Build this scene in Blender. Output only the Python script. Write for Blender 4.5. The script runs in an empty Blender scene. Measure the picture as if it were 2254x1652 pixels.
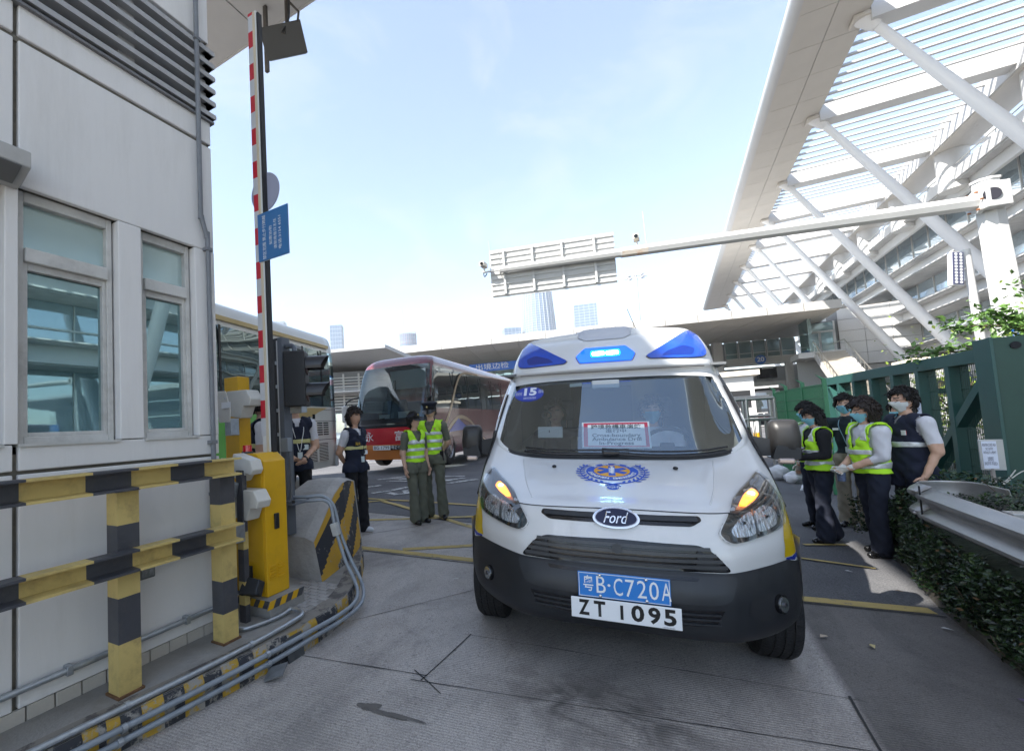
import bpy, bmesh, math, random
import numpy as np
from math import sin, cos, radians, pi, sqrt, atan2
from mathutils import Vector, Matrix, Euler
from mathutils.bvhtree import BVHTree
from mathutils.geometry import delaunay_2d_cdt
random.seed(7)
S = bpy.context.scene
COL = S.collection
# ------------------------------------------------------------------ camera
def rmat(a, b, c):
    return Matrix.Rotation(a, 3, 'Z') @ Matrix.Rotation(b, 3, 'X') @ Matrix.Rotation(c, 3, 'Y')
CAMH = 1.53
R = rmat(radians(30.0), radians(3.6), radians(3.12))
cd = bpy.data.cameras.new('camera'); cam = bpy.data.objects.new('camera', cd); COL.objects.link(cam)
cd.sensor_width = 36; cd.lens = 993.5/2254*36
cd.shift_x = (1127-905.2)/2254; cd.shift_y = 50/2254
cd.clip_start = .05; cd.clip_end = 9000
m4 = Matrix((R.col[0], R.col[2], -R.col[1])).transposed().to_4x4(); m4.translation = (0, 0, CAMH)
cam.matrix_world = m4; S.camera = cam
# ------------------------------------------------------------------ sky, sun, exposure
SUNV = Vector((.42, .56, -.71)).normalized()       # direction the light travels
W = bpy.data.worlds.new('World'); S.world = W; W.use_nodes = True
nt = W.node_tree; nt.nodes.clear()
def nn(t, typ, **k):
    n = t.nodes.new(typ)
    for a, b in k.items(): setattr(n, a, b)
    return n
sky = nn(nt, 'ShaderNodeTexSky', sky_type='NISHITA', sun_disc=False)
sky.sun_elevation = math.asin(-SUNV.z); sky.sun_rotation = atan2(-SUNV.x, -SUNV.y)
sky.air_density = 1.0; sky.dust_density = .8; sky.ozone_density = 1.0; sky.altitude = 0
bg = nn(nt, 'ShaderNodeBackground'); bg.inputs[1].default_value = .106
tc = nn(nt, 'ShaderNodeTexCoord'); mp = nn(nt, 'ShaderNodeMapping'); mp.inputs['Scale'].default_value = (1.3, 1.3, 3.2)
mp.inputs['Location'].default_value = (.35, .2, .1)
nz = nn(nt, 'ShaderNodeTexNoise'); nz.inputs['Scale'].default_value = 2.3; nz.inputs['Detail'].default_value = 9; nz.inputs['Roughness'].default_value = .62
nz.inputs['Distortion'].default_value = .7
cr = nn(nt, 'ShaderNodeValToRGB'); cr.color_ramp.elements[0].position = .50; cr.color_ramp.elements[1].position = .80
mx = nn(nt, 'ShaderNodeMixRGB'); mx.inputs[2].default_value = (2.5, 2.6, 2.5, 1)
mul = nn(nt, 'ShaderNodeMath', operation='MULTIPLY_ADD'); mul.inputs[1].default_value = .45; mul.inputs[2].default_value = .17
L = nt.links.new
L(tc.outputs['Generated'], mp.inputs[0]); L(mp.outputs[0], nz.inputs['Vector']); L(nz.outputs[0], cr.inputs[0]); L(cr.outputs[0], mul.inputs[0])
L(mul.outputs[0], mx.inputs[0]); L(sky.outputs[0], mx.inputs[1]); L(mx.outputs[0], bg.inputs[0])
out = nn(nt, 'ShaderNodeOutputWorld'); L(bg.outputs[0], out.inputs[0])
sd = bpy.data.lights.new('sun', 'SUN'); sd.energy = 3.6; sd.angle = radians(.53); sd.color = (1, .95, .87)
so = bpy.data.objects.new('sun', sd); COL.objects.link(so); so.rotation_euler = SUNV.to_track_quat('-Z', 'Y').to_euler()
V_ = S.view_settings; V_.view_transform = 'Standard'; V_.look = 'None'; V_.exposure = 1.93; V_.gamma = 1; V_.use_curve_mapping = False
S.cycles.max_bounces = 5; S.cycles.diffuse_bounces = 3; S.cycles.glossy_bounces = 3; S.cycles.transmission_bounces = 3; S.cycles.volume_bounces = 0
S.cycles.transparent_max_bounces = 12; S.cycles.sample_clamp_indirect = 6; S.cycles.caustics_reflective = False; S.cycles.caustics_refractive = False
# ------------------------------------------------------------------ materials
MATS = {}
def mat(key, col=(.5, .5, .5), rough=.6, metal=0., var=0., vs=6., bump=0., bs=40., dirt=0., dirtcol=(.12, .1, .08), ds=3., coat=0., spec=.5, emit=None, estr=0., alpha=None, stretch=(1, 1, 1)):
    """Principled material: base colour broken up by two noises (tone, dirt) and a fine bump."""
    if key in MATS: return MATS[key]
    m = bpy.data.materials.new(key); m.use_nodes = True; t = m.node_tree; b = t.nodes['Principled BSDF']; l = t.links.new
    b.inputs['Base Color'].default_value = (*col, 1); b.inputs['Roughness'].default_value = rough; b.inputs['Metallic'].default_value = metal
    b.inputs['Specular IOR Level'].default_value = spec; b.inputs['Coat Weight'].default_value = coat; b.inputs['Coat Roughness'].default_value = .06
    if var or bump or dirt:
        tc = nn(t, 'ShaderNodeTexCoord'); vec = tc.outputs['Object']
        if stretch != (1, 1, 1):
            mp = nn(t, 'ShaderNodeMapping'); mp.inputs['Scale'].default_value = stretch; l(vec, mp.inputs[0]); vec = mp.outputs[0]
    last = None
    if var:
        n = nn(t, 'ShaderNodeTexNoise'); n.inputs['Scale'].default_value = vs; n.inputs['Detail'].default_value = 6; n.inputs['Roughness'].default_value = .65; l(vec, n.inputs['Vector'])
        r = nn(t, 'ShaderNodeMapRange'); r.inputs[1].default_value = .28; r.inputs[2].default_value = .72; r.inputs[3].default_value = 1-var; r.inputs[4].default_value = 1+var
        l(n.outputs[0], r.inputs[0])
        h = nn(t, 'ShaderNodeMixRGB', blend_type='MULTIPLY'); h.inputs[0].default_value = 1; h.inputs[1].default_value = (*col, 1); l(r.outputs[0], h.inputs[2]); last = h.outputs[0]
    if dirt:
        n = nn(t, 'ShaderNodeTexNoise'); n.inputs['Scale'].default_value = ds; n.inputs['Detail'].default_value = 8; n.inputs['Roughness'].default_value = .72; l(vec, n.inputs['Vector'])
        r = nn(t, 'ShaderNodeMapRange'); r.inputs[1].default_value = .5; r.inputs[2].default_value = .75; r.inputs[3].default_value = 0; r.inputs[4].default_value = dirt; l(n.outputs[0], r.inputs[0])
        h = nn(t, 'ShaderNodeMixRGB'); h.inputs[2].default_value = (*dirtcol, 1); l(r.outputs[0], h.inputs[0])
        if last: l(last, h.inputs[1])
        else: h.inputs[1].default_value = (*col, 1)
        last = h.outputs[0]
    if last: l(last, b.inputs['Base Color'])
    if bump:
        n = nn(t, 'ShaderNodeTexNoise'); n.inputs['Scale'].default_value = bs; n.inputs['Detail'].default_value = 4; l(vec, n.inputs['Vector'])
        bp = nn(t, 'ShaderNodeBump'); bp.inputs['Strength'].default_value = bump; bp.inputs['Distance'].default_value = .02; l(n.outputs[0], bp.inputs['Height']); l(bp.outputs[0], b.inputs['Normal'])
    if emit: b.inputs['Emission Color'].default_value = (*emit, 1); b.inputs['Emission Strength'].default_value = estr
    MATS[key] = m; return m
def glassmat(key, tint=(.6, .75, .75), refl=.12, dark=0., darkcol=(.02, .03, .03), rough=.02, wav=0., reflcol=(1, 1, 1)):
    """window glass: clear tinted transmission (or a dark room behind) under a Fresnel reflection"""
    if key in MATS: return MATS[key]
    m = bpy.data.materials.new(key); m.use_nodes = True; t = m.node_tree; t.nodes.clear(); l = t.links.new
    tr = nn(t, 'ShaderNodeBsdfTransparent'); tr.inputs[0].default_value = (*tint, 1)
    df = nn(t, 'ShaderNodeBsdfDiffuse'); df.inputs[0].default_value = (*darkcol, 1)
    gl = nn(t, 'ShaderNodeBsdfGlossy'); gl.inputs['Roughness'].default_value = rough; gl.inputs[0].default_value = (*reflcol, 1)
    m1 = nn(t, 'ShaderNodeMixShader'); m1.inputs[0].default_value = dark; l(tr.outputs[0], m1.inputs[1]); l(df.outputs[0], m1.inputs[2])
    fr = nn(t, 'ShaderNodeFresnel'); fr.inputs[0].default_value = 1.5
    r = nn(t, 'ShaderNodeMapRange'); r.inputs[3].default_value = refl; r.inputs[4].default_value = 1; l(fr.outputs[0], r.inputs[0])
    m2 = nn(t, 'ShaderNodeMixShader'); l(r.outputs[0], m2.inputs[0]); l(m1.outputs[0], m2.inputs[1]); l(gl.outputs[0], m2.inputs[2])
    if wav:
        tc = nn(t, 'ShaderNodeTexCoord'); n = nn(t, 'ShaderNodeTexNoise'); n.inputs['Scale'].default_value = 1.1; n.inputs['Detail'].default_value = 1
        l(tc.outputs['Object'], n.inputs['Vector']); bp = nn(t, 'ShaderNodeBump'); bp.inputs['Strength'].default_value = wav; bp.inputs['Distance'].default_value = .05
        l(n.outputs[0], bp.inputs['Height']); l(bp.outputs[0], gl.inputs['Normal'])
    o = nn(t, 'ShaderNodeOutputMaterial'); l(m2.outputs[0], o.inputs[0]); MATS[key] = m; return m
# ------------------------------------------------------------------ mesh builder
class MB:
    def __init__(s): s.v = []; s.f = []; s.m = []
    def add(s, vs, fs, m=0):
        o = len(s.v); s.v += [tuple(v) for v in vs]; s.f += [tuple(i+o for i in f) for f in fs]; s.m += [m]*len(fs); return s
    def box(s, x0, x1, y0, y1, z0, z1, m=0, M=None):
        vs = [(x, y, z) for z in (z0, z1) for y in (y0, y1) for x in (x0, x1)]
        if M is not None: vs = [M @ Vector(v) for v in vs]
        return s.add(vs, [(0, 2, 3, 1), (4, 5, 7, 6), (0, 1, 5, 4), (2, 6, 7, 3), (0, 4, 6, 2), (1, 3, 7, 5)], m)
    def cyl(s, a, b, r, r2=None, n=12, m=0, caps=True):
        a = Vector(a); b = Vector(b); d = (b-a).normalized(); u = d.orthogonal().normalized(); w = d.cross(u); r2 = r if r2 is None else r2
        vs = [p+(u*cos(2*pi*i/n)+w*sin(2*pi*i/n))*q for p, q in ((a, r), (b, r2)) for i in range(n)]
        fs = [(i, (i+1) % n, n+(i+1) % n, n+i) for i in range(n)]
        if caps: fs += [tuple(range(n-1, -1, -1)), tuple(range(n, 2*n))]
        return s.add(vs, fs, m)
    def tube(s, pts, r, n=8, m=0, smooth=0, caps=True):
        pts = [Vector(p) for p in pts]
        if smooth: pts = catmull(pts, smooth)
        rr = r if isinstance(r, (list, tuple)) else None
        up = None; vs = []
        for i, p in enumerate(pts):
            t = (pts[min(i+1, len(pts)-1)]-pts[max(i-1, 0)]).normalized()
            if up is None: up = t.orthogonal().normalized()
            up = (up-t*up.dot(t)).normalized(); w = t.cross(up)
            q = rr[min(int(i*len(rr)/len(pts)), len(rr)-1)] if rr else r
            vs += [p+(up*cos(2*pi*k/n)+w*sin(2*pi*k/n))*q for k in range(n)]
        fs = [(i*n+k, i*n+(k+1) % n, (i+1)*n+(k+1) % n, (i+1)*n+k) for i in range(len(pts)-1) for k in range(n)]
        if caps: fs += [tuple(range(n-1, -1, -1)), tuple(range((len(pts)-1)*n, len(pts)*n))]
        return s.add(vs, fs, m)
    def lathe(s, prof, M=None, n=24, m=0):
        """profile [(r,z)] turned about z"""
        vs = [(r*cos(2*pi*k/n), r*sin(2*pi*k/n), z) for r, z in prof for k in range(n)]
        if M is not None: vs = [M @ Vector(v) for v in vs]
        fs = [(i*n+k, i*n+(k+1) % n, (i+1)*n+(k+1) % n, (i+1)*n+k) for i in range(len(prof)-1) for k in range(n)]
        return s.add(vs, fs, m)
    def prism(s, poly, o, ux, uy, th, m=0):
        """2D polygon in the plane (o,ux,uy), thickness th along ux x uy"""
        o = Vector(o); ux = Vector(ux); uy = Vector(uy); nrm = ux.cross(uy).normalized()*th; n = len(poly)
        vs = [o+ux*a+uy*b for a, b in poly]; vs += [v+nrm for v in vs]
        fs = [tuple(range(n-1, -1, -1)), tuple(range(n, 2*n))]+[(i, (i+1) % n, n+(i+1) % n, n+i) for i in range(n)]
        return s.add(vs, fs, m)
    def ell(s, c, rx, ry, rz, n=16, k=10, m=0, M=None):
        vs = []; c = Vector(c)
        for j in range(k+1):
            a = pi*j/k
            for i in range(n):
                v = Vector((rx*sin(a)*cos(2*pi*i/n), ry*sin(a)*sin(2*pi*i/n), rz*cos(a)))
                vs.append(c+(M @ v if M is not None else v))
        fs = [(j*n+i, (j+1)*n+i, (j+1)*n+(i+1) % n, j*n+(i+1) % n) for j in range(k) for i in range(n)]
        return s.add(vs, fs, m)
    def mesh(s, name, mats):
        me = bpy.data.meshes.new(name); me.from_pydata([tuple(v) for v in s.v], [], s.f)
        for q in (mats if isinstance(mats, (list, tuple)) else [mats]): me.materials.append(q)
        if any(s.m): me.polygons.foreach_set('material_index', s.m)
        me.update(); return me
    def build(s, name, mats, parent=None, smooth=False, bevel=0., loc=None, rot=None):
        o = bpy.data.objects.new(name, s.mesh(name, mats)); return finish(o, parent, smooth, bevel, loc, rot)
def finish(o, parent=None, smooth=False, bevel=0., loc=None, rot=None):
    COL.objects.link(o)
    if parent is not None: o.parent = parent
    if loc is not None: o.location = loc
    if rot is not None: o.rotation_euler = rot
    if smooth:
        if o.data.users == 1 or True: o.data.polygons.foreach_set('use_smooth', [True]*len(o.data.polygons))
        if smooth == 'angle':
            o.data.set_sharp_from_angle(angle=radians(38))
    if bevel:
        b = o.modifiers.new('bevel', 'BEVEL'); b.width = bevel; b.segments = 2; b.limit_method = 'ANGLE'; b.angle_limit = radians(40)
    return o
def catmull(pts, k):
    out = []; n = len(pts)
    for i in range(n-1):
        p0, p1, p2, p3 = pts[max(i-1, 0)], pts[i], pts[i+1], pts[min(i+2, n-1)]
        for j in range(k):
            t = j/k
            out.append(.5*((2*p1)+(p2-p0)*t+(2*p0-5*p1+4*p2-p3)*t*t+(3*p1-p0-3*p2+p3)*t**3))
    out.append(pts[-1]); return out
def thing(name, label, cat, loc=(0, 0, 0), rz=0., group=None, rot=None):
    o = bpy.data.objects.new(name, None); COL.objects.link(o); o.location = loc; o.rotation_euler = rot or (0, 0, rz); o.empty_display_size = .1
    return tag(o, label, cat, group)
def tag(o, label, cat, group=None):
    o['label'] = label; o['category'] = cat
    if group: o['group'] = group
    return o
def kind(o, k): o['kind'] = k; return o
def copyob(o, parent, loc=None, rot=None, name=None):
    c = o.copy(); COL.objects.link(c); c.parent = parent
    if name: c.name = name
    if loc is not None: c.location = loc
    if rot is not None: c.rotation_euler = rot
    return c
def lin(a, b, n): return [a+(b-a)*i/(n-1) for i in range(n)]
# lettering ---------------------------------------------------------
def textmesh(s, size=1., sx=1., shear=0., bold=0., extrude=0., align='CENTER', spacing=1.):
    c = bpy.data.curves.new('lettering', 'FONT'); c.body = s; c.size = size; c.align_x = align; c.align_y = 'CENTER'; c.shear = shear; c.offset = bold
    c.extrude = extrude; c.space_character = spacing; c.resolution_u = 3
    o = bpy.data.objects.new('lettering', c); COL.objects.link(o); bpy.context.view_layer.update()
    me = bpy.data.meshes.new_from_object(o.evaluated_get(bpy.context.evaluated_depsgraph_get()))
    bpy.data.objects.remove(o); bpy.data.curves.remove(c)
    if sx != 1:
        for v in me.vertices: v.co.x *= sx
    me.materials.clear(); return me
def frame(o, ux, uy):
    ux = Vector(ux).normalized(); uy = Vector(uy).normalized(); n = ux.cross(uy)
    m = Matrix((ux, uy, n)).transposed().to_4x4(); m.translation = o; return m
def text(s, size, M, material, parent=None, name='lettering', fit=None, **k):
    """flat lettering laid in the frame M (x right, y up, z out); fit = wished width"""
    me = textmesh(s, size, **k)
    if fit:
        xs = [v.co.x for v in me.vertices] or [0, 1]; f = fit/max(1e-6, max(xs)-min(xs)); cx = (max(xs)+min(xs))/2
        for v in me.vertices: v.co.x = (v.co.x-cx)*f
    me.materials.append(material); me.transform(M)
    o = bpy.data.objects.new(name, me); return finish(o, parent)
# terrain ------------------------------------------------------------
def g(x, y):
    fx = min(max(x+.34, -4.), 5.); t = min(max((y-9)/14, 0), 1); t = t*t*(3-2*t)
    if y < 0: t = min(-y/8, 1)
    return -.036*fx*(1-t)
# ================================================================== GROUND
def asphalt_mat():
    m = bpy.data.materials.new('asphalt'); m.use_nodes = True; t = m.node_tree; b = t.nodes['Principled BSDF']; l = t.links.new
    tc = nn(t, 'ShaderNodeTexCoord')
    def noise(sc, det=5, ro=.6):
        n = nn(t, 'ShaderNodeTexNoise'); n.inputs['Scale'].default_value = sc; n.inputs['Detail'].default_value = det; n.inputs['Roughness'].default_value = ro; l(tc.outputs['Object'], n.inputs['Vector']); return n.outputs[0]
    a = nn(t, 'ShaderNodeValToRGB'); a.color_ramp.elements[0].position = .3; a.color_ramp.elements[0].color = (.075, .075, .08, 1); a.color_ramp.elements[1].position = .7; a.color_ramp.elements[1].color = (.15, .15, .155, 1)
    l(noise(.6), a.inputs[0])
    f = nn(t, 'ShaderNodeValToRGB'); f.color_ramp.elements[0].position = .35; f.color_ramp.elements[0].color = (.6, .6, .6, 1); f.color_ramp.elements[1].position = .7; f.color_ramp.elements[1].color = (1.45, 1.45, 1.45, 1)
    l(noise(85, 3), f.inputs[0])
    h = nn(t, 'ShaderNodeMixRGB', blend_type='MULTIPLY'); h.inputs[0].default_value = 1; l(a.outputs[0], h.inputs[1]); l(f.outputs[0], h.inputs[2]); l(h.outputs[0], b.inputs['Base Color'])
    b.inputs['Roughness'].default_value = .85
    bp = nn(t, 'ShaderNodeBump'); bp.inputs['Strength'].default_value = .45; bp.inputs['Distance'].default_value = .006; l(noise(120, 2), bp.inputs['Height']); l(bp.outputs[0], b.inputs['Normal'])
    return m
def apron_mat():
    """broomed concrete: fine transverse ridges, soot along the wheel path, blotches, aggregate speckle"""
    m = bpy.data.materials.new('apron_concrete'); m.use_nodes = True; t = m.node_tree; b = t.nodes['Principled BSDF']; l = t.links.new
    tc = nn(t, 'ShaderNodeTexCoord')
    def mapped(scale, rot=0, loc=(0, 0, 0)):
        mp = nn(t, 'ShaderNodeMapping'); mp.inputs['Scale'].default_value = scale; mp.inputs['Rotation'].default_value = (0, 0, rot); mp.inputs['Location'].default_value = loc; l(tc.outputs['Object'], mp.inputs[0]); return mp.outputs[0]
    def noise(vec, sc, det=6, ro=.6, dis=0):
        n = nn(t, 'ShaderNodeTexNoise'); n.inputs['Scale'].default_value = sc; n.inputs['Detail'].default_value = det; n.inputs['Roughness'].default_value = ro; n.inputs['Distortion'].default_value = dis; l(vec, n.inputs['Vector']); return n.outputs[0]
    def ramp(v, stops):
        r = nn(t, 'ShaderNodeValToRGB'); e = r.color_ramp.elements
        while len(e) < len(stops): e.new(.5)
        for q, (p, c) in zip(e, stops): q.position = p; q.color = (*c, 1) if isinstance(c, tuple) else (c, c, c, 1)
        l(v, r.inputs[0]); return r.outputs[0]
    def mix(a, bb, fac=1., mode='MULTIPLY'):
        h = nn(t, 'ShaderNodeMixRGB', blend_type=mode)
        if isinstance(fac, float): h.inputs[0].default_value = fac
        else: l(fac, h.inputs[0])
        for i, q in ((1, a), (2, bb)):
            if isinstance(q, tuple): h.inputs[i].default_value = (*q, 1)
            else: l(q, h.inputs[i])
        return h.outputs[0]
    o = mapped((1, 1, 1))
    base = ramp(noise(o, 1.3, 7, .62, .4), [(.28, (.335, .305, .28)), (.5, (.43, .395, .365)), (.72, (.49, .455, .425))])
    base = mix(base, ramp(noise(o, 150, 2), [(.33, .66), (.5, 1.), (.72, 1.36)]))
    base = mix(base, ramp(noise(mapped((1, 1, 1), 0, (7, 3, 0)), 42, 3, .7), [(.30, .62), (.42, 1.), (.68, 1.0), (.76, 1.18)]))
    w = nn(t, 'ShaderNodeTexWave'); w.inputs['Scale'].default_value = 16; w.inputs['Distortion'].default_value = 2.2; w.inputs['Detail'].default_value = 3; w.inputs['Detail Scale'].default_value = 3
    w.bands_direction = 'Y'; l(mapped((1, 1, 1), radians(-10)), w.inputs['Vector'])
    base = mix(base, ramp(w.outputs['Color'], [(0., .88), (.6, 1.04)]), .7)
    soot = ramp(noise(mapped((1.5, .55, 1), radians(-8), (.3, .2, 0)), 1.15, 6, .65, .6), [(.46, 0.), (.66, 1.)])
    base = mix(base, (.085, .082, .08), mix((0, 0, 0), soot, .42, 'MIX'), 'MIX')
    blot = ramp(noise(mapped((1.2, 1.2, 1), 0, (4.1, 2, 0)), 2.6, 5, .55, 1.2), [(.58, 0.), (.72, .28)])
    base = mix(base, (.11, .105, .1), blot, 'MIX')
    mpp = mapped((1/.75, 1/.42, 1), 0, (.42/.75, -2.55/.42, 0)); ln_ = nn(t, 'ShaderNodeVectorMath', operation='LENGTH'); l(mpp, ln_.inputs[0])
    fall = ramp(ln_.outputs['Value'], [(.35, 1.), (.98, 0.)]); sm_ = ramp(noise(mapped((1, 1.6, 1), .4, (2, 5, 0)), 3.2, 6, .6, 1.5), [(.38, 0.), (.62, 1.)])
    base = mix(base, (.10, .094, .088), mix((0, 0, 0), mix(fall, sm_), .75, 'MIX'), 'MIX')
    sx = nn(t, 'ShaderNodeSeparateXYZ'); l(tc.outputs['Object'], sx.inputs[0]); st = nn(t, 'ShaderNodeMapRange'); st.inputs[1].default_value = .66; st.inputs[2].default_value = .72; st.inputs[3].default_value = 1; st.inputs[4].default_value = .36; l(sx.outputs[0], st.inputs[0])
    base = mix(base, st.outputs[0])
    l(base, b.inputs['Base Color']); b.inputs['Roughness'].default_value = .72
    bp = nn(t, 'ShaderNodeBump'); bp.inputs['Strength'].default_value = .55; bp.inputs['Distance'].default_value = .006
    l(mix(noise(o, 140, 3), w.outputs['Color'], .45, 'MIX'), bp.inputs['Height']); l(bp.outputs[0], b.inputs['Normal'])
    return m
def sheet(name, xs, ys, zf, material, parent=None):
    mb = MB(); nx = len(xs); vs = [(x, y, zf(x, y)) for y in ys for x in xs]
    mb.add(vs, [(j*nx+i, j*nx+i+1, (j+1)*nx+i+1, (j+1)*nx+i) for j in range(len(ys)-1) for i in range(nx-1)])
    return mb.build(name, material, parent, smooth=True)
xs = [-1380, -800, -200, -80, -40, -20]+lin(-12, 8, 41)+[12, 20, 40, 100, 300, 880]
ys = [-280, -150, -60, -20]+lin(-10, 26, 73)+[32, 45, 70, 120, 250, 600, 1000, 1480]
kind(sheet('ground', xs, ys, g, asphalt_mat()), 'structure')
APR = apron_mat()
def edge(x): return 6.15 if x < -1.2 else (4.72+.13*(x-.3) if x > -.6 else 6.15-(x+1.2)/.6*1.55)
ap = MB(); axs = lin(-9, 1.72, 60); nr = 44
for x in axs:
    for j in range(nr): y = -6+(edge(x)+6)*j/(nr-1); ap.v.append((x, y, g(x, y)+.006))
ap.f = [(i*nr+j, (i+1)*nr+j, (i+1)*nr+j+1, i*nr+j+1) for i in range(len(axs)-1) for j in range(nr-1)]; ap.m = [0]*len(ap.f)
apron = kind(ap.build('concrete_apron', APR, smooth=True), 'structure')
pz = sheet('plaza_paving', lin(-60, 45, 36), lin(-70, -6.0, 22), lambda x, y: g(x, y)+.006, mat('plaza_concrete', (.45, .44, .42), .85, var=.15, vs=.5)); kind(pz, 'structure')
def strip(mb, pts, w, dz, m=0, jag=0.):
    """painted band along a ground polyline"""
    pts = [Vector((p[0], p[1], 0)) for p in pts]; dense = []
    for a, b in zip(pts[:-1], pts[1:]):
        n = max(2, int((b-a).length/.15)); dense += [a.lerp(b, k/n) for k in range(n)]
    dense.append(pts[-1]); vs = []
    for i, p in enumerate(dense):
        d = (dense[min(i+1, len(dense)-1)]-dense[max(i-1, 0)]).normalized(); nrm = Vector((-d.y, d.x, 0))
        for s in (-1, 1):
            q = p+nrm*s*(w/2+random.uniform(-jag, jag)); vs.append((q.x, q.y, g(q.x, q.y)+dz))
    mb.add(vs, [(2*i, 2*i+2, 2*i+3, 2*i+1) for i in range(len(dense)-1)], m)
def wornpaint(key, col, under, amount=.5, sc=9.):
    if key in MATS: return MATS[key]
    m = mat(key, col, .75); t = m.node_tree; b = t.nodes['Principled BSDF']; l = t.links.new
    tc = nn(t, 'ShaderNodeTexCoord'); n = nn(t, 'ShaderNodeTexNoise'); n.inputs['Scale'].default_value = sc; n.inputs['Detail'].default_value = 9; n.inputs['Roughness'].default_value = .75
    l(tc.outputs['Object'], n.inputs['Vector']); r = nn(t, 'ShaderNodeMapRange'); r.inputs[1].default_value = .62-.28*amount; r.inputs[2].default_value = r.inputs[1].default_value+.05
    l(n.outputs[0], r.inputs[0]); h = nn(t, 'ShaderNodeMixRGB'); h.inputs[1].default_value = (*under, 1); h.inputs[2].default_value = (*col, 1); l(r.outputs[0], h.inputs[0])
    n2 = nn(t, 'ShaderNodeTexNoise'); n2.inputs['Scale'].default_value = 4; n2.inputs['Detail'].default_value = 5; l(tc.outputs['Object'], n2.inputs['Vector'])
    r2 = nn(t, 'ShaderNodeMapRange'); r2.inputs[3].default_value = .72; r2.inputs[4].default_value = 1.2; l(n2.outputs[0], r2.inputs[0])
    h2 = nn(t, 'ShaderNodeMixRGB', blend_type='MULTIPLY'); h2.inputs[0].default_value = 1; l(h.outputs[0], h2.inputs[1]); l(r2.outputs[0], h2.inputs[2]); l(h2.outputs[0], b.inputs['Base Color'])
    return m
YEL = wornpaint('road_yellow', (.47, .35, .12), (.2, .18, .15), .85, 14)
WHT = wornpaint('road_white', (.62, .62, .61), (.1, .1, .1), .62, 10)
for pts, w in (([(-3.42, 4.42), (-2.02, 4.56), (-.2, 4.72), (.79, 4.8), (1.56, 4.93)], .12), ([(-2.87, 4.58), (-2.21, 5.07), (-1.4, 5.7)], .1),
               ([(-4.52, 5.45), (-3.62, 6.01), (-2.8, 6.55), (-2.2, 6.95)], .1), ([(-4.89, 7.18), (-4.07, 6.72), (-3.48, 6.43), (-2.57, 5.93), (-1.5, 5.35)], .11),
               ([(-6.26, 7.43), (-4.42, 7.32), (-3.11, 7.4), (-1, 7.5)], .1), ([(-5.3, 6.86), (-4.86, 7.36)], .1), ([(1.16, 6.71), (1.56, 6.9)], .06), ([(1.0, 6.1), (1.55, 6.0)], .05)):
    mb = MB(); strip(mb, pts, w, .012, jag=.004); kind(mb.build('road_marking', YEL), 'structure')
wl = [[(-7.2, 8.2), (-7.21, 9.04)], [(-7.14, 8.42), (-6.7, 8.9)], [(-6.78, 8.18), (-6.49, 8.16), (-6.6, 8.49), (-6.26, 9.16)], [(-6.8, 8.5), (-6.43, 8.83)],
      [(-5.73, 8.02), (-5.53, 8.38), (-5.4, 8.97)], [(-5.4, 8.14), (-5.07, 7.95), (-4.92, 8.16), (-5.2, 8.5)], [(-7.05, 10.16), (-6.63, 10.94)], [(-6.98, 10.37), (-6.39, 10.52)], [(-6.6, 9.95), (-6.0, 9.97)], [(-6.4, 10.2), (-6.1, 10.9)],
      [(-5.48, 11.02), (-4.92, 11.17)], [(-5.04, 10.16), (-4.77, 10.76)], [(-4.73, 9.68), (-4.32, 10.52)], [(-5.3, 10.4), (-4.9, 10.2)]]
mb = MB()
for p in wl: strip(mb, p, .15, .012, jag=.01)
kind(mb.build('road_marking', WHT), 'structure')
for p in ([(-11.6, 16.0), (-10.6, 16.4)], [(-14, 17), (-12.5, 17.4)], [(-9, 20), (-6, 20.6)]):
    mb = MB(); strip(mb, p, .25, .012); kind(mb.build('road_marking', WHT), 'structure')
JNT = mat('joint_tar', (.03, .03, .03), .8)
for pts, w in (([(-2.24, 2.24), (-1.39, 2.42)], .006), ([(-1.36, 3.02), (-1.40, 2.36)], .008), ([(-1.46, 2.34), (.68, 2.83), (1.7, 3.1)], .005), ([(.69, 3.3), (.68, 2.7), (.72, 1.0)], .010), ([(-2.47, 2.43), (-1.66, 3.78), (-1.2, 4.5)], .005),
               ([(-1.4, 3.0), (-.86, 3.08), (.75, 3.28)], .003), ([(-3.4, 4.32), (-2., 4.46), (.8, 4.71), (1.6, 4.84)], .02), ([(-1.49, 2.44), (-1.24, 2.30)], .007), ([(-5.0, 6.16), (-1.3, 6.17)], .02), ([(-3.9, 4.6), (-3.0, 6.1)], .008)):
    mb = MB(); strip(mb, pts, w, .010, jag=.002); kind(mb.build('expansion_joint', JNT, apron), 'structure')
def puddle(c, rx, ry, a, seed, name, material, dz=.0095):
    rnd = random.Random(seed); n = 36; ph = [rnd.uniform(0, 6.28) for _ in range(5)]; vs = [(c[0], c[1], g(*c)+dz)]
    for i in range(n):
        t = 2*pi*i/n; k = 1+.22*sin(2*t+ph[0])+.14*sin(3*t+ph[1])+.1*sin(5*t+ph[2])+.05*sin(9*t+ph[3]); u = rx*k*cos(t); v = ry*k*sin(t)
        x = c[0]+u*cos(a)-v*sin(a); y = c[1]+u*sin(a)+v*cos(a); vs.append((x, y, g(x, y)+dz))
    return kind(MB().add(vs, [(0, 1+i, 1+(i+1) % n) for i in range(n)]).build(name, material, apron), 'structure')
OIL = mat('oil_stain', (.11, .098, .085), .6, var=.25, vs=30)
puddle((-1.53, 2.02), .055, .035, .2, 1, 'oil_stain', OIL); puddle((-1.38, 2.02), .16, .016, .1, 2, 'oil_stain', OIL, .0105)
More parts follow.
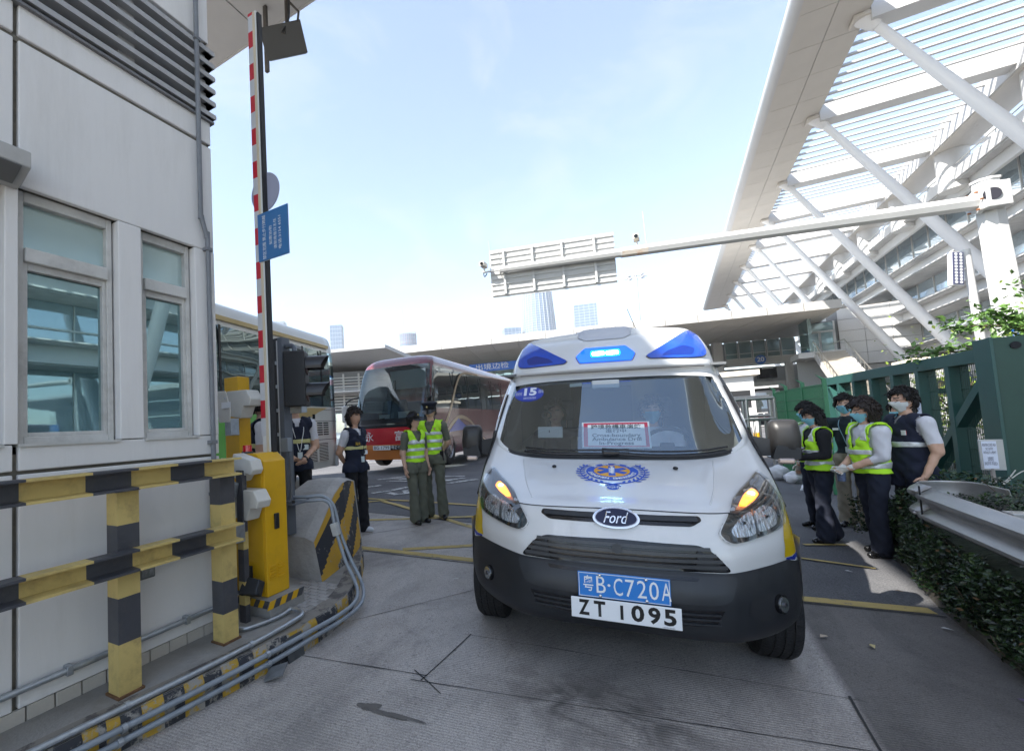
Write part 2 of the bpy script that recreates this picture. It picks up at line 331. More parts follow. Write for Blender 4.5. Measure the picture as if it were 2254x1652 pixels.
# ================================================================== TRAFFIC ISLAND with painted kerb
CONC = mat('concrete', (.28, .27, .25), .85, var=.18, vs=3.5, bump=.25, bs=60, dirt=.6, dirtcol=(.14, .125, .105), ds=2.2)
KY = wornpaint('kerb_yellow', (.47, .29, .035), (.33, .31, .28), .62, 11); KB = wornpaint('kerb_black', (.035, .037, .045), (.30, .28, .25), .66, 10)
ktop = wornpaint('kerb_top', (.24, .22, .19), (.10, .09, .085), .6, 5)
kerb = [(-2.56, -3), (-2.5, -.5), (-2.42, .9), (-2.385, 1.2), (-2.33, 1.6), (-2.285, 2.0), (-2.265, 2.3), (-2.275, 2.55), (-2.32, 2.8), (-2.45, 3.1), (-2.66, 3.45), (-2.95, 3.9), (-3.25, 4.25), (-3.6, 4.42), (-4.1, 4.4)]
KP = catmull([Vector((a, b, 0)) for a, b in kerb], 4)
ZI = .235
isl = MB(); n = len(KP)
isl.v = [(p.x, p.y, ZI) for p in KP]+[(-9, 4.4, ZI), (-9, -3, ZI)]; isl.f = [tuple(range(len(isl.v)))]; isl.m = [0]
island = kind(isl.build('traffic_island', CONC), 'structure')
# kerb stones, yellow and black by turns, each a block with its own worn edge
acc = 0; seg = []; cuts = [0]; 
for i in range(1, n):
    acc += (KP[i]-KP[i-1]).length
    seg.append(acc)
    if acc-sum(0 for _ in ()) - (len(cuts)-1)*.245 > .245: cuts.append(i)
cuts.append(n-1)
for k, (a, b) in enumerate(zip(cuts[:-1], cuts[1:])):
    if b <= a: continue
    mb = MB(); vs = []
    for i in range(a, b+1):
        d = (KP[min(i+1, n-1)]-KP[max(i-1, 0)]).normalized(); o = Vector((d.y, -d.x, 0)); p = KP[i]
        z0 = g(p.x, p.y)-.05; j = random.uniform(-.004, .004)
        for off, z in ((.014+j, z0), (.010+j, ZI-.022), (-.006, ZI+.004+j), (-.13, ZI+.004)):
            q = p+o*off; vs.append((q.x, q.y, z))
    w = 4; c = b-a
    mb.add(vs, [(i*w+j, (i+1)*w+j, (i+1)*w+j+1, i*w+j+1) for i in range(c) for j in range(3)], 0)
    for f, j in enumerate(mb.f): mb.m[f] = 1 if (f % 3) == 2 else 0
    kind(mb.build('kerb_stone', [KY if k % 2 else KB, ktop], island, smooth='angle'), 'structure')
PAV = mat('paver', (.36, .34, .32), .85, var=.2, vs=8, bump=.3)
pm = MB().box(-.045, .045, -.024, .024, 0, .016).mesh('paver', PAV)
for r in range(11):
    for c in range(7):
        x = -2.86+c*.1+(.05 if r % 2 else 0); y = 2.5+r*.056
        if x < -2.42 - max(0, (y-2.75))*.7 and y < 3.04:
            o = finish(bpy.data.objects.new('paver', pm), island, bevel=.004); o.location = (x, y, ZI-.008+random.uniform(-.002, .002)); o.rotation_euler.z = random.uniform(-.03, .03)
# ================================================================== CONTROL BOOTH (left)
XB = -2.77
PANEL = mat('booth_panel', (.77, .75, .725), .42, var=.05, vs=1.6, bump=.03, bs=5, dirt=.34, dirtcol=(.40, .38, .34), ds=1.6, stretch=(2.2, 2.2, .3))
SEAL = mat('sealant', (.17, .155, .125), .8, var=.3, vs=14)
DARK = mat('dark_recess', (.012, .013, .016), .8)
ALU = mat('window_frame', (.58, .57, .54), .45, var=.12, vs=5, dirt=.45, dirtcol=(.17, .15, .12), ds=4)
LOUV = mat('louvre', (.40, .40, .40), .5, var=.12, vs=3, dirt=.4, dirtcol=(.16, .15, .13), ds=3)
BGL = glassmat('booth_glass', (.25, .45, .47), .40, .93, (.018, .07, .075), .015, .03, (.62, .86, .88))
BGL2 = glassmat('booth_glass_upper', (.5, .6, .58), .30, .95, (.42, .52, .49), .12, .03, (.7, .85, .85))
booth = thing('control_booth', 'grey panelled control booth with louvres and tall green tinted windows', 'building', (-4.4, 0, ZI))
def bw(o): o.matrix_parent_inverse = Matrix.Translation((4.4, 0, -ZI)); return o
def P_(mb, name, m, **k): return bw(mb.build(name, m, booth, **k))
core = MB()
core.box(-6.0, XB-.03, -3.0, 2.055, ZI-.1, 1.50); core.box(-6.0, XB-.03, -3.0, 2.055, 2.86, 3.83); core.box(-6.0, XB-.03, -3.0, 2.055, 4.44, 5.75)
core.box(-6.0, -3.4, -3.0, 1.95, 1.50, 2.86); core.box(-6, -3.2, -3, 1.85, 3.83, 4.44)
P_(core, 'wall_core', SEAL)
for y0, y1 in ((-3.0, -.36), (-.345, .925), (.947, 2.068)):
    for z0, z1 in ((.305, 1.40), (1.418, 1.545), (2.855, 3.632), (3.658, 3.825), (4.44, 5.75)):
        P_(MB().box(XB-.035, XB, y0, y1, z0, z1), 'wall_panel', PANEL, bevel=.006)
for z0, z1 in ((.305, 1.40), (1.418, 2.845), (2.855, 3.632), (3.658, 3.825), (4.44, 5.75)):
    P_(MB().box(-5.98, XB-.004, 2.04, 2.072, z0, z1), 'wall_panel', PANEL, bevel=.006)
P_(MB().box(-3.0, XB-.02, -3, 2.06, 3.63, 3.66), 'sealant_joint', SEAL)
# drip trim under the louvre, louvre blades and their posts
P_(MB().box(XB-.06, XB+.02, -3, 2.09, 3.822, 3.838), 'drip_trim', mat('dark_trim', (.16, .16, .165), .5))
for i in range(6):
    z = 3.875+i*.098
    mb = MB(); mb.box(XB-.09, XB+.025, -3, 2.10, z-.008, z+.012); mb.box(XB+.016, XB+.026, -3, 2.10, z-.016, z+.018); mb.box(-6, XB+.025, 2.03, 2.105, z-.008, z+.012)
    P_(mb, 'louvre_blade', LOUV)
for y in (-1.35, -.1, 1.50, 2.035):
    P_(MB().box(XB-.09, XB-.03, y-.05, y+.05 if y < 2 else y+.025, 3.838, 4.44), 'louvre_post', LOUV)
# windows
def bwindow(y0, y1):
    w = P_(MB().box(XB-.13, XB-.05, y0, y0+.03, 1.545, 2.855).box(XB-.13, XB-.05, y1-.03, y1, 1.545, 2.855).box(XB-.13, XB-.05, y0+.03, y1-.03, 2.80, 2.855).box(XB-.13, XB-.05, y0+.03, y1-.03, 1.545, 1.585), 'window', ALU, bevel=.004)
    def c(mb, name, m, **k): return mb.build(name, m, w, **k)
    c(MB().box(XB-.115, XB-.03, y0+.03, y1-.03, 2.482, 2.555), 'transom', ALU, bevel=.005)
    c(MB().box(XB-.105, XB-.06, y0+.03, y0+.05, 1.585, 2.482).box(XB-.105, XB-.06, y1-.05, y1-.03, 1.585, 2.482).box(XB-.105, XB-.06, y0+.05, y1-.05, 2.445, 2.482).box(XB-.105, XB-.06, y0+.05, y1-.05, 1.585, 1.605), 'sash', ALU, bevel=.003)
    c(MB().box(XB-.094, XB-.088, y0+.05, y1-.05, 1.605, 2.445), 'pane', BGL)
    c(MB().box(XB-.094, XB-.088, y0+.03, y1-.03, 2.555, 2.80), 'pane', BGL2)
    c(MB().box(XB-.14, XB+.012, y0-.01, y1+.01, 1.535, 1.549), 'sill', ALU)
bwindow(.955, 1.408); bwindow(1.562, 1.905); bwindow(.30, .88); bwindow(-.36, .22)
for y0, y1 in ((1.418, 1.552), (1.915, 2.068), (.89, .945), (.23, .29), (-3, -.37)):
    P_(MB().box(XB-.15, XB+.004, y0, y1, 1.549, 2.85), 'pillar', PANEL, bevel=.005)
P_(MB().box(XB-.3, XB-.11, -3, 2.0, 2.84, 2.86), 'head_lining', SEAL)
# wall tiles above the kerb
TILE = mat('wall_tile', (.52, .48, .42), .45, var=.14, vs=9, dirt=.55, dirtcol=(.27, .23, .18), ds=5, bump=.05)
tmesh = MB().box(0, .022, -.056, .056, 0, .098).mesh('tile', TILE)
for r in range(2):
    y = .30
    while y < 2.02:
        o = finish(bpy.data.objects.new('tile', tmesh), booth, bevel=.004); o.location = (XB-.028+4.4+random.uniform(-.0015, .0015), y+(.03 if r else 0), .20+r*.0-ZI+(0 if r else -.10)); y += .118
        o.location.z = (.203 if r else .101)-ZI
# conduit running down the corner, its clips and a junction box
PIPE = mat('grey_conduit', (.19, .20, .215), .5, var=.15, vs=8, dirt=.3, dirtcol=(.1, .1, .1))
P_(MB().tube([(XB+.03, 1.955, 5.7), (XB+.03, 1.95, 3.3), (XB+.03, 1.955, 3.08), (XB+.03, 1.995, 2.93), (XB+.03, 2.0, 2.8), (XB+.03, 2.0, .95), (XB+.03, 1.97, .86), (XB+.03, 1.9, .82), (XB+.03, 1.56, .80)], .017, 10, smooth=5), 'conduit', PIPE, smooth='angle')
for y, z in ((1.952, 4.38), (2.0, 2.85), (2.0, 1.5), (2.0, 1.15)):
    P_(MB().box(XB, XB+.05, y-.024, y+.024, z-.012, z+.012), 'pipe_clip', PIPE, bevel=.003)
jb = P_(MB().box(XB+.001, XB+.062, 1.48, 1.57, .735, .845), 'junction_box', mat('box_grey', (.14, .145, .15), .5, var=.2, vs=30), bevel=.006)
jb2 = MB().box(XB+.062, XB+.068, 1.49, 1.56, .748, .832).build('lid', mat('lid_grey', (.22, .23, .23), .4, var=.35, vs=60, bump=.4, bs=50), jb, bevel=.003)
GALV = mat('galvanised', (.42, .45, .48), .38, .7, var=.2, vs=20)
P_(MB().tube([(XB+.03, -1, .385), (XB+.03, .9, .40), (XB+.03, 2.03, .40)], .016, 10), 'conduit', GALV, smooth='angle')
for y in (.6, 1.14, 1.78):
    P_(MB().box(XB, XB+.05, y-.014, y+.014, .376, .424), 'pipe_clip', GALV, bevel=.003)
# wall lamp box at the left edge
wlamp = thing('wall_lamp', 'grey wedge shaped metal wall lamp fixed high on the booth', 'lamp', (XB, .83, 2.9))
MB().prism([(0, .10), (.17, .06), (.17, -.02), (.05, -.075), (0, -.075)], (0, -.26, 0), (1, 0, 0), (0, 0, 1), -.37).build('housing', mat('lamp_box', (.43, .42, .40), .45, var=.1, dirt=.3), wlamp, bevel=.006)
MB().prism([(.06, -.074), (.172, -.024), (.176, -.03), (.064, -.080)], (0, -.22, 0), (1, 0, 0), (0, 0, 1), -.29).build('grille', mat('mesh_grille', (.2, .2, .2), .5, bump=.8, bs=400), wlamp)
# ------------------------------------------------------------------ yellow and black crash rails
RY = mat('rail_yellow', (.60, .455, .165), .55, var=.09, vs=5, dirt=.6, dirtcol=(.2, .13, .06), ds=7, bump=.05, bs=60); RB = mat('rail_black', (.062, .063, .072), .5, var=.15, vs=6, dirt=.22, dirtcol=(.2, .18, .15), ds=9)
rail = thing('crash_barrier', 'yellow and black striped steel crash barrier in front of the booth', 'barrier', (-2.55, 1.3, ZI))
def rp(mb, name, m, **k):
    o = mb.build(name, m, rail, **k); o.matrix_parent_inverse = Matrix.Translation((2.55, -1.3, -ZI)); return o
for z1, ph in ((1.392, .0), (.972, .02)):
    mb = MB(); y = -2.2; k = 0; w = .075; h = .112
    prof = [(-.01, 0), (w, 0), (w, -.012), (0, -.016), (0, -h+.016), (w, -h+.012), (w, -h), (-.01, -h)]
    ys_ = []
    yy = 2.0
    while yy > -2.2: ys_.append(yy); yy -= .218 if yy > 1.2 else .262
    ys_ = ys_[::-1]
    for k, (a, b) in enumerate(zip(ys_[:-1], ys_[1:])):
        vs = [(-2.53+u, q, z1+v) for q in (a, b) for u, v in prof]; n = len(prof)
        mb.add(vs, [(i, (i+1) % n, n+(i+1) % n, n+i) for i in range(n)], (k+len(ys_)) % 2)
    mb.add([(-2.53+u, 2.0, z1+v) for u, v in prof], [tuple(range(len(prof)))], 1)
    rp(mb, 'rail', [RY, RB])
for y, zs in ((1.335, (.20, .50, .73, .94, 1.10, 1.27)), (1.95, (.235, .42, .62, .85, .93, 1.10, 1.28))):
    mb = MB()
    for k, (a, b) in enumerate(zip(zs[:-1], zs[1:])): mb.box(-2.635, -2.532, y-.062, y+.05, a, b, (k % 2) if y < 1.5 else (k % 2))
    rp(mb, 'post', [RY, RB]); rp(MB().box(-2.64, -2.527, y-.068, y+.056, 1.27, 1.285), 'post_cap', RB)
rp(MB().box(-2.645, -2.52, 1.262, 1.395, ZI-.005, ZI+.012), 'base_plate', mat('rust', (.16, .085, .04), .9, var=.4, vs=20))
rp(MB().box(-2.645, -2.52, 1.878, 2.01, ZI-.005, ZI+.012), 'base_plate', MATS['rust'])
# ------------------------------------------------------------------ conduits along the kerb
def pipe(label, pts, r, m, clips=(), sm=5):
    t = thing('conduit_pipe', label, 'pipe', pts[0], group='conduits strapped along the kerb')
    o = MB().tube(pts, r, 10, smooth=sm).build('pipe', m, t, smooth='angle'); o.matrix_parent_inverse = Matrix.Translation(-Vector(pts[0]))
    for c in clips:
        q = MB().cyl(Vector(c)+Vector((0, -.011, 0)), Vector(c)+Vector((0, .011, 0)), r+.005, n=12).box(c[0]-.03, c[0]+.004, c[1]-.011, c[1]+.011, c[2]-r-.006, c[2]-r+.002).build('clip', GALV, t); q.matrix_parent_inverse = o.matrix_parent_inverse
pipe('bright galvanised conduit lying along the top of the kerb', [(-2.47, .3, ZI+.024), (-2.43, .9, ZI+.024), (-2.36, 1.55, ZI+.024), (-2.33, 2.0, ZI+.026), (-2.33, 2.28, ZI+.03), (-2.35, 2.38, ZI+.03), (-2.42, 2.43, ZI+.03), (-2.52, 2.43, ZI+.03)], .0155, GALV, [(-2.398, 1.24, ZI+.024), (-2.335, 1.93, ZI+.026)])
PV2 = mat('conduit_blue_grey', (.27, .30, .335), .45, .15, var=.15, vs=10, dirt=.25)
pipe('upper grey conduit bending round the painted kerb nose', [(-2.46, .3, .185), (-2.395, .9, .19), (-2.30, 1.6, .19), (-2.25, 2.0, .195), (-2.225, 2.35, .195), (-2.215, 2.62, .195), (-2.25, 2.85, .20), (-2.36, 3.03, .215), (-2.47, 3.12, .28), (-2.56, 3.14, .40), (-2.66, 3.16, .62), (-2.70, 3.17, .74), (-2.735, 3.18, .86), (-2.80, 3.16, .91), (-2.90, 3.08, .915), (-3.06, 3.02, .915)], .0155, PV2, [(-2.352, 1.2, .19), (-2.25, 1.98, .195)])
pipe('lower grey conduit close to the road below its twin', [(-2.455, .3, .13), (-2.39, .9, .135), (-2.295, 1.6, .138), (-2.245, 2.0, .142), (-2.22, 2.35, .15), (-2.205, 2.66, .155), (-2.235, 2.9, .165), (-2.35, 3.10, .19), (-2.47, 3.20, .27), (-2.56, 3.21, .40), (-2.67, 3.22, .62), (-2.71, 3.22, .78), (-2.745, 3.21, .88), (-2.82, 3.17, .945), (-2.92, 3.08, .95), (-3.06, 3.03, .95)], .0155, PV2, [(-2.35, 1.18, .138), (-2.245, 1.98, .142)])
pipe('short thin conduit behind the galvanised one', [(-2.63, 2.04, ZI+.02), (-2.60, 2.06, ZI+.02), (-2.55, 2.10, ZI+.02), (-2.50, 2.3, ZI+.02), (-2.50, 2.42, ZI+.03)], .013, GALV)
cb = tag(MB().box(-.03, .03, -.03, .03, -.055, .055).build('conduit_box', mat('box_white', (.5, .5, .48), .5, dirt=.4), None, bevel=.006, loc=(-2.675, 3.16, .66), rot=(0, -.25, .3)), 'small pale conduit box on the striped concrete block', 'box')
fl = tag(MB().box(-.004, .004, -.07, .07, -.13, .02).build('rubber_flap', mat('rubber', (.07, .075, .08), .6, var=.3, vs=20), None, loc=(-2.25, 2.20, .2), rot=(0, -.15, 0)), 'torn dark rubber flap hanging on the kerb face', 'flap')
fl2 = tag(MB().box(-.07, .05, -.05, .05, -.006, .006).build('metal_scrap', mat('scrap', (.2, .21, .22), .4, .3, var=.3, vs=15), None, loc=(-2.17, 1.98, .115), rot=(.25, -.3, .4)), 'bent grey metal scrap lying against the kerb', 'scrap')
# ------------------------------------------------------------------ barrier machine
BY = mat('cabinet_yellow', (.72, .40, .012), .38, var=.06, vs=2, coat=.15, bump=.02, bs=6, dirt=.3, dirtcol=(.3, .17, .03))
bar = thing('boom_barrier', 'yellow boom barrier cabinet with red and white arm raised upright', 'barrier', (-2.72, 2.44, ZI))
def ba(mb, name, m, parent=None, **k):
    o = mb.build(name, m, parent or bar, **k)
    if parent is None: o.matrix_parent_inverse = Matrix.Translation((2.72, -2.44, -ZI))
    return o
hz = MB(); hz.box(-2.92, -2.55, 2.28, 2.62, ZI, .36, 0)
ba(hz, 'plinth', CONC, bevel=.008)
def stripes(mb, o, ux, uy, wid, hei, n, lean):
    """hazard chevrons as flat bands on a face"""
    o = Vector(o); ux = Vector(ux); uy = Vector(uy)
    for i in range(n):
        a, b = wid*i/n, wid*(i+1)/n
        mb.add([o+ux*(a+lean), o+ux*(b+lean), o+ux*b+uy*hei, o+ux*a+uy*hei], [(0, 1, 2, 3)], i % 2)
ha = MB(); stripes(ha, (-2.92, 2.277, .305), (1, 0, 0), (0, 0, 1), .37, .055, 8, -.03); stripes(ha, (-2.547, 2.28, .305), (0, 1, 0), (0, 0, 1), .34, .055, 6, -.03)
ba(ha, 'hazard_tape', [BY, RB])
pr = [(-.145, .0), (.115, .0), (.115, .975), (.035, 1.035), (-.145, 1.035)]
ba(MB().prism(pr, (-2.735, 2.325, .36), (1, 0, 0), (0, 0, 1), -.215), 'cabinet', BY, bevel=.008)
ba(MB().box(-2.875, -2.635, 2.318, 2.3245, .40, 1.32), 'door', BY, bevel=.004)
ba(MB().box(-2.621, -2.603, 2.405, 2.447, .83, .945), 'lock', mat('lock_black', (.02, .021, .023), .45), bevel=.006)
for i in range(5):
    ba(MB().box(-2.621, -2.613, 2.35, 2.41, .475+i*.022, .486+i*.022), 'vent_slot', BY); ba(MB().box(-2.621, -2.613, 2.43, 2.49, .475+i*.022, .486+i*.022), 'vent_slot', BY)
bl = ba(MB().cyl((-2.83, 2.36, 1.395), (-2.83, 2.36, 1.41), .042, n=20), 'beacon_base', mat('grey_dark', (.06, .06, .065), .5))
MB().cyl((-2.83, 2.36, 1.41), (-2.83, 2.36, 1.458), .036, .033, n=20).build('beacon', mat('red_lens', (.55, .01, .015), .15, coat=.5), bl, smooth='angle')
arm = ba(MB().box(-2.80, -2.715, 2.484, 2.52, 1.30, 5.02), 'arm', mat('arm_white', (.66, .66, .64), .4, var=.06), bevel=.004)
rd = mat('arm_red', (.52, .015, .03), .4, var=.08, vs=10); wh = mat('arm_grey', (.55, .55, .56), .3, var=.08)
z = 1.52; k = 0
while z < 5.0:
    h = .139
    MB().box(-2.803, -2.752, 2.479, 2.4835, z, min(z+h, 5.02)).build('sleeve', rd if k % 2 else wh, arm); z += h; k += 1
MB().box(-2.751, -2.727, 2.479, 2.4835, 1.36, 5.01).build('edge_strip', mat('arm_cream', (.62, .53, .38), .5), arm)
MB().box(-2.7145, -2.695, 2.49, 2.53, 1.36, 5.0).build('rubber_edge', mat('rubber_black', (.02, .02, .022), .6), arm)
sg = ba(MB().box(-2.757, -2.43, 2.470, 2.476, 2.90, 3.285), 'notice_plate', mat('sign_blue', (.035, .155, .36), .35, var=.06, vs=6), rot=None)
MB().box(-2.760, -2.427, 2.4765, 2.4785, 2.897, 3.288).build('plate_edge', mat('sign_edge', (.5, .58, .66), .4), sg)
SW = mat('sign_white', (.78, .8, .82), .5)
for s, x, wl_, sz in (('禁区范围 禁止步行跨越', -2.685, .355, .04), ('如需协助', -2.615, .15, .034), ('请联络值日主任', -2.565, .24, .034), ('电话:3154 6551', -2.515, .26, .036)):
    text(s, sz, frame((x, 2.4685, 3.085), (0, 0, 1), (-1, 0, 0)), SW, sg, fit=wl_)
ba(MB().cyl((-2.722, 2.525, 3.49), (-2.722, 2.533, 3.49), .158, n=40), 'sign_disc', mat('disc_grey', (.34, .35, .44), .45))
# small floodlight at the foot of the cabinet
fl3 = thing('floor_floodlight', 'small black floodlight tilted at the foot of the yellow cabinet', 'floodlight', (-2.67, 2.25, .36))
BLK = mat('black_plastic', (.022, .023, .026), .5, var=.2, vs=10)
mb = MB(); Mx = Matrix.Rotation(.35, 4, 'Z') @ Matrix.Rotation(-.5, 4, 'X')
mb.prism([(-.07, -.05), (.07, -.05), (.075, .05), (-.05, .075)], (0, 0, .08), Mx.to_3x3() @ Vector((1, 0, 0)), Mx.to_3x3() @ Vector((0, 0, 1)), .09); mb.build('housing', BLK, fl3, bevel=.01)
MB().tube([(-.06, .04, .02), (-.13, .02, .03), (-.15, .03, .10), (-.10, .04, .17)], .016, 8, smooth=5).build('hose', BLK, fl3, smooth=True)
MB().box(-.15, -.07, .02, .05, .13, .22).build('bracket', BLK, fl3)
# pale flood / camera housings on brackets
CRM = mat('housing_cream', (.62, .60, .55), .4, var=.06, dirt=.2, dirtcol=(.3, .27, .22), ds=5)
def housing(label, x, y, z, s=1., post=None, rot=(0, 0, 0)):
    t = thing('camera_housing', label, 'camera', (x, y, z), rot=rot, group='pale housings behind the booth corner')
    MB().prism([(-.13, .10), (.10, .095), (.15, .02), (.13, -.03), (.06, -.03), (.02, -.12), (-.10, -.10), (-.13, -.06)], (0, .05, 0), (s, 0, 0), (0, 0, s), -.12*s).build('housing', CRM, t, bevel=.008)
    MB().prism([(-.07, .09), (.02, .085), (.07, -.06), (.06, -.15), (-.06, -.15), (-.09, .0)], (0, -.082, 0), (s, 0, 0), (0, 0, s), -.01*s).build('side_arm', CRM, t, bevel=.004)
    MB().box(-.01*s, .09*s, -.096, -.0935, -.045*s, .0).build('maker_label', mat('label_white', (.75, .76, .78), .4), t)
    MB().box(-.035*s, .035*s, -.05, .03, -.25*s, -.12*s).build('bracket', GALV, t, bevel=.005)
    MB().cyl((.03*s, -.09, .03*s), (.03*s, -.10, .03*s), .007, n=8).build('bolt', GALV, t)
    return t
housing('cream floodlight housing on the yellow post above the crash rail', -3.06, 2.42, 1.80, 1.05)
housing('cream floodlight housing at crash rail height beside the cabinet', -2.70, 2.14, 1.30, .82, rot=(0, .25, 0))
housing('cream floodlight housing below the upper crash rail beside the cabinet', -2.67, 2.13, 1.05, 1.0)
yp = thing('camera_post', 'plain yellow steel post standing behind the booth corner', 'post', (-3.25, 2.62, ZI))
MB().box(-.09, .09, -.06, .06, 0, 1.80).build('column', BY, yp, bevel=.006); MB().box(-.13, .13, -.1, .1, 0, .02).build('base_plate', RB, yp)
dp = thing('camera_stand', 'black striped stand carrying the lower housings', 'post', (-2.70, 2.19, ZI))
MB().box(-.03, .03, -.02, .02, 0, 1.05).build('column', RB, dp); MB().box(-.031, .031, -.021, .021, .12, .28).build('band', RY, dp); MB().box(-.031, .031, -.021, .021, .5, .62).build('band', RY, dp)
# ------------------------------------------------------------------ concrete block with chevrons
blk = thing('concrete_block', 'sloping concrete nose block with yellow and black chevrons', 'barrier', (-3.1, 3.1, ZI))
def bb(mb, name, m, **k):
    o = mb.build(name, m, blk, **k); o.matrix_parent_inverse = Matrix.Translation((3.1, -3.1, -ZI)); return o
prof = [(3.02, .56, -2.735, -2.80), (3.25, .72, -2.80, -2.87), (3.5, .90, -2.87, -2.95), (3.72, .985, -2.94, -3.02), (3.95, .985, -3.05, -3.13), (4.25, .93, -3.22, -3.28)]
mb = MB(); vs = []
for y, zt, xr, xt in prof:
    xl = -3.62; vs += [(xr, y, ZI-.02), (xt+.02, y, ZI+(zt-ZI)*.55), (xt-.015, y, zt), (xt-.12, y, zt+.03), (xl+.1, y, zt+.02), (xl, y, ZI-.02)]
n = 6; mb.add(vs, [(i*n+j, (i+1)*n+j, (i+1)*n+(j+1) % n, i*n+(j+1) % n) for i in range(len(prof)-1) for j in range(n)]+[tuple(range(n-1, -1, -1)), tuple(range((len(prof)-1)*n, len(prof)*n))])
BLC = mat('block_concrete', (.40, .385, .365), .85, var=.12, vs=4, bump=.5, bs=25, dirt=.5, dirtcol=(.2, .18, .15), ds=3)
bo = bb(mb, 'body', BLC, bevel=.012)
# chevrons: bands that follow the leaning side face (quad strips just proud of it)
def sidep(y, t):
    for (ya, za, xa, xta), (yb, zb, xb, xtb) in zip(prof[:-1], prof[1:]):
        if y <= yb+1e-6:
            k = max(0, (y-ya)/(yb-ya)); zt = za+(zb-za)*k; xr = xa+(xb-xa)*k; xt = xta+(xtb-xta)*k
            x0 = xr; x1 = xt+.02; x2 = xt-.015
            return Vector((x0+(x1-x0)*t/.55 if t < .55 else x1+(x2-x1)*(t-.55)/.45, y, ZI+(zt-ZI)*t))+Vector((.006, -.001, 0))
ch = MB(); nb = 6
for i in range(24):
    for j in range(26):
        y0, y1 = 3.022+1.2*i/24, 3.022+1.2*(i+1)/24; t0, t1 = j/26, (j+1)/26
        q = [sidep(y0, t0), sidep(y1, t0), sidep(y1, t1), sidep(y0, t1)]
        s = (q[0].z+q[2].z)/2-ZI-.62*((y0+y1)/2-3.02)+.9
        ch.add(q, [(0, 1, 2, 3)], int(s/.235) % 2)
bb(ch, 'chevron_paint', [wornpaint('chev_black', (.03, .032, .04), (.3, .28, .25), .9, 8), wornpaint('chev_yellow', (.56, .32, .03), (.35, .32, .28), .95, 8)], smooth=True)
# ------------------------------------------------------------------ lane signal on its post
sigp = thing('lane_signal', 'black two lens lane signal seen from the side on a grey post', 'traffic light', (-3.1, 3.02, .9))
def si(mb, name, m, parent=None, **k):
    o = mb.build(name, m, parent or sigp, **k)
    if parent is None: o.matrix_parent_inverse = Matrix.Translation((3.1, -3.02, -.9))
    return o
GRY = mat('post_blue_grey', (.13, .145, .17), .45, .2, var=.1)
si(MB().box(-3.215, -3.125, 2.99, 3.06, .62, 2.42), 'channel', BLK, bevel=.003); si(MB().box(-3.115, -3.055, 2.97, 3.07, .62, 2.415), 'post', GRY, bevel=.004)
si(MB().box(-3.128, -3.118, 2.97, 2.985, .8, 2.39), 'light_strip', mat('strip_white', (.6, .6, .6), .4))
for i in range(7): si(MB().box(-3.15, -3.125, 2.968, 2.99, .85+i*.22, .88+i*.22), 'clip', GALV)
si(MB().box(-3.2, -2.92, 2.9, 3.14, .90, .915), 'base_plate', GRY, bevel=.003)
for x, y in ((-2.94, 2.93), (-2.94, 3.11)): si(MB().cyl((x, y, .915), (x, y, .94), .013, n=8), 'bolt', BLK)
si(MB().tube([(-3.05, 3.02, 2.33), (-2.98, 3.02, 2.33), (-2.95, 3.02, 2.30), (-2.95, 3.02, 2.25)], .022, 8, smooth=3), 'hanger', GRY, smooth=True)
hd = si(MB().box(-3.04, -2.845, 2.93, 3.12, 1.765, 2.265), 'signal_head', mat('signal_black', (.012, .012, .014), .55), bevel=.012); hd.matrix_parent_inverse = hd.matrix_parent_inverse @ Matrix.Translation((-2.94, 3.03, 0)) @ Matrix.Rotation(.55, 4, 'Z') @ Matrix.Translation((2.94, -3.03, 0))
si(MB().box(-3.0, -2.86, 2.99, 3.06, 1.71, 1.765), 'bracket', GALV)
for zc in (2.13, 1.885):
    v = MB(); nn_ = 14
    for i in range(nn_):
        a0, a1 = -.3+(pi+.6)*i/nn_, -.3+(pi+.6)*(i+1)/nn_
        v.add([(-2.843+L_, 3.025+.092*cos(a), zc+.092*sin(a)) for L_, a in ((0, a0), (.20-.06*(1-sin(max(0, min(pi, a0)))), a0), (.20-.06*(1-sin(max(0, min(pi, a1)))), a1), (0, a1))], [(0, 1, 2, 3)])
    v.build('visor', mat('visor_black', (.03, .03, .034), .35), hd, smooth=True)
    MB().ell((-2.843, 3.025, zc), .012, .08, .08).build('lens', mat('lens_dark', (.05, .02, .02), .1), hd, smooth=True)
si(MB().tube([(-2.98, 2.95, 1.45), (-2.98, 2.95, .98), (-3.0, 2.93, .93), (-3.07, 2.92, .915)], .014, 8, smooth=3), 'cable_pipe', GRY, smooth=True)
si(MB().box(-3.045, -2.955, 2.90, 2.955, 1.37, 1.49), 'switch_box', mat('box_steel', (.28, .31, .34), .4, .2), bevel=.006)
# ------------------------------------------------------------------ toll canopy overhead and its floodlight
can = thing('toll_canopy', 'high flat grey canopy roof over the toll lane', 'canopy', (-7, -2, 12.0))
def cn(mb, name, m, **k):
    o = mb.build(name, m, can, **k); o.matrix_parent_inverse = Matrix.Translation((7, 2, -12)); return o
SOF = mat('canopy_soffit', (.55, .535, .51), .5, var=.05, vs=2); CW = mat('canopy_white', (.75, .75, .74), .5)
cn(MB().box(-13.5, -6.08, -11, 8.0, 12.06, 12.26), 'roof_slab', CW); cn(MB().box(-5.5, -1.0, -11, 8.0, 12.06, 12.26), 'roof_slab', CW); cn(MB().box(-6.08, -5.5, -11, -4.6, 12.06, 12.26), 'roof_slab', CW); cn(MB().box(-6.08, -5.5, -2.0, 8.0, 12.06, 12.26), 'roof_slab', CW)  # height and extent set for foreground shade; unseen slot added for sun patch
x = -6.1
while x > -13.4:
    y = 8.0
    while y > -10: cn(MB().box(max(x-2.4, -13.5), x, max(y-4.9, -11), y, 12.0, 12.055), 'soffit_panel', SOF); y -= 4.94
    x -= 2.44
x = -5.48
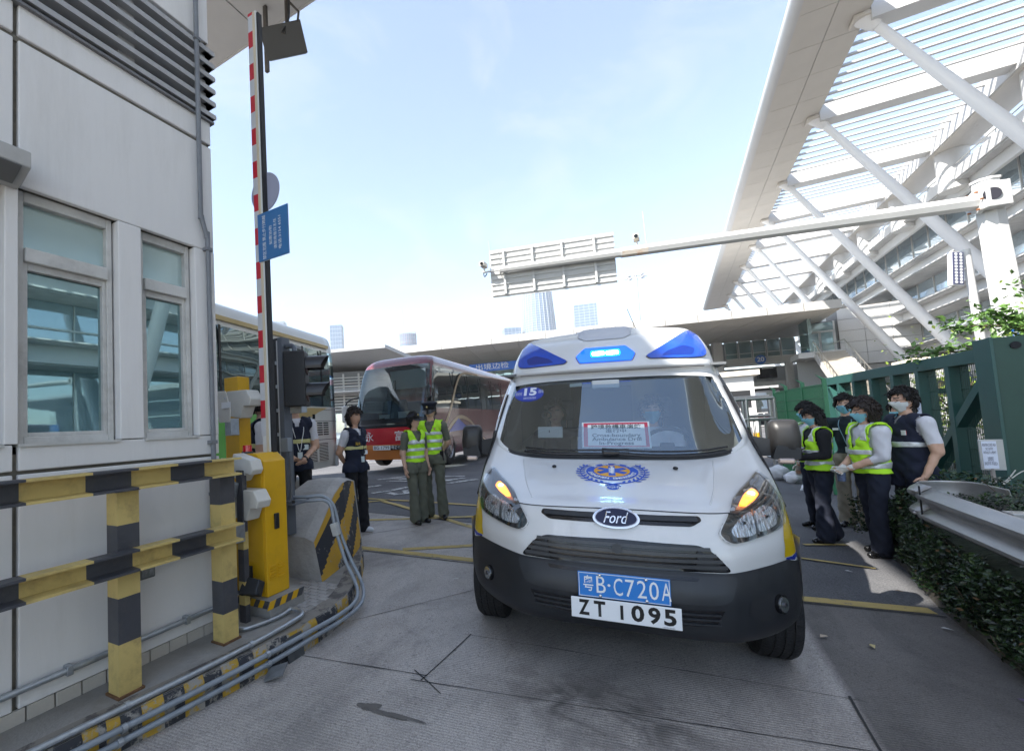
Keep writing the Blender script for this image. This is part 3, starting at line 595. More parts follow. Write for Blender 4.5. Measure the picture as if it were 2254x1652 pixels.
while x < -1.1:
    y = 8.0
    while y > -10: cn(MB().box(x, min(x+2.22, -1), max(y-4.9, -11), y, 12.0, 12.055), 'soffit_panel', SOF); y -= 4.94
    x += 2.25
cn(MB().box(-13.5, -1.0, 8.005, 8.06, 11.98, 12.3), 'fascia', SOF)
for x in (-12.2, -2.2): cn(MB().box(x-.4, x+.4, -9.4, -8.6, 0, 12.0), 'column', CONC)
lamp = thing('canopy_floodlight', 'dark rectangular floodlight hung from the canopy edge', 'floodlight', (-7.31, 7.5, 11.99)); lamp.scale = (2.34, 2.34, 2.34)
BRZ = mat('flood_bronze', (.075, .066, .058), .5, .3, var=.35, vs=9, dirt=.4, dirtcol=(.2, .16, .12))
Mx = Matrix.Translation((0, .02, -.50)) @ Matrix.Rotation(.52, 4, 'Z') @ Matrix.Rotation(-.16, 4, 'Y') @ Matrix.Rotation(-1.15, 4, 'X')
MB().box(-.20, .20, -.13, .13, -.03, .03, M=Mx).build('housing', BRZ, lamp, bevel=.012)
MB().box(-.21, .21, -.14, .14, -.045, -.03, M=Mx).build('lens_rim', mat('rim_dark', (.03, .03, .03), .4), lamp, bevel=.004)
MB().box(-.26, -.22, -.01, .02, -.72, -.0).build('stem', BRZ, lamp); MB().tube([(.05, .02, 0), (.05, .02, -.35), (.04, -.03, -.47)], .022, 8).build('stem', BRZ, lamp); MB().tube([(.08, .02, 0), (.09, 0, -.3), (.05, -.05, -.47)], .012, 6, smooth=4).build('cable', BLK, lamp)
MB().tube([(-.24, .02, -.25), (-.19, .02, -.34)], .012, 6).build('yoke', BRZ, lamp); MB().tube([(.09, .02, -.12), (.19, .04, -.26), (.19, .02, -.38)], .012, 6).build('yoke', BRZ, lamp)
# ================================================================== AMBULANCE
AMB = thing('ambulance', 'white ambulance van with blue roof lights facing the camera', 'ambulance', (-.336, 2.637, 0), rot=rmat(radians(7.37), 0, radians(1.9)).to_euler())
def am(mb, name, m, parent=None, **k): return mb.build(name, m, parent or AMB, **k)
PAINT = mat('ambulance_white', (.70, .70, .695), .25, coat=.5, var=.02, vs=2, dirt=.10, dirtcol=(.45, .43, .39), ds=2.5)
PLAST = mat('bumper_plastic', (.016, .018, .022), .5, var=.12, vs=12, bump=.12, bs=500)
PLAST2 = mat('panel_plastic', (.026, .029, .034), .45, var=.1, vs=12, bump=.08, bs=400)
GBLK = mat('gloss_black', (.008, .008, .010), .22)
CHR = mat('chrome', (.75, .76, .78), .1, 1.)
FX = [0, .22, .42]
U = [  # contour rows from the bumper border up over the bonnet, screen and brow to the roof; columns run from the centre line round the corner to the rear
 [(0, .045, .72), (.22, .05, .72), (.42, .085, .715), (.545, .13, .715), (.72, .29, .72), (.85, .46, .715), (.955, .64, .69), (.975, .95, .78), (.985, 1.6, .78), (.99, 3.2, .78), (.98, 4.95, .78)],
 [(0, .045, .80), (.22, .052, .80), (.42, .09, .80), (.56, .14, .80), (.73, .305, .80), (.86, .48, .80), (.948, .66, .80), (.975, .95, .86), (.985, 1.6, .86), (.99, 3.2, .88), (.98, 4.95, .88)],
 [(0, .075, .885), (.22, .08, .885), (.42, .115, .885), (.56, .175, .885), (.72, .33, .885), (.85, .50, .89), (.938, .68, .90), (.97, .95, .95), (.985, 1.6, .96), (.99, 3.2, 1.0), (.98, 4.95, 1.0)],
 [(0, .145, .995), (.22, .15, .995), (.42, .18, .99), (.55, .24, .995), (.70, .39, 1.0), (.83, .56, 1.01), (.92, .75, 1.03), (.962, 1.0, 1.06), (.985, 1.6, 1.08), (.99, 3.2, 1.12), (.98, 4.95, 1.12)],
 [(0, .34, 1.055), (.22, .345, 1.053), (.42, .365, 1.048), (.57, .43, 1.05), (.71, .53, 1.065), (.82, .69, 1.09), (.91, .86, 1.11), (.957, 1.08, 1.15), (.985, 1.6, 1.2), (.99, 3.2, 1.25), (.98, 4.95, 1.25)],
 [(0, .64, 1.142), (.22, .645, 1.138), (.42, .66, 1.132), (.58, .71, 1.13), (.72, .80, 1.135), (.825, .90, 1.155), (.895, 1.0, 1.185), (.945, 1.2, 1.24), (.982, 1.65, 1.32), (.99, 3.2, 1.38), (.98, 4.95, 1.38)],
 [(0, .95, 1.208), (.22, .953, 1.207), (.42, .965, 1.207), (.58, .985, 1.215), (.72, 1.035, 1.235), (.82, 1.095, 1.268), (.883, 1.165, 1.30), (.935, 1.35, 1.36), (.975, 1.7, 1.45), (.985, 3.2, 1.48), (.975, 4.95, 1.48)],
 [(0, 1.0, 1.24), (.22, 1.003, 1.24), (.42, 1.013, 1.242), (.58, 1.03, 1.248), (.72, 1.07, 1.265), (.81, 1.13, 1.31), (.868, 1.21, 1.37), (.922, 1.42, 1.45), (.962, 1.75, 1.55), (.975, 3.2, 1.58), (.965, 4.95, 1.58)],
 [(0, 1.30, 1.55), (.22, 1.302, 1.55), (.42, 1.312, 1.55), (.58, 1.33, 1.552), (.72, 1.368, 1.56), (.80, 1.42, 1.575), (.852, 1.48, 1.60), (.902, 1.65, 1.65), (.938, 1.9, 1.72), (.955, 3.2, 1.74), (.945, 4.95, 1.74)],
 [(0, 1.61, 1.86), (.22, 1.612, 1.86), (.42, 1.62, 1.857), (.58, 1.632, 1.85), (.70, 1.652, 1.843), (.775, 1.685, 1.835), (.822, 1.73, 1.83), (.87, 1.85, 1.85), (.905, 2.05, 1.88), (.93, 3.2, 1.9), (.92, 4.95, 1.9)],
 [(0, 1.66, 1.915), (.22, 1.66, 1.915), (.42, 1.665, 1.912), (.58, 1.675, 1.908), (.71, 1.695, 1.903), (.782, 1.725, 1.90), (.822, 1.775, 1.90), (.862, 1.9, 1.92), (.895, 2.1, 1.94), (.92, 3.2, 1.96), (.91, 4.95, 1.96)],
 [(0, 1.585, 1.945), (.22, 1.587, 1.945), (.42, 1.597, 1.943), (.58, 1.615, 1.94), (.71, 1.65, 1.94), (.795, 1.71, 1.94), (.832, 1.80, 1.95), (.864, 1.95, 1.97), (.89, 2.2, 1.99), (.91, 3.2, 2.0), (.90, 4.95, 2.0)],
 [(0, 1.625, 2.05), (.22, 1.628, 2.05), (.42, 1.638, 2.047), (.58, 1.655, 2.045), (.71, 1.69, 2.043), (.785, 1.755, 2.045), (.82, 1.86, 2.055), (.85, 2.02, 2.07), (.872, 2.25, 2.09), (.888, 3.2, 2.1), (.88, 4.95, 2.1)],
 [(0, 1.715, 2.155), (.22, 1.718, 2.155), (.42, 1.728, 2.152), (.58, 1.75, 2.15), (.70, 1.79, 2.15), (.768, 1.86, 2.15), (.80, 1.97, 2.155), (.828, 2.12, 2.165), (.85, 2.4, 2.175), (.862, 3.2, 2.18), (.855, 4.95, 2.18)],
 [(0, 1.88, 2.27), (.22, 1.885, 2.268), (.42, 1.90, 2.262), (.585, 1.925, 2.258), (.685, 1.965, 2.255), (.738, 2.03, 2.252), (.765, 2.12, 2.25), (.79, 2.28, 2.25), (.81, 2.6, 2.255), (.82, 3.3, 2.255), (.815, 4.95, 2.255)],
 [(0, 2.25, 2.36), (.22, 2.255, 2.358), (.42, 2.27, 2.35), (.55, 2.29, 2.335), (.635, 2.32, 2.322), (.675, 2.37, 2.312), (.70, 2.44, 2.305), (.725, 2.6, 2.30), (.745, 2.9, 2.30), (.755, 3.5, 2.30), (.75, 4.95, 2.30)],
 [(0, 4.9, 2.39), (.22, 4.9, 2.388), (.40, 4.9, 2.375), (.52, 4.9, 2.35), (.58, 4.9, 2.335), (.62, 4.9, 2.325), (.65, 4.9, 2.315), (.68, 4.91, 2.30), (.70, 4.92, 2.30), (.71, 4.93, 2.30), (.72, 4.95, 2.30)]]
B_ = [[(0, .36, .37), (.22, .37, .37), (.42, .38, .365), (.55, .42, .36), (.68, .55, .365), (.80, .7, .375), (.86, .78, .39)],
 [(0, .115, .365), (.22, .12, .362), (.42, .145, .357), (.57, .20, .355), (.74, .345, .36), (.87, .51, .375), (.945, .68, .40)],
 [(0, .03, .415), (.22, .035, .415), (.42, .06, .412), (.57, .11, .412), (.75, .27, .42), (.89, .46, .43), (.975, .68, .44)],
 [(0, .0, .53), (.22, .005, .53), (.42, .035, .53), (.56, .085, .53), (.74, .255, .53), (.885, .445, .53), (.99, .70, .53)],
 [(0, .0, .63), (.22, .005, .63), (.42, .03, .63), (.55, .09, .63), (.73, .265, .63), (.875, .455, .63), (.985, .70, .615)],
 [(0, .04, .724), (.22, .045, .724), (.42, .080, .719), (.545, .125, .719), (.72, .285, .724), (.85, .455, .719), (.957, .635, .694)]]
def dense(rows, kr, kc):
    a = [catmull([Vector(p) for p in r], kc) for r in rows]
    cols = [catmull([r[j] for r in a], kr) for j in range(len(a[0]))]
    return [[cols[j][i] for j in range(len(cols))] for i in range(len(cols[0]))]
def loftmesh(gr, sel, mirror=True):
    """faces of the dense grid chosen by sel(row, col), mirrored in x"""
    mb = MB(); idx = {}
    def vid(i, j, s):
        p = gr[i][j]
        k = (i, j, s if p.x > 1e-6 else 1)
        if k not in idx: idx[k] = len(mb.v); mb.v.append((p.x*s, p.y, p.z))
        return idx[k]
    for i in range(len(gr)-1):
        for j in range(len(gr[0])-1):
            if not sel(i, j): continue
            mb.f.append((vid(i, j, 1), vid(i, j+1, 1), vid(i+1, j+1, 1), vid(i+1, j, 1)))
            if mirror: mb.f.append((vid(i, j, -1), vid(i+1, j, -1), vid(i+1, j+1, -1), vid(i, j+1, -1)))
    mb.m = [0]*len(mb.f); return mb
KR, KC = 8, 8
GU = dense(U, KR, KC); GB = dense(B_, 6, KC)
def glass_sel(i, j):
    r, c = (i+.5)/KR, (j+.5)/KC
    return 7.0 <= r < 9.0 and c < 5.75-.25*max(0, r-8)
def cowl_sel(i, j): r, c = (i+.5)/KR, (j+.5)/KC; return 6.25 <= r < 7.0 and c < 4.6-1.5*(7-r)
def door_sel(i, j): r, c = (i+.5)/KR, (j+.5)/KC; return 7.2 <= r < 8.95 and 6.9 < c < 8.55
bodymb = loftmesh(GU, lambda i, j: not(glass_sel(i, j) or door_sel(i, j) or cowl_sel(i, j)))
# rear wall
rear = [r[-1] for r in GU]; n0 = len(bodymb.v)
bodymb.v += [(p.x, p.y, p.z) for p in rear]+[(-p.x, p.y, p.z) for p in rear]; nr_ = len(rear)
bodymb.f += [(n0+i, n0+i+1, n0+nr_+i+1, n0+nr_+i) for i in range(nr_-1)]; bodymb.m += [0]*(nr_-1)
body = am(bodymb, 'body', PAINT, smooth=True)
bumper = am(loftmesh(GB, lambda i, j: True), 'bumper', PLAST, smooth=True)
cowl = am(loftmesh(GU, cowl_sel), 'scuttle_panel', PLAST2, smooth=True)
wsg = loftmesh(GU, glass_sel)
screen = am(wsg, 'windscreen', glassmat('screen_glass', (.84, .90, .92), .20, .0, rough=.008, reflcol=(.80, .92, 1)), smooth=True)
for sx_ in (1, -1):
    dm = loftmesh(GU, door_sel, False); dm.v = [(x*sx_, y, z) for x, y, z in dm.v]; am(dm, 'side_window', glassmat('door_glass', (.3, .36, .4), .08, .5, (.02, .03, .04)), smooth=True)
# black edge band of the screen (printed border)
def band_sel(i, j):
    r, c = (i+.5)/KR, (j+.5)/KC
    return glass_sel(i, j) and (r > 8.86 or c > 5.3-.22*max(0, r-8))
bs_ = loftmesh(GU, band_sel); bs_.v = [(x, y+.006, z-.004) for x, y, z in bs_.v]
am(bs_, 'screen_border', GBLK, screen, smooth=True)
ALLV = bodymb.v+[]; tree = None
def tree_of(*mbs):
    v = []; f = []
    for m in mbs: o = len(v); v += [Vector(p) for p in m.v]; f += [tuple(i+o for i in q) for q in m.f]
    return BVHTree.FromPolygons(v, f)
TF = tree_of(loftmesh(GU, lambda i, j: True), loftmesh(GB, lambda i, j: True))
def onF(x, z, off=0.):   # point of the front surface seen from ahead
    h = TF.ray_cast(Vector((x, -3, z)), Vector((0, 1, 0)))
    if h[0] is None: return Vector((x, .6, z))
    n = h[1] if h[1].y < 0 else -h[1]
    return h[0]+n*off
def onT(x, y, off=0.):
    h = TF.ray_cast(Vector((x, y, 5)), Vector((0, 0, -1)))
    if h[0] is None: return Vector((x, y, 1))
    n = h[1] if h[1].z > 0 else -h[1]
    return h[0]+n*off
def onS(y, z, s, off=0.):
    h = TF.ray_cast(Vector((3*s, y, z)), Vector((-s, 0, 0)))
    if h[0] is None: return Vector((.95*s, y, z))
    n = h[1] if h[1].x*s > 0 else -h[1]
    return h[0]+n*off
def fill2d(poly, step):
    xs = [p[0] for p in poly]; ys = [p[1] for p in poly]; n = len(poly)
    bpts = []
    for i in range(n):
        a, b = poly[i], poly[(i+1) % n]; k = max(1, int(math.hypot(b[0]-a[0], b[1]-a[1])/step))
        bpts += [(a[0]+(b[0]-a[0])*t/k, a[1]+(b[1]-a[1])*t/k) for t in range(k)]
    def inside(x, y):
        c = False
        for i in range(n):
            (x1, y1), (x2, y2) = poly[i], poly[(i+1) % n]
            if (y1 > y) != (y2 > y) and x < (x2-x1)*(y-y1)/(y2-y1)+x1: c = not c
        return c
    pts = [Vector(p) for p in bpts]; nb = len(pts)
    x = min(xs)+step/2
    while x < max(xs):
        y = min(ys)+step/2
        while y < max(ys):
            if inside(x, y) and min((x-p[0])**2+(y-p[1])**2 for p in bpts) > (step*.45)**2: pts.append(Vector((x, y)))
            y += step
        x += step
    r = delaunay_2d_cdt(pts, [], [list(range(nb))], 1, 1e-6)
    return [tuple(v) for v in r[0]], [tuple(f) for f in r[2]]
def decal(poly, surf, off, name, m, parent=None, step=.03, rim=.0, **k):
    """a panel cut to a 2D outline and laid on the body at a distance off, with a skirt down to the body"""
    v, f = fill2d(poly, step); mb = MB(); mb.v = [tuple(surf(a, b, off)) for a, b in v]; mb.f = f; mb.m = [0]*len(f)
    n = len(poly)
    dens = []
    for i in range(n):
        a, b = poly[i], poly[(i+1) % n]; kk = max(1, int(math.hypot(b[0]-a[0], b[1]-a[1])/step))
        dens += [(a[0]+(b[0]-a[0])*t/kk, a[1]+(b[1]-a[1])*t/kk) for t in range(kk)]
    if off > .003:
        o = len(mb.v); c = len(dens); mb.v += [tuple(surf(a, b, off)) for a, b in dens]+[tuple(surf(a, b, -.004)) for a, b in dens]
        mb.f += [(o+i, o+(i+1) % c, o+c+(i+1) % c, o+c+i) for i in range(c)]; mb.m += [0]*c
    return am(mb, name, m, parent, smooth=k.pop('smooth', True))
def rnd(poly, r=.02, k=4):
    out = []; n = len(poly)
    for i in range(n):
        p = Vector(poly[i]); a = Vector(poly[i-1]); b = Vector(poly[(i+1) % n]); d1 = (a-p); d2 = (b-p); q = min(r, d1.length*.45, d2.length*.45)
        s = p+d1.normalized()*q; e = p+d2.normalized()*q
        for t in range(k+1):
            u = t/k; out.append(tuple(s*(1-u)**2+p*2*u*(1-u)+e*u*u))
    return out
def ellp(cx, cy, rx, ry, n=36): return [(cx+rx*cos(2*pi*i/n), cy+ry*sin(2*pi*i/n)) for i in range(n)]
def mir(p): return [(-x, z) for x, z in p][::-1]
def cyl_on(x, z, r, d, off, name, m, parent=None, n=20, nrm=None):
    p = onF(x, z, off); q = nrm or (onF(x, z, .02)-onF(x, z, 0)).normalized()
    return am(MB().cyl(p-q*d, p+q*d, r, n=n), name, m, parent, smooth='angle')
# --- grilles
gp = rnd([(-.385, .852), (0, .862), (.385, .852), (.45, .815), (.528, .722), (-.528, .722), (-.45, .815)], .03)
gr_ = decal(gp, onF, .004, 'grille', GBLK)
for z, w in ((.835, .43), (.806, .455), (.778, .48), (.75, .50)):
    decal([(-w, z-.010), (w, z-.010), (w-.004, z+.006), (-w+.004, z+.006)], onF, .016, 'slat', mat('slat_plastic', (.05, .053, .058), .4), gr_, .04)
for s in (-1, 1): decal([(s*.36, .735), (s*.50, .728), (s*.43, .80), (s*.37, .83)][::s], onF, .012, 'corner_insert', PLAST, gr_)
cyl_on(-.005, .815, .026, .008, .02, 'camera_boss', PLAST2, gr_)
ug = decal(rnd([(-.40, .985), (.40, .985), (.41, .965), (.36, .938), (-.36, .938), (-.41, .965)], .015), onF, .004, 'upper_grille', GBLK)
decal(rnd([(-.385, .978), (.385, .978), (.39, .958), (-.39, .958)], .01), onF, .014, 'slat', PLAST2, ug, .04)
# badge
bz = .956
bd = decal(ellp(-.004, bz, .118, .047, 40), onF, .022, 'badge', CHR); decal(ellp(-.004, bz, .108, .040, 40), onF, .026, 'badge_field', mat('badge_blue', (.5, .5, .55), .3, .6), bd); decal(ellp(-.004, bz, .103, .0365, 40), onF, .0275, 'badge_line', mat('badge_blue2', (.006, .010, .05), .4), bd)
def text_on(s, size, cx, cz, surf, off, m, parent, fit=None, name='lettering', flip=1, **k):
    me = textmesh(s, size, **k); xs = [v.co.x for v in me.vertices]
    f = fit/(max(xs)-min(xs)) if fit else 1; c = (max(xs)+min(xs))/2
    for v in me.vertices:
        p = surf(cx+(v.co.x-c)*f, cz+v.co.y*flip, off); v.co = p
    me.materials.append(m); return finish(bpy.data.objects.new(name, me), parent)
text_on('Ford', .068, -.004, bz-.002, onF, .0295, CHR, bd, fit=.128, shear=.4)
# --- bumper panel lines, number plate area, lower openings, fog lamps
decal(rnd([(-.55, .705), (.55, .705), (.50, .59), (.42, .575), (-.42, .575), (-.50, .59)], .03), onF, .0045, 'plate_panel', PLAST2, bumper)
decal(rnd([(-.37, .698), (.37, .698), (.36, .682), (-.36, .682)], .007), onF, .007, 'trim_slot', GBLK, bumper)
for s in (-1, 1):
    q = [(s*.20, .545), (s*.47, .550), (s*.43, .47), (s*.20, .46)][::s]
    lo = decal(q, onF, .003, 'lower_opening', GBLK, bumper)
    for z in (.525, .50, .475): decal([(s*.20, z), (s*.45, z), (s*.45, z+.008), (s*.20, z+.008)][::s], onF, .010, 'slat', PLAST2, lo)
    decal(rnd([(s*.60, .60), (s*.86, .60), (s*.88, .49), (s*.66, .47), (s*.58, .52)][::s], .04), onF, .003, 'fog_recess', mat('recess_plastic', (.02, .021, .024), .55), bumper)
    fr = cyl_on(s*.755, .54, .047, .016, .004, 'fog_ring', GBLK)
    fg = cyl_on(s*.755, .54, .037, .006, .020, 'fog_lamp', mat('fog_glass', (.55, .58, .6), .08, .85, var=.35, vs=60))
    cyl_on(s*.755, .54, .012, .004, .028, 'bulb', mat('fog_dark', (.1, .1, .11), .2, .6), fg, 10)
# --- headlights (outline measured on the photograph's lamp: long, swept up and back)
HL = [(.478, .905), (.50, .872), (.535, .856), (.60, .860), (.70, .872), (.80, .885), (.862, .905), (.893, .965), (.905, 1.03), (.885, 1.09), (.852, 1.150), (.825, 1.135), (.76, 1.105), (.68, 1.075), (.60, 1.035), (.535, .985), (.50, .945)]
LENSD = mat('lamp_dark', (.05, .047, .046), .22, .2, coat=.6)
REFL = mat('lamp_reflector', (.95, .96, .97), .16, .85, bump=1., bs=26, var=.3, vs=30, stretch=(3, 1, .5)); AMBL = mat('blinker_on', (.9, .3, .02), .25, emit=(1., .26, .02), estr=.95); AMBH = mat('blinker_bulb', (1, .6, .2), .3, emit=(1, .62, .18), estr=4.)
CLR = glassmat('lamp_lens', (.93, .95, .97), .05, rough=.03)
for s in (-1, 1):
    mr = (lambda p: p) if s > 0 else mir
    hl = decal(mr(rnd(HL, .012, 2)), onF, .004, 'headlight', LENSD)
    decal(mr(rnd([(.535, .918), (.55, .885), (.62, .880), (.672, .888), (.675, .99), (.63, .985), (.575, .955)], .02)), onF, .010, 'reflector', REFL, hl, .02)
    decal(mr(rnd([(.685, .985), (.685, .890), (.76, .898), (.815, .915), (.825, .955), (.80, .995), (.74, 1.01)], .02)), onF, .010, 'reflector', REFL, hl, .02)
    decal(mr(rnd([(.845, .93), (.872, .96), (.885, 1.03), (.85, 1.08), (.83, 1.0)], .02)), onF, .009, 'side_reflector', mat('lamp_grey', (.28, .27, .27), .2, .7, bump=.5, bs=30), hl, .02)
    decal(mr(rnd([(.615, 1.018), (.65, 1.012), (.715, 1.032), (.76, 1.052), (.755, 1.072), (.735, 1.076), (.68, 1.056)], .012)), onF, .012, 'indicator', AMBL, hl, .02)
    decal(mr(rnd([(.795, 1.03), (.85, 1.07), (.862, 1.12), (.845, 1.13), (.80, 1.08)], .01)), onF, .010, 'position_lamp', mat('lamp_silver', (.45, .43, .42), .15, .8), hl, .02)
    am(MB().ell(onF(s*.715, 1.055, .014), .020, .012, .014), 'bulb', AMBH, hl, smooth=True)
    for x, z in ((.605, .945), (.745, .955)):
        b1 = cyl_on(s*x, z, .010, .006, .014, 'bulb_shield', mat('shield', (.25, .26, .28), .2, .9), hl, 14); cyl_on(s*x, z, .005, .003, .021, 'bulb', GBLK, hl, 10)
    decal(mr([(.676, .885), (.684, .885), (.684, .998), (.676, .998)]), onF, .013, 'divider', mat('divider', (.5, .5, .5), .2, .5), hl, .02)
    decal(mr(rnd(HL, .012, 2)), onF, .019, 'lens_cover', CLR, hl)
# bonnet shut line
sl = [(-.55, .997), (-.42, .997), (-.2, 1.003), (0, 1.005), (.2, 1.003), (.42, .997), (.55, .997)]
am(MB().tube([onF(x, z, .001) for x, z in catmull([Vector((a, b)) for a, b in sl], 6)], .0032, 6), 'bonnet_gap', GBLK)
for s in (-1, 1):
    am(MB().tube([onT(s*x, y, .0) for x, y in [(.48, .30), (.55, .55), (.60, .80), (.63, .97)]], .004, 6, smooth=5), 'bonnet_crease', PAINT)
    cyl = onT(s*.385, .80, .0)
    am(MB().ell(cyl+Vector((0, -.005, .006)), .016, .022, .012), 'washer_jet', GBLK, smooth=True)
# emblem on the bonnet -------------------------------------------------
EB = mat('emblem_blue', (.015, .085, .52), .4); EY = mat('emblem_yellow', (.80, .38, .0), .4); EW = mat('emblem_white', (.8, .82, .84), .3)
em = thing('x', 'x', 'x'); bpy.data.objects.remove(em)
hood = lambda x, v, off=0.: onT(x, .705+v, off)
emb = decal(ellp(-.004, 0, .163, .165, 48), lambda a, b, o: hood(a, b, o), .0022, 'emblem', EB)
decal(ellp(-.004, .005, .112, .113, 40), hood, .0032, 'emblem_disc', EY, emb)
for k in range(3):
    a = radians(90+60*k); d = (cos(a), sin(a)); nrm = (-d[1], d[0]); L_, w = .096, .021
    decal([(-.004+d[0]*t*L_+nrm[0]*q*w, .005+d[1]*t*L_+nrm[1]*q*w) for t, q in ((-1, -1), (1, -1), (1, 1), (-1, 1))], hood, .0042+k*.0004, 'star_bar', EB, emb)
am(MB().tube([hood(-.004, .075, .006), hood(-.004, -.062, .0055)], .0028, 6), 'staff', EW, emb)
am(MB().tube([hood(-.004+.018*sin(t*5.2), .055-.021*t, .0062) for t in lin(0, 5, 22)], .0026, 6), 'snake', EW, emb)
am(MB().ell(hood(-.004, .078, .006), .011, .011, .004), 'staff_knob', EW, emb)
def arc_text(s, a0, a1, r, size, flipside):
    n = len(s)
    for i, chh in enumerate(s):
        if chh == ' ': continue
        a = a0+(a1-a0)*(i/(n-1)); me = textmesh(chh, size, bold=.0012)
        for v in me.vertices:
            x, y = v.co.x, v.co.y
            rot = a-pi/2 if not flipside else a+pi/2
            X = r*cos(a)+x*cos(rot)-y*sin(rot); Y = r*sin(a)+x*sin(rot)+y*cos(rot); v.co = hood(-.004+X, Y, .0045)
        me.materials.append(EW); finish(bpy.data.objects.new('lettering', me), emb)
arc_text('SHENZHEN EMERGENCY', radians(193), radians(347), .1395, .036, True)
arc_text('深圳急救', radians(138), radians(42), .138, .044, False)
for s in (-1, 1):   # laurel: leaves along a curved stem
    stem = [Vector((s*(.20*cos(t)), .215*sin(t), 0)) for t in lin(radians(40), radians(-85), 12)]
    am(MB().tube([hood(p.x-.004, p.y, .003) for p in stem], .003, 5), 'laurel_stem', EB, emb)
    for i in range(1, 11):
        p = stem[i]; d = (stem[i]-stem[i-1]).normalized()
        for q in (-1, 1):
            dirv = (-d*.75+Vector((-d.y, d.x, 0))*q*.75).normalized(); nrm = Vector((-dirv.y, dirv.x, 0)); l_ = .047
            if q*s > 0 and i > 8: continue
            pl = [p+dirv*l_*t+nrm*w for t, w in ((.02, 0), (.3, .0085), (.65, .008), (1, 0), (.65, -.008), (.3, -.0085))]
            mb = MB(); mb.add([hood(v.x-.004, v.y, .003) for v in pl], [(0, 1, 2, 3, 4, 5)]); am(mb, 'laurel_leaf', EB, emb)
am(MB().tube([hood(x-.004, y, .003) for x, y in [(-.05, -.205), (0, -.225), (.045, -.245)]], .004, 5, smooth=3), 'ribbon', EB, emb); am(MB().tube([hood(x-.004, y, .003) for x, y in [(.05, -.205), (0, -.225), (-.045, -.245)]], .004, 5, smooth=3), 'ribbon', EB, emb)
xb = decal(ellp(-.006, -.275, .038, .036, 28), hood, .004, 'maker_badge', EW); decal(ellp(-.006, -.275, .034, .031, 28), hood, .006, 'badge_field', EB, xb)
text_on('XJH', .034, -.006, -.275, hood, .0075, EW, xb, fit=.055, flip=1)
# --- plates
def plate(name, w, h, cx, cz, y, m, tilt=0.):
    M = Matrix.Translation((cx, y, cz)) @ Matrix.Rotation(tilt, 4, 'X')
    return am(MB().box(-w/2, w/2, -.003, .003, -h/2, h/2, M=M), name, m, bevel=.003), M @ Matrix.Rotation(radians(90), 4, 'X') @ Matrix.Translation((0, 0, .0045))
pb, M = plate('number_plate', .44, .132, .012, .632, -.018, mat('plate_blue', (.025, .21, .62), .35))
PW = mat('plate_white', (.82, .84, .86), .4)
text('粤', .088, M @ Matrix.Translation((-.168, 0, 0)), PW, pb, fit=.05, bold=.0008)
text('B', .128, M @ Matrix.Translation((-.105, 0, 0)), PW, pb, fit=.045); text('·', .12, M @ Matrix.Translation((-.066, 0, 0)), PW, pb)
for i, chh in enumerate('C720A'): text(chh, .128, M @ Matrix.Translation((-.022+i*.0555, -.003, 0)), PW, pb, fit=.043)
mb = MB()
for a in ((-.214, .214, .0585, .0615), (-.214, .214, -.0615, -.0585)): mb.box(a[0], a[1], a[2], a[3], -.0005, .0005, M=M)
for a in ((-.2155, -.2125), (.2125, .2155)): mb.box(a[0], a[1], -.0615, .0615, -.0005, .0005, M=M)
am(mb, 'plate_border', PW, pb)
for x, z in ((-.11, .053), (.11, .053), (-.11, -.053), (.11, -.053)): am(MB().ell(M @ Vector((x, z, .001)), .009, .007, .009, 10, 6), 'screw', CHR, pb, smooth=True)
pw, M = plate('number_plate', .52, .108, .014, .510, -.030, PW)
KB2 = mat('plate_black', (.008, .008, .009), .4)
for chh, x, w in (('Z', -.195, .055), ('T', -.118, .056), ('1', -.012, .018), ('0', .062, .06), ('9', .138, .055), ('5', .208, .055)):
    if chh == '1': am(MB().box(x-.007, x+.007, -.036, .036, -.0005, .0008, M=M), 'lettering', KB2, pw)
    else: text(chh, .108, M @ Matrix.Translation((x, 0, 0)), KB2, pw, fit=w, bold=.0035)
text('© CROWN TYPE REGD', .008, M @ Matrix.Translation((.20, -.047, 0)), KB2, pw, fit=.055)
# --- roof lights
BLU = mat('blue_lens', (.012, .075, .50), .08, coat=1., var=.25, vs=7); SEAM = mat('seam_dirt', (.23, .21, .19), .8)
for s in (-1, 1):
    mr = (lambda p: p) if s > 0 else mir
    lp = rnd([(.315, 2.028), (.345, 2.004), (.50, 1.998), (.66, 1.992), (.735, 1.998), (.762, 2.025), (.757, 2.09), (.735, 2.19), (.70, 2.262), (.672, 2.262), (.56, 2.185), (.44, 2.105)], .02, 3)
    cx_, cz_ = .55, 2.1
    decal(mr([(cx_+(x-cx_)*1.04, cz_+(z-cz_)*1.05) for x, z in lp]), onF, .003, 'lamp_seal', SEAM)
    bl_ = decal(mr(lp), onF, .014, 'blue_lamp', BLU)
    decal(mr(rnd([(.43, 2.02), (.66, 2.015), (.68, 2.07), (.60, 2.10), (.48, 2.06)], .02)), onF, .0155, 'inner_reflector', mat('blue_lens_dark', (.004, .03, .25), .1, coat=1.), bl_)
hx = rnd([(-.24, 2.058), (-.165, 2.132), (.165, 2.132), (.235, 2.058), (.205, 2.0), (-.21, 2.0)], .012, 3)
decal([(x*1.035, 2.063+(z-2.063)*1.09) for x, z in hx], onF, .003, 'lamp_seal', SEAM)
cl = decal(hx, onF, .016, 'blue_lamp', mat('blue_lens_lit', (.012, .09, .7), .08, coat=1., emit=(.0, .10, 1.), estr=.55))
for x in (-.056, .056): decal(rnd([(x-.05, 2.055), (x+.05, 2.055), (x+.05, 2.088), (x-.05, 2.088)], .015), onF, .0185, 'led_bar', mat('led_on', (.5, .9, 1), .3, emit=(.42, .86, 1.), estr=10.), cl, .02)
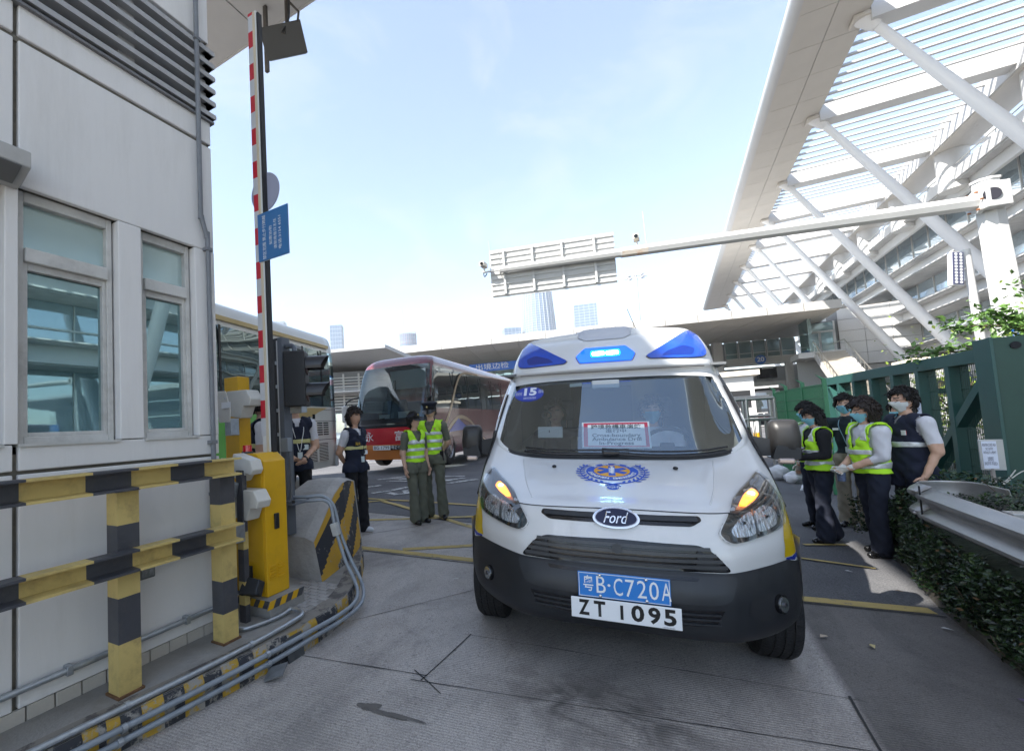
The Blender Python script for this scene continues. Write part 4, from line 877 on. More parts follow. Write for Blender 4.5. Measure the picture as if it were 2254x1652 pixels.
for x in (-.056, .056): decal(rnd([(x-.063, 2.043), (x+.063, 2.043), (x+.063, 2.10), (x-.063, 2.10)], .02), onF, .0175, 'led_halo', mat('led_glow', (.1, .4, 1), .3, emit=(.0, .42, 1.), estr=1.6), cl, .02)
# roof vent, brow seam, aerial
vt = [(-.22, 1.86), (-.16, 1.79), (.16, 1.79), (.22, 1.86), (.30, 2.30), (-.30, 2.30)]
vv, ff = fill2d(rnd(vt, .03), .05); mb = MB(); mb.v = [(x, y, onT(x, y).z+(.026 if 1.86 < y < 2.24 and abs(x) < .215 else .008)) for x, y in vv]; mb.f = ff; mb.m = [0]*len(ff)
vent = am(mb, 'roof_vent', mat('vent_grey', (.55, .56, .60), .35), smooth=True)
pm_ = MB().cyl((0, 0, 0), (0, 0, .002), .0045, n=6).mesh('vent_hole', GBLK)
for i in range(16):
    for j in range(4): o = finish(bpy.data.objects.new('vent_hole', pm_), vent); o.location = (-.12+i*.016, 1.93+j*.05+(i % 2)*.02, onT(-.12+i*.016, 1.93+j*.05).z+.028)
am(MB().tube([onF(x, 1.924, .0) for x in lin(-.74, .74, 40)], .006, 6), 'brow_gap', SEAM)
an = am(MB().cyl((.31, 2.35, 2.33), (.30, 2.36, 2.40), .012, .008), 'aerial', GBLK); am(MB().cyl((.30, 2.36, 2.40), (.235, 2.42, 2.62), .003), 'whip', GBLK, an)
# --- mirrors
for s in (-1, 1):
    mb = MB(); M = Matrix.Translation((s*1.135, 1.34, 1.345)) @ Matrix.Rotation(s*-.18, 4, 'Z')
    pts = rnd([(-.085, -.135), (.085, -.135), (.095, .0), (.075, .132), (-.06, .132), (-.085, .10)], .035)
    if s < 0: pts = [(-a, b) for a, b in pts][::-1]
    prof = [(.90, -.075), (1, -.04), (1, .07), (.96, .09)]; n = len(pts)
    mb.add([M @ Vector((a*k, d, b*k)) for k, d in [(.5, -.098)]+prof for a, b in pts], [(i*n+j, i*n+(j+1) % n, (i+1)*n+(j+1) % n, (i+1)*n+j) for i in range(4) for j in range(n)]+[tuple(range(n-1, -1, -1)), tuple(range(4*n, 5*n))])
    mm = am(mb, 'mirror', mat('mirror_shell', (.022, .021, .021), .42, var=.1, vs=9), smooth=True)
    am(MB().prism(rnd([(-.08, -.06), (.08, -.06), (.085, .02), (-.05, .04)], .02), M @ Vector((0, -.10, -.085)), Vector((s, 0, 0)), Vector((0, 0, 1)), -.05*s), 'lower_cover', PLAST, mm, smooth='angle')
    am(MB().box(-.05, .045, -.115, .02, -.175, -.135, M=M), 'repeater', mat('repeater', (.42, .34, .30), .12, .3, coat=.8), mm, bevel=.012)
    mb = MB(); mb.prism(rnd([(0, -.055), (.22, -.045), (.22, .055), (0, .10)], .02), (s*.905, 1.30, 1.27), (s, 0, 0), (0, 0, 1), -.10*s); am(mb, 'mirror_arm', PLAST, smooth='angle')
    am(MB().add([onS(1.17, 1.24, s, .012), onS(1.33, 1.22, s, .012), onS(1.50, 1.42, s, .012), onS(1.36, 1.42, s, .012)], [(0, 1, 2, 3)]), 'mirror_base', GBLK)
    am(MB().tube([onS(y, z, s, .004) for y, z in [(.82, .95), (.95, 1.05), (1.10, 1.17), (1.30, 1.36), (1.52, 1.57), (1.72, 1.75)]], .011, 6, smooth=4), 'pillar_trim', GBLK, smooth=True)
    # livery at the wing
    sd_ = lambda a, b, o=0., s=s: onS(a, b, s, o)
    pol = [(.44, .735), (.52, .728), (.62, .735), (.80, .80), (1.3, .86), (2.8, .9), (2.8, 1.08), (1.3, 1.03), (.98, 1.00), (.80, .985), (.62, .955), (.53, .90), (.47, .84)]
    decal(pol, sd_, .002, 'yellow_stripe', mat('livery_yellow', (.72, .48, .01), .25, coat=.5), body, .05)
    decal([(.455, .722), (.545, .70), (.63, .70), (.80, .765), (1.3, .79), (2.8, .80), (2.8, .9), (1.3, .857), (.80, .797), (.62, .732), (.53, .724), (.46, .73)], sd_, .0025, 'blue_stripe', mat('livery_blue', (.02, .04, .32), .25, coat=.5), body, .05)
    # sills with wheel openings
    arch = []
    for c_ in (.95, 3.883): arch.append([(c_+.41*cos(t), .35+.41*sin(t)) for t in lin(pi, 0, 15)])
    o_ = [(.66, .42), (.66, .80), (4.95, .80), (4.95, .42)]+[p for p in arch[1][::-1] if p[1] >= .42]+[p for p in arch[0][::-1] if p[1] >= .42 and p[0] > .70]
    v, f = fill2d([p for p in o_], .12); mb = MB(); mb.v = [(s*.978, a, b) for a, b in v]; mb.f = f; mb.m = [0]*len(f); am(mb, 'sill', PAINT)
# --- wheels
TYR = mat('tyre', (.014, .014, .015), .75, bump=.6, bs=70); RIM = mat('steel_rim', (.35, .36, .37), .4, .8)
for x, y in ((-.868, .95), (.868, .95), (-.868, 3.883), (.868, 3.883)):
    M = Matrix.Translation((x, y, .342)) @ Matrix.Rotation(radians(90), 4, 'Y')
    tp = [(.21, -.10), (.30, -.108), (.328, -.098), (.342, -.075), (.342, -.052), (.334, -.05), (.334, -.042), (.342, -.04), (.342, -.008), (.334, -.006), (.334, .006), (.342, .008), (.342, .04), (.334, .042), (.334, .05), (.342, .052), (.342, .075), (.328, .098), (.30, .108), (.21, .10)]
    w_ = am(MB().lathe(tp, M, 40), 'wheel', TYR, smooth='angle'); am(MB().lathe([(.21, -.1), (.19, -.06), (.17, -.02), (.001, -.03)], M, 24).lathe([(.21, .1), (.19, .06), (.17, .02), (.001, .03)], M, 24), 'rim', RIM, w_, smooth=True)
am(MB().box(-.72, .72, 1.35, 4.8, .20, .46), 'chassis', GBLK); am(MB().box(-.74, .74, .30, 1.0, .46, .70), 'engine_bay', GBLK)  # chassis box hung low to deepen the shade under the van
# --- wipers
for pts in ([(-.06, 1.0), (.25, .985), (.55, 1.005), (.74, 1.06)], [(-.62, 1.035), (-.40, 1.0), (-.1, .99), (.12, .995)]):
    w_ = am(MB().tube([onT(x, y, .032) for x, y in pts], .011, 6, smooth=6), 'wiper', GBLK, smooth=True)
    am(MB().tube([onT(x, y+.035, .018) for x, y in pts], .007, 6, smooth=6), 'blade', GBLK, w_, smooth=True)
am(MB().box(-.06, .06, .955, 1.0, 1.245, 1.275), 'wiper_pivot', GBLK, bevel=.01)
# --- cab: dashboard, seats, wheel, headrests, partition
INT = mat('cab_dark', (.035, .037, .042), .7); SEAT = mat('seat_grey', (.06, .065, .08), .85, var=.2, vs=20)
am(MB().add([(-.84, 1.03, 1.20), (.84, 1.03, 1.20), (.86, 1.45, 1.24), (-.86, 1.45, 1.24), (.86, 1.55, 1.05), (-.86, 1.55, 1.05)], [(0, 1, 2, 3), (3, 2, 4, 5)]), 'dashboard', INT)
am(MB().box(-.30, .25, 1.38, 1.52, 1.22, 1.36), 'dash_pod', INT, bevel=.03)
for sx in (-.43, .43):
    s_ = am(MB().box(sx-.24, sx+.24, 2.1, 2.28, .85, 1.42).box(sx-.25, sx+.25, 1.75, 2.25, .72, .9), 'seat', SEAT, bevel=.05); am(MB().box(sx-.13, sx+.13, 2.15, 2.25, 1.50, 1.70), 'headrest', SEAT, s_, bevel=.04)
    for q in (-.05, .05): am(MB().cyl((sx+q, 2.2, 1.40), (sx+q, 2.2, 1.53), .008, n=8), 'headrest_rod', CHR, s_)
Ms = Matrix.Translation((.43, 1.55, 1.25)) @ Matrix.Rotation(radians(-62), 4, 'X')
am(MB().tube([Ms @ Vector((.19*cos(t), .19*sin(t), 0)) for t in lin(0, 2*pi, 33)], .016, 8, caps=False).box(-.18, .18, -.02, .02, -.01, .01, M=Ms).box(-.05, .05, -.05, .05, -.02, .02, M=Ms), 'steering_wheel', INT, smooth=True)
am(MB().box(-.9, .9, 2.62, 2.66, .6, 2.25), 'partition', mat('partition', (.07, .08, .10), .6)); am(MB().box(-.35, .25, 2.60, 2.615, 1.35, 1.85), 'hatch', mat('hatch_glass', (.03, .04, .05), .1))
am(MB().box(-.9, .9, 1.7, 2.62, 1.93, 1.95), 'headlining', mat('lining', (.16, .17, .18), .8))
am(MB().box(-.12, .10, 1.555, 1.60, 1.77, 1.84), 'roof_device', mat('device_white', (.6, .62, .63), .4), bevel=.01)
phm = am(MB().box(-.10, .10, -.005, .005, -.048, .048, M=Matrix.Translation((-.455, 1.30, 1.405)) @ Matrix.Rotation(-.25, 4, 'X')), 'phone', mat('phone_white', (.6, .63, .63), .3), bevel=.012)
am(MB().tube([(-.46, 1.31, 1.40), (-.47, 1.33, 1.46), (-.49, 1.36, 1.53)], .018, 8).tube([(-.49+.042*cos(t), 1.36, 1.55+.032*sin(t)) for t in lin(0, 2*pi, 21)], .008, 6), 'phone_holder', INT, phm, smooth=True)
# --- things on the screen: drill notice (leaning on the dash) and round sticker
SGM = mat('paper', (.90, .93, .92), .5); note = thing('drill_notice', 'white drill notice with red border on the ambulance dashboard', 'notice', (0, 0, 0))
note.parent = None; note.matrix_world = Matrix.Translation((-.336, 2.637, 0)) @ rmat(radians(7.37), 0, radians(1.9)).to_4x4()
Mn = Matrix.Translation((.040, 1.165, 1.385)) @ Matrix.Rotation(radians(-32), 4, 'X')
Mt = Mn @ Matrix.Rotation(radians(90), 4, 'X')
def nt_(mb, name, m): return mb.build(name, m, note)
nt_(MB().box(-.240, .240, .0, .004, -.115, .115, M=Mn), 'laminate', mat('laminate', (.75, .82, .83), .3))
nt_(MB().box(-.228, .228, -.002, -.0005, -.107, .107, M=Mn), 'border', mat('border_red', (.58, .045, .09), .5)); nt_(MB().box(-.197, .205, -.004, -.0025, -.098, .090, M=Mn), 'sheet', SGM)
NG = mat('print_grey', (.05, .09, .1), .6)
for s_, z_, sz, w_, b_ in (('跨境救護車演練', .066, .042, .355, .0006), ('進行中', .030, .04, .145, .0006), ('Cross-boundary', -.008, .042, .34, .001), ('Ambulance Drill', -.042, .042, .345, .001), ('In-Progress', -.077, .042, .24, .001)):
    text(s_, sz, Mt @ Matrix.Translation((.004, z_, .0055)), NG, note, fit=w_, bold=b_)
stk = decal(ellp(-.655, 1.745, .133, .068, 40), onF, -.006, 'round_sticker', mat('sticker_blue', (.04, .07, .42), .3), screen); STW = mat('sticker_white', (.75, .78, .85), .4)
decal(ellp(-.655, 1.745, .133, .068, 40), onF, .002, 'round_sticker', MATS['sticker_blue'], screen)
text_on('15', .095, -.64, 1.762, onF, .004, STW, screen, fit=.115, bold=.004); text_on('新时代', .035, -.745, 1.745, onF, .004, STW, screen, fit=.06); text_on('战马', .035, -.545, 1.762, onF, .004, STW, screen, fit=.045); text_on('香港大学深圳医院', .02, -.64, 1.704, onF, .004, STW, screen, fit=.115)
decal([(-.30, 1.795), (-.20, 1.80), (-.20, 1.83), (-.30, 1.825)], onF, -.004, 'permit', mat('permit', (.6, .7, .7), .4), screen)
# ================================================================== COACHES
def coach_body(rows_z, hw, yf, L_, rc=.32):
    """half contours of a coach: rows of (z), half width and front rake, rounded front and rear corners"""
    rows = []
    for z, w, f, b in zip(rows_z, hw, yf, [0]*len(rows_z)):
        r = rc; pts = [(0, f), (w*.35, f+.012), (w*.7, f+.05)]
        for t in lin(radians(80), 0, 5): pts.append((w-r+r*cos(t), f+.07+r*1.1-r*1.1*sin(t)))
        pts += [(w, f+1.2), (w, L_*.35), (w, L_*.7), (w, L_-.35)]
        for t in lin(radians(15), radians(80), 3): pts.append((w-.22+.22*cos(t), L_-.22+.2*sin(t)))
        pts += [(w*.6, L_+.01), (0, L_+.015)]
        rows.append([(x, y, z) for x, y in pts])
    return rows
def wheel_bus(parent, x, y, s, r=.5):
    M = Matrix.Translation((x, y, r)) @ Matrix.Rotation(radians(90)*s, 4, 'Y')
    w = MB().lathe([(.28, -.13), (.42, -.15), (.485, -.13), (.5, -.09), (.5, .09), (.485, .13), (.42, .15), (.29, .14)], M, 36).build('wheel', TYR, parent, smooth='angle')
    MB().lathe([(.29, .14), (.27, .10), (.20, .11), (.16, .13), (.10, .13), (.09, .17), (.001, .17)], M, 28).build('rim', mat('bus_rim', (.25, .25, .26), .35, .8), w, smooth='angle')
    hm = MB().cyl((0, 0, .108), (0, 0, .12), .022, n=10)
    for k in range(8):
        a = 2*pi*k/8; MB().cyl(M @ Vector((.225*cos(a), .225*sin(a), .104)), M @ Vector((.225*cos(a), .225*sin(a), .113)), .03, n=10).build('rim_hole', GBLK, w)
MAR = mat('bus_maroon', (.13, .028, .036), .25, coat=.5, var=.05, vs=2); REDB = mat('bus_red', (.50, .018, .03), .25, coat=.5); ORG = mat('bus_orange', (.70, .24, .06), .3, coat=.4); GOLD = mat('bus_gold', (.42, .31, .19), .3, coat=.4)
CGL = glassmat('coach_glass', (.45, .52, .52), .13, .80, (.035, .045, .048), .01, .05, (.9, .95, .95)); CSC = glassmat('coach_screen', (.62, .72, .74), .05, .35, (.02, .03, .035), .01, 0, (.62, .72, .76))
rb = thing('coach', 'maroon and red coach with big windscreen behind the two officers', 'coach', (-7.62, 11.55, .22), rot=(0, 0, radians(4))); rb.scale = (1.07, 1.07, 1.07)
zs = [.32, .62, .95, 1.28, 1.40, 2.0, 2.6, 3.0, 3.2, 3.36, 3.43]
hw = [1.19, 1.24, 1.25, 1.25, 1.25, 1.245, 1.22, 1.18, 1.12, .95, .62]
yf = [.10, .02, 0, .03, .07, .22, .42, .60, .75, 1.05, 1.6]
GR = dense(coach_body(zs, hw, yf, 11.4), 5, 3)
nC = len(GR[0])
def rsel(z0, z1, c0, c1): return lambda i, j: z0 <= GR[i][j].z+.001 < z1 and c0 <= j/3 < c1
scr = lambda i, j: rsel(1.46, 3.02, 0, 5.3)(i, j)
sw = lambda i, j: rsel(1.62, 2.94, 5.8, 9.9)(i, j)
low = lambda i, j: rsel(.72, 1.20, 0, 5.0)(i, j)
ora = lambda i, j: rsel(.58, .72, 0, 5.5)(i, j)
dash = lambda i, j: rsel(1.20, 1.46, 0, 5.0)(i, j)
lip = lambda i, j: rsel(.30, .58, 0, 5.0)(i, j)
rest = lambda i, j: not(scr(i, j) or sw(i, j) or low(i, j) or ora(i, j) or dash(i, j) or lip(i, j))
loftmesh(GR, rest).build('body', MAR, rb, smooth=True); loftmesh(GR, low).build('front_panel', REDB, rb, smooth=True); loftmesh(GR, ora).build('orange_band', ORG, rb, smooth=True); loftmesh(GR, dash).build('wiper_panel', GBLK, rb, smooth=True); loftmesh(GR, lip).build('front_bumper', ORG, rb, smooth=True)
ws = loftmesh(GR, scr).build('windscreen', CSC, rb, smooth=True)
for sx_ in (1, -1):
    dm = loftmesh(GR, sw, False); dm.v = [(x*sx_, y, z) for x, y, z in dm.v]; dm.build('side_glass', CGL, rb, smooth=True)
for y in (2.3, 3.7, 5.2, 6.7, 8.2): MB().box(1.232, 1.252, y-.015, y+.015, 1.62, 2.9).build('glass_joint', GBLK, rb)
MB().box(-.1, 1.05, .62, .66, 2.35, 2.9).build('sun_blind', mat('blind', (.55, .6, .6), .7), rb)
MB().box(-1.2, 1.2, 3.0, 11, .4, 1.1).build('floor', GBLK, rb); MB().box(-1.1, 1.1, .5, 1.0, .8, 1.38).build('dashboard', INT, rb, bevel=.05)
for i in range(6):
    for x in (-.8, .8): MB().box(x-.36, x+.36, 2.2+i*1.3, 2.4+i*1.3, 1.1, 2.15).build('seat', mat('coach_seat', (.05, .07, .13), .9), rb, bevel=.06)
MB().box(-.5, -.1, .52, .54, 1.42, 1.62).build('paper', mat('paper', (.8, .85, .85)), rb); MB().box(.15, .62, .52, .54, 1.42, 1.68).build('paper', MATS['paper'], rb)
MB().box(-.025, .025, .05, .45, 0, 1.2, M=Matrix.Translation((.05, .15, 1.5)) @ Matrix.Rotation(-.32, 4, 'X')).build('screen_divider', GBLK, ws)
for a, b in (((-.9, .17, 1.44), (-.1, .13, 1.50)), ((.1, .13, 1.44), (.95, .2, 1.50))): MB().tube([a, b], .018, 6).build('wiper', GBLK, rb)
# sweeping gold ribbons and blue flash on the flank
def flank(pts, w, m, name, x=1.256):
    mb = MB(); P2 = catmull([Vector((0, a, b)) for a, b in pts], 6); vs = []
    for i, p in enumerate(P2):
        d = (P2[min(i+1, len(P2)-1)]-P2[max(i-1, 0)]).normalized(); nrm = Vector((0, -d.z, d.y)); k = w*(.4+.6*sin(pi*min(1, .15+i/len(P2))))
        for s in (-1, 1): q = p+nrm*s*k/2; vs.append((x-.03*max(0, q.z-2.5), q.y, q.z))
    mb.add(vs, [(2*i, 2*i+1, 2*i+3, 2*i+2) for i in range(len(P2)-1)]); mb.build(name, m, rb, smooth=True)
flank([(.9, .55), (1.3, 1.1), (2.0, 1.75), (2.6, 2.5), (3.3, 2.93), (5, 3.0)], .13, GOLD, 'ribbon'); flank([(1.0, .5), (1.7, 1.1), (2.7, 1.45), (3.8, 1.3), (4.8, .8), (5.5, .55)], .12, GOLD, 'ribbon')
MB().add([(1.257, 1.7, 1.0), (1.257, 3.6, 1.05), (1.257, 2.6, 1.42)], [(0, 1, 2)]).build('blue_flash', mat('flash_blue', (.04, .08, .42), .3, coat=.4), rb)
MB().cyl((1.245, .62, .62), (1.262, .62, .62), .045, n=14).build('side_marker', mat('marker_orange', (.7, .16, .02), .2), rb)
for x, s, y in ((1.1, 1, 1.75), (-1.1, -1, 1.75), (1.1, 1, 8.2), (-1.1, -1, 8.2)): wheel_bus(rb, x, y, s)
for s, m in ((1, -1),):
    a = [(1.15, .45, 2.35), (1.33, .25, 2.33), (1.36, .15, 2.2), (1.36, .15, 1.95)]
    MB().tube(a, .025, 8, smooth=4).build('mirror_arm', GBLK, rb, smooth=True); MB().box(1.27, 1.47, .08, .16, 1.55, 2.05).build('mirror', GBLK, rb, bevel=.04)
    a = [(-1.15, .45, 2.2), (-1.36, .2, 2.1), (-1.42, .1, 1.95)]
    MB().tube(a, .025, 8, smooth=4).build('mirror_arm', GBLK, rb, smooth=True); MB().box(-1.52, -1.33, .02, .12, 1.45, 1.95).build('mirror', mat('mirror_grey', (.5, .5, .5), .4), rb, bevel=.04)
MB().box(1.25, 1.265, .62, .66, .4, 2.3).build('door_seal', GBLK, rb)
MB().box(-.45, .12, -.012, .0, .60, .73).build('number_plate', PW, rb)
text('BG 1799', .13, frame((-.165, -.014, .665), (1, 0, 0), (0, 0, 1)), KB2, rb, fit=.5)
MB().box(.13, .62, -.012, .0, .60, .73).build('number_plate', KB2, rb); text('粤Z·YL港', .13, frame((.375, -.014, .665), (1, 0, 0), (0, 0, 1)), PW, rb, fit=.45)
def bf(x, z, off):
    return Vector((x, .0+.045*(abs(x)/1.25)**2*1.0-.012-off+.0, z))
for s_, x in (('永', -.55), ('富', .42)): text(s_, .3, frame((x, -.02, .97), (1, 0, 0), (0, 0, 1)), PW, rb, fit=.26)
# headlamps
for x in (-.95, .95): MB().ell((x, .10, .80), .16, .06, .11).build('headlamp', mat('lamp_reflector', (.7, .7, .7), .1, 1.), rb, smooth=True)
# ------------------------------------------------------------------ cream coach on the left, seen from its flank
CRE = mat('coach_cream', (.68, .66, .60), .3, coat=.4, var=.03, vs=2, dirt=.1, dirtcol=(.4, .36, .28))
wb = thing('coach', 'tall cream coach with green and gold flashes parked behind the booth', 'coach', (-8.62, 10.45, .1), rot=(0, 0, radians(10))); wb.scale = (1, 1, 1.06)
# local frame: x right (towards the rear-right flank), y forward; rear corner at the origin, body runs to -y and -x
zs = [.40, .8, 1.3, 1.9, 2.0, 3.0, 3.5, 3.72, 3.95, 4.10]; hw = [1.2, 1.25, 1.25, 1.25, 1.25, 1.24, 1.20, 1.17, 1.05, .7]; yf = [.05, 0, 0, .02, .03, .12, .2, .25, .4, .8]
GR = dense(coach_body(zs, hw, yf, 11.5, .2), 5, 3)
swb = lambda i, j: rsel(2.0, 3.5, 6.0, 12.5)(i, j)
mb = loftmesh(GR, lambda i, j: not swb(i, j))
def turn(mb): mb.v = [(-(x)-1.25+2.5*0, y, z) for x, y, z in mb.v]; return mb
# the coach stands with its nose to the -y side: shift so that the flank x=+1.25 becomes x=0 and the rear y=11.5 becomes 0
def sh(mb): mb.v = [(x-1.25, y-11.5, z) for x, y, z in mb.v]; return mb
sh(mb).build('body', CRE, wb, smooth=True)
for sx_ in (1, -1):
    dm = loftmesh(GR, swb, False); dm.v = [(x*sx_, y, z) for x, y, z in dm.v]; sh(dm).build('side_glass', glassmat('coach_glass_green', (.4, .5, .5), .11, .97, (.015, .028, .032), .01, .12, (.75, .92, .92)), wb, smooth=True)
for y in (-.75, -1.65, -3.1, -4.6, -6.1, -7.6): MB().box(-.012, .006, y-.03, y+.03, 2.0, 3.5).build('window_post', GBLK, wb)
for z_ in (2.05, 3.40): MB().box(-.01, .008, -2.9, -1.7, z_, z_+.065).build('window_frame', mat('frame_grey', (.3, .3, .3), .5), wb)
MB().box(-.05, -.012, -11, -.3, 3.60, 3.69).build('gold_line', mat('coach_gold', (.55, .40, .16), .35, coat=.3), wb)
def sidepoly(pts, m, name, x=.006):
    v, f = fill2d(pts, .3); q = MB(); q.v = [(x, a, b) for a, b in v]; q.f = f; q.m = [0]*len(f); q.build(name, m, wb)
sidepoly([(-6.2, 1.95), (-2.3, 1.95), (-2.9, 1.55), (-3.6, 1.2), (-4.4, .95), (-6.2, .85)], mat('coach_green', (.10, .42, .06), .3, coat=.4, var=.2, vs=1), 'green_flash')
sidepoly([(-2.3, 1.95), (-.5, 1.97), (-1.0, 1.85), (-2.0, 1.5), (-2.9, 1.1), (-4.2, .75), (-6.2, .6), (-6.2, .85), (-4.4, .95), (-3.6, 1.2), (-2.9, 1.55)], MATS['coach_gold'], 'gold_flash')
vent = MB().box(-.005, .004, -1.12, -.45, 1.22, 1.62).build('vent', CRE, wb)
for i in range(6):
    for c in (-1.08, -.76): MB().box(.002, .008, c, c+.27, 1.26+i*.06, 1.29+i*.06).build('slot', GBLK, vent)
gm = MB().box(.002, .008, -.02, .02, -.009, .009).mesh('grille_hole', GBLK); gp_ = MB().box(-.005, .003, -1.62, -.55, .58, 1.08).build('engine_grille', CRE, wb)
for i in range(20):
    for j in range(12):
        if 9 <= i <= 10: continue
        o = finish(bpy.data.objects.new('grille_hole', gm), gp_); o.location = (0, -1.58+i*.053, .61+j*.039)
MB().box(.0, .008, -1.3, -1.17, 1.68, 1.80).build('latch', GBLK, wb); MB().box(-.004, .004, -3.5, -.02, 1.135, 1.145).build('panel_gap', GBLK, wb); MB().box(-.004, .004, -1.5, -.02, 1.62, 1.63).build('panel_gap', GBLK, wb); MB().box(-.004, .004, -1.68, -1.67, .45, 1.14).build('panel_gap', GBLK, wb)
MB().box(-.25, .02, -.12, .03, .38, .9).build('rear_bumper', mat('bumper_grey', (.5, .5, .5), .4), wb, bevel=.05)
for y, s in ((-3.4, 1), (-9.2, 1)): wheel_bus(wb, -.16, y, 1)
for y in (-3.4, -9.2): wheel_bus(wb, -2.34, y, -1)
# ------------------------------------------------------------------ dark car far left
def car(label, loc, rz, col, key):
    t = thing('parked_car', label, 'car', loc, rz)
    rows = [[(0, .12, .25), (.5, .14, .25), (.78, .25, .25), (.85, .6, .25), (.86, 2, .25), (.86, 3.6, .25), (.78, 4.4, .3), (0, 4.5, .3)],
            [(0, 0, .5), (.5, .04, .5), (.80, .2, .5), (.88, .6, .5), (.89, 2, .5), (.89, 3.6, .5), (.8, 4.45, .55), (0, 4.55, .55)],
            [(0, .08, .78), (.5, .12, .78), (.76, .28, .80), (.86, .7, .86), (.89, 2, .92), (.88, 3.6, .95), (.8, 4.45, .98), (0, 4.55, .98)],
            [(0, .95, 1.02), (.5, .98, 1.02), (.70, 1.05, 1.02), (.80, 1.3, 1.02), (.86, 2, 1.05), (.86, 3.6, 1.08), (.78, 4.42, 1.1), (0, 4.5, 1.1)],
            [(0, 1.7, 1.5), (.4, 1.72, 1.5), (.6, 1.8, 1.5), (.68, 2.0, 1.5), (.72, 2.4, 1.52), (.72, 3.6, 1.52), (.66, 4.15, 1.5), (0, 4.3, 1.5)],
            [(0, 2.1, 1.62), (.3, 2.1, 1.62), (.5, 2.15, 1.6), (.58, 2.3, 1.59), (.6, 2.6, 1.6), (.6, 3.5, 1.6), (.55, 3.9, 1.58), (0, 4.0, 1.58)]]
    G_ = dense(rows, 4, 3); gs = lambda i, j: 12 <= i < 16
    loftmesh(G_, lambda i, j: not gs(i, j)).build('body', mat(key, col, .2, coat=.7), t, smooth=True); loftmesh(G_, gs).build('glass', glassmat('car_glass', (.3, .35, .38), .1, .6, (.02, .03, .035)), t, smooth=True)
    MB().box(-.6, .6, 2.08, 4.0, 1.595, 1.615).build('roof', MATS[key], t, bevel=.01)
    for x, s in ((.8, 1), (-.8, -1)):
        for y in (.85, 3.55):
            M = Matrix.Translation((x, y, .32)) @ Matrix.Rotation(radians(90)*s, 4, 'Y'); w = MB().lathe([(.2, -.1), (.3, -.1), (.32, -.07), (.32, .07), (.3, .1), (.2, .1)], M, 24).build('wheel', TYR, t, smooth='angle'); MB().lathe([(.2, .1), (.18, .07), (.001, .09)], M, 16).build('rim', RIM, w, smooth=True)
        MB().ell((s*.68, .22, .72), .16, .1, .09).build('headlight', mat('car_lamp', (.7, .72, .74), .1, .6), t, smooth=True)
        MB().box(s*.9, s*1.06, 1.35, 1.5, .98, 1.1).build('mirror', MATS[key], t, bevel=.03)
    MB().box(-.5, .5, -.015, .03, .42, .58).build('grille', GBLK, t); MB().box(-.26, .26, -.03, -.015, .38, .5).build('number_plate', PW, t)
    return t
car('small black people carrier parked far off beside the cream coach', (-21.2, 27.3, 0), radians(-50), (.01, .011, .015), 'car_black')
# ================================================================== PEOPLE
SKIN = mat('skin', (.62, .38, .27), .5, var=.06, vs=30, spec=.35); SKIN2 = mat('skin_tan', (.55, .32, .215), .5, var=.06, vs=30, spec=.35); LIP = mat('lips', (.36, .12, .10), .45); EYE = mat('eye_dark', (.02, .015, .012), .25); EYW = mat('eye_white', (.6, .58, .55), .3); BROW = mat('brow', (.03, .022, .018), .7)
HAIR = mat('hair_black', (.010, .008, .007), .62, var=.4, vs=60, bump=.5, bs=120, stretch=(1, 1, .2)); HAIRB = mat('hair_brown', (.02, .012, .009), .6, var=.4, vs=60, bump=.5, bs=120, stretch=(1, 1, .2))
def cloth(key, col, sh=.12): return mat(key, col, .88, var=sh, vs=7, bump=.5, bs=9)
HIV = mat('hivis', (.50, .92, .03), .75, var=.06, vs=8, bump=.4, bs=10, emit=None); REFB = mat('reflective', (.66, .68, .69), .35, .25, var=.14, vs=40); NAVY = cloth('navy_cloth', (.012, .016, .036)); BLKC = cloth('black_cloth', (.010, .010, .013)); OLIVE = cloth('olive_cloth', (.125, .13, .095)); WHC = cloth('white_cloth', (.66, .66, .70), .06); KHA = cloth('khaki_cloth', (.30, .26, .19)); DNAV = cloth('dark_navy', (.014, .018, .034)); GRN = cloth('dark_green_polo', (.012, .022, .026))
MASKB = mat('mask_blue', (.24, .56, .68), .8, bump=.3, bs=30); MASKW = mat('mask_white', (.72, .74, .75), .8, bump=.3, bs=30); LEA = mat('black_leather', (.012, .012, .013), .25); WSH = mat('white_shoe', (.72, .73, .75), .6); GLOVE = mat('glove', (.70, .68, .63), .8); YBAND = mat('band_yellow', (.62, .58, .25), .6, var=.1)
def cap_mesh(bm, a, b, ra, rb, n=14, k=5, flat=1., fdir=None):
    """tapered capsule from a to b; flat squeezes it along fdir"""
    a = Vector(a); b = Vector(b); d = (b-a); L_ = d.length; d = d.normalized() if L_ > 1e-6 else Vector((0, 0, 1))
    u = d.orthogonal().normalized() if fdir is None else (Vector(fdir)-d*Vector(fdir).dot(d)).normalized(); w = d.cross(u); rings = []
    for j in range(k+1): t = -pi/2+pi/2*j/k; rings.append((a+d*ra*sin(t), ra*cos(t)))
    for j in range(k+1): t = pi/2*j/k; rings.append((b+d*rb*sin(t), rb*cos(t)))
    vs = [p+(u*cos(2*pi*i/n)*flat+w*sin(2*pi*i/n))*max(r, 1e-4) for p, r in rings for i in range(n)]
    bm.add(vs, [(j*n+i, j*n+(i+1) % n, (j+1)*n+(i+1) % n, (j+1)*n+i) for j in range(len(rings)-1) for i in range(n)])
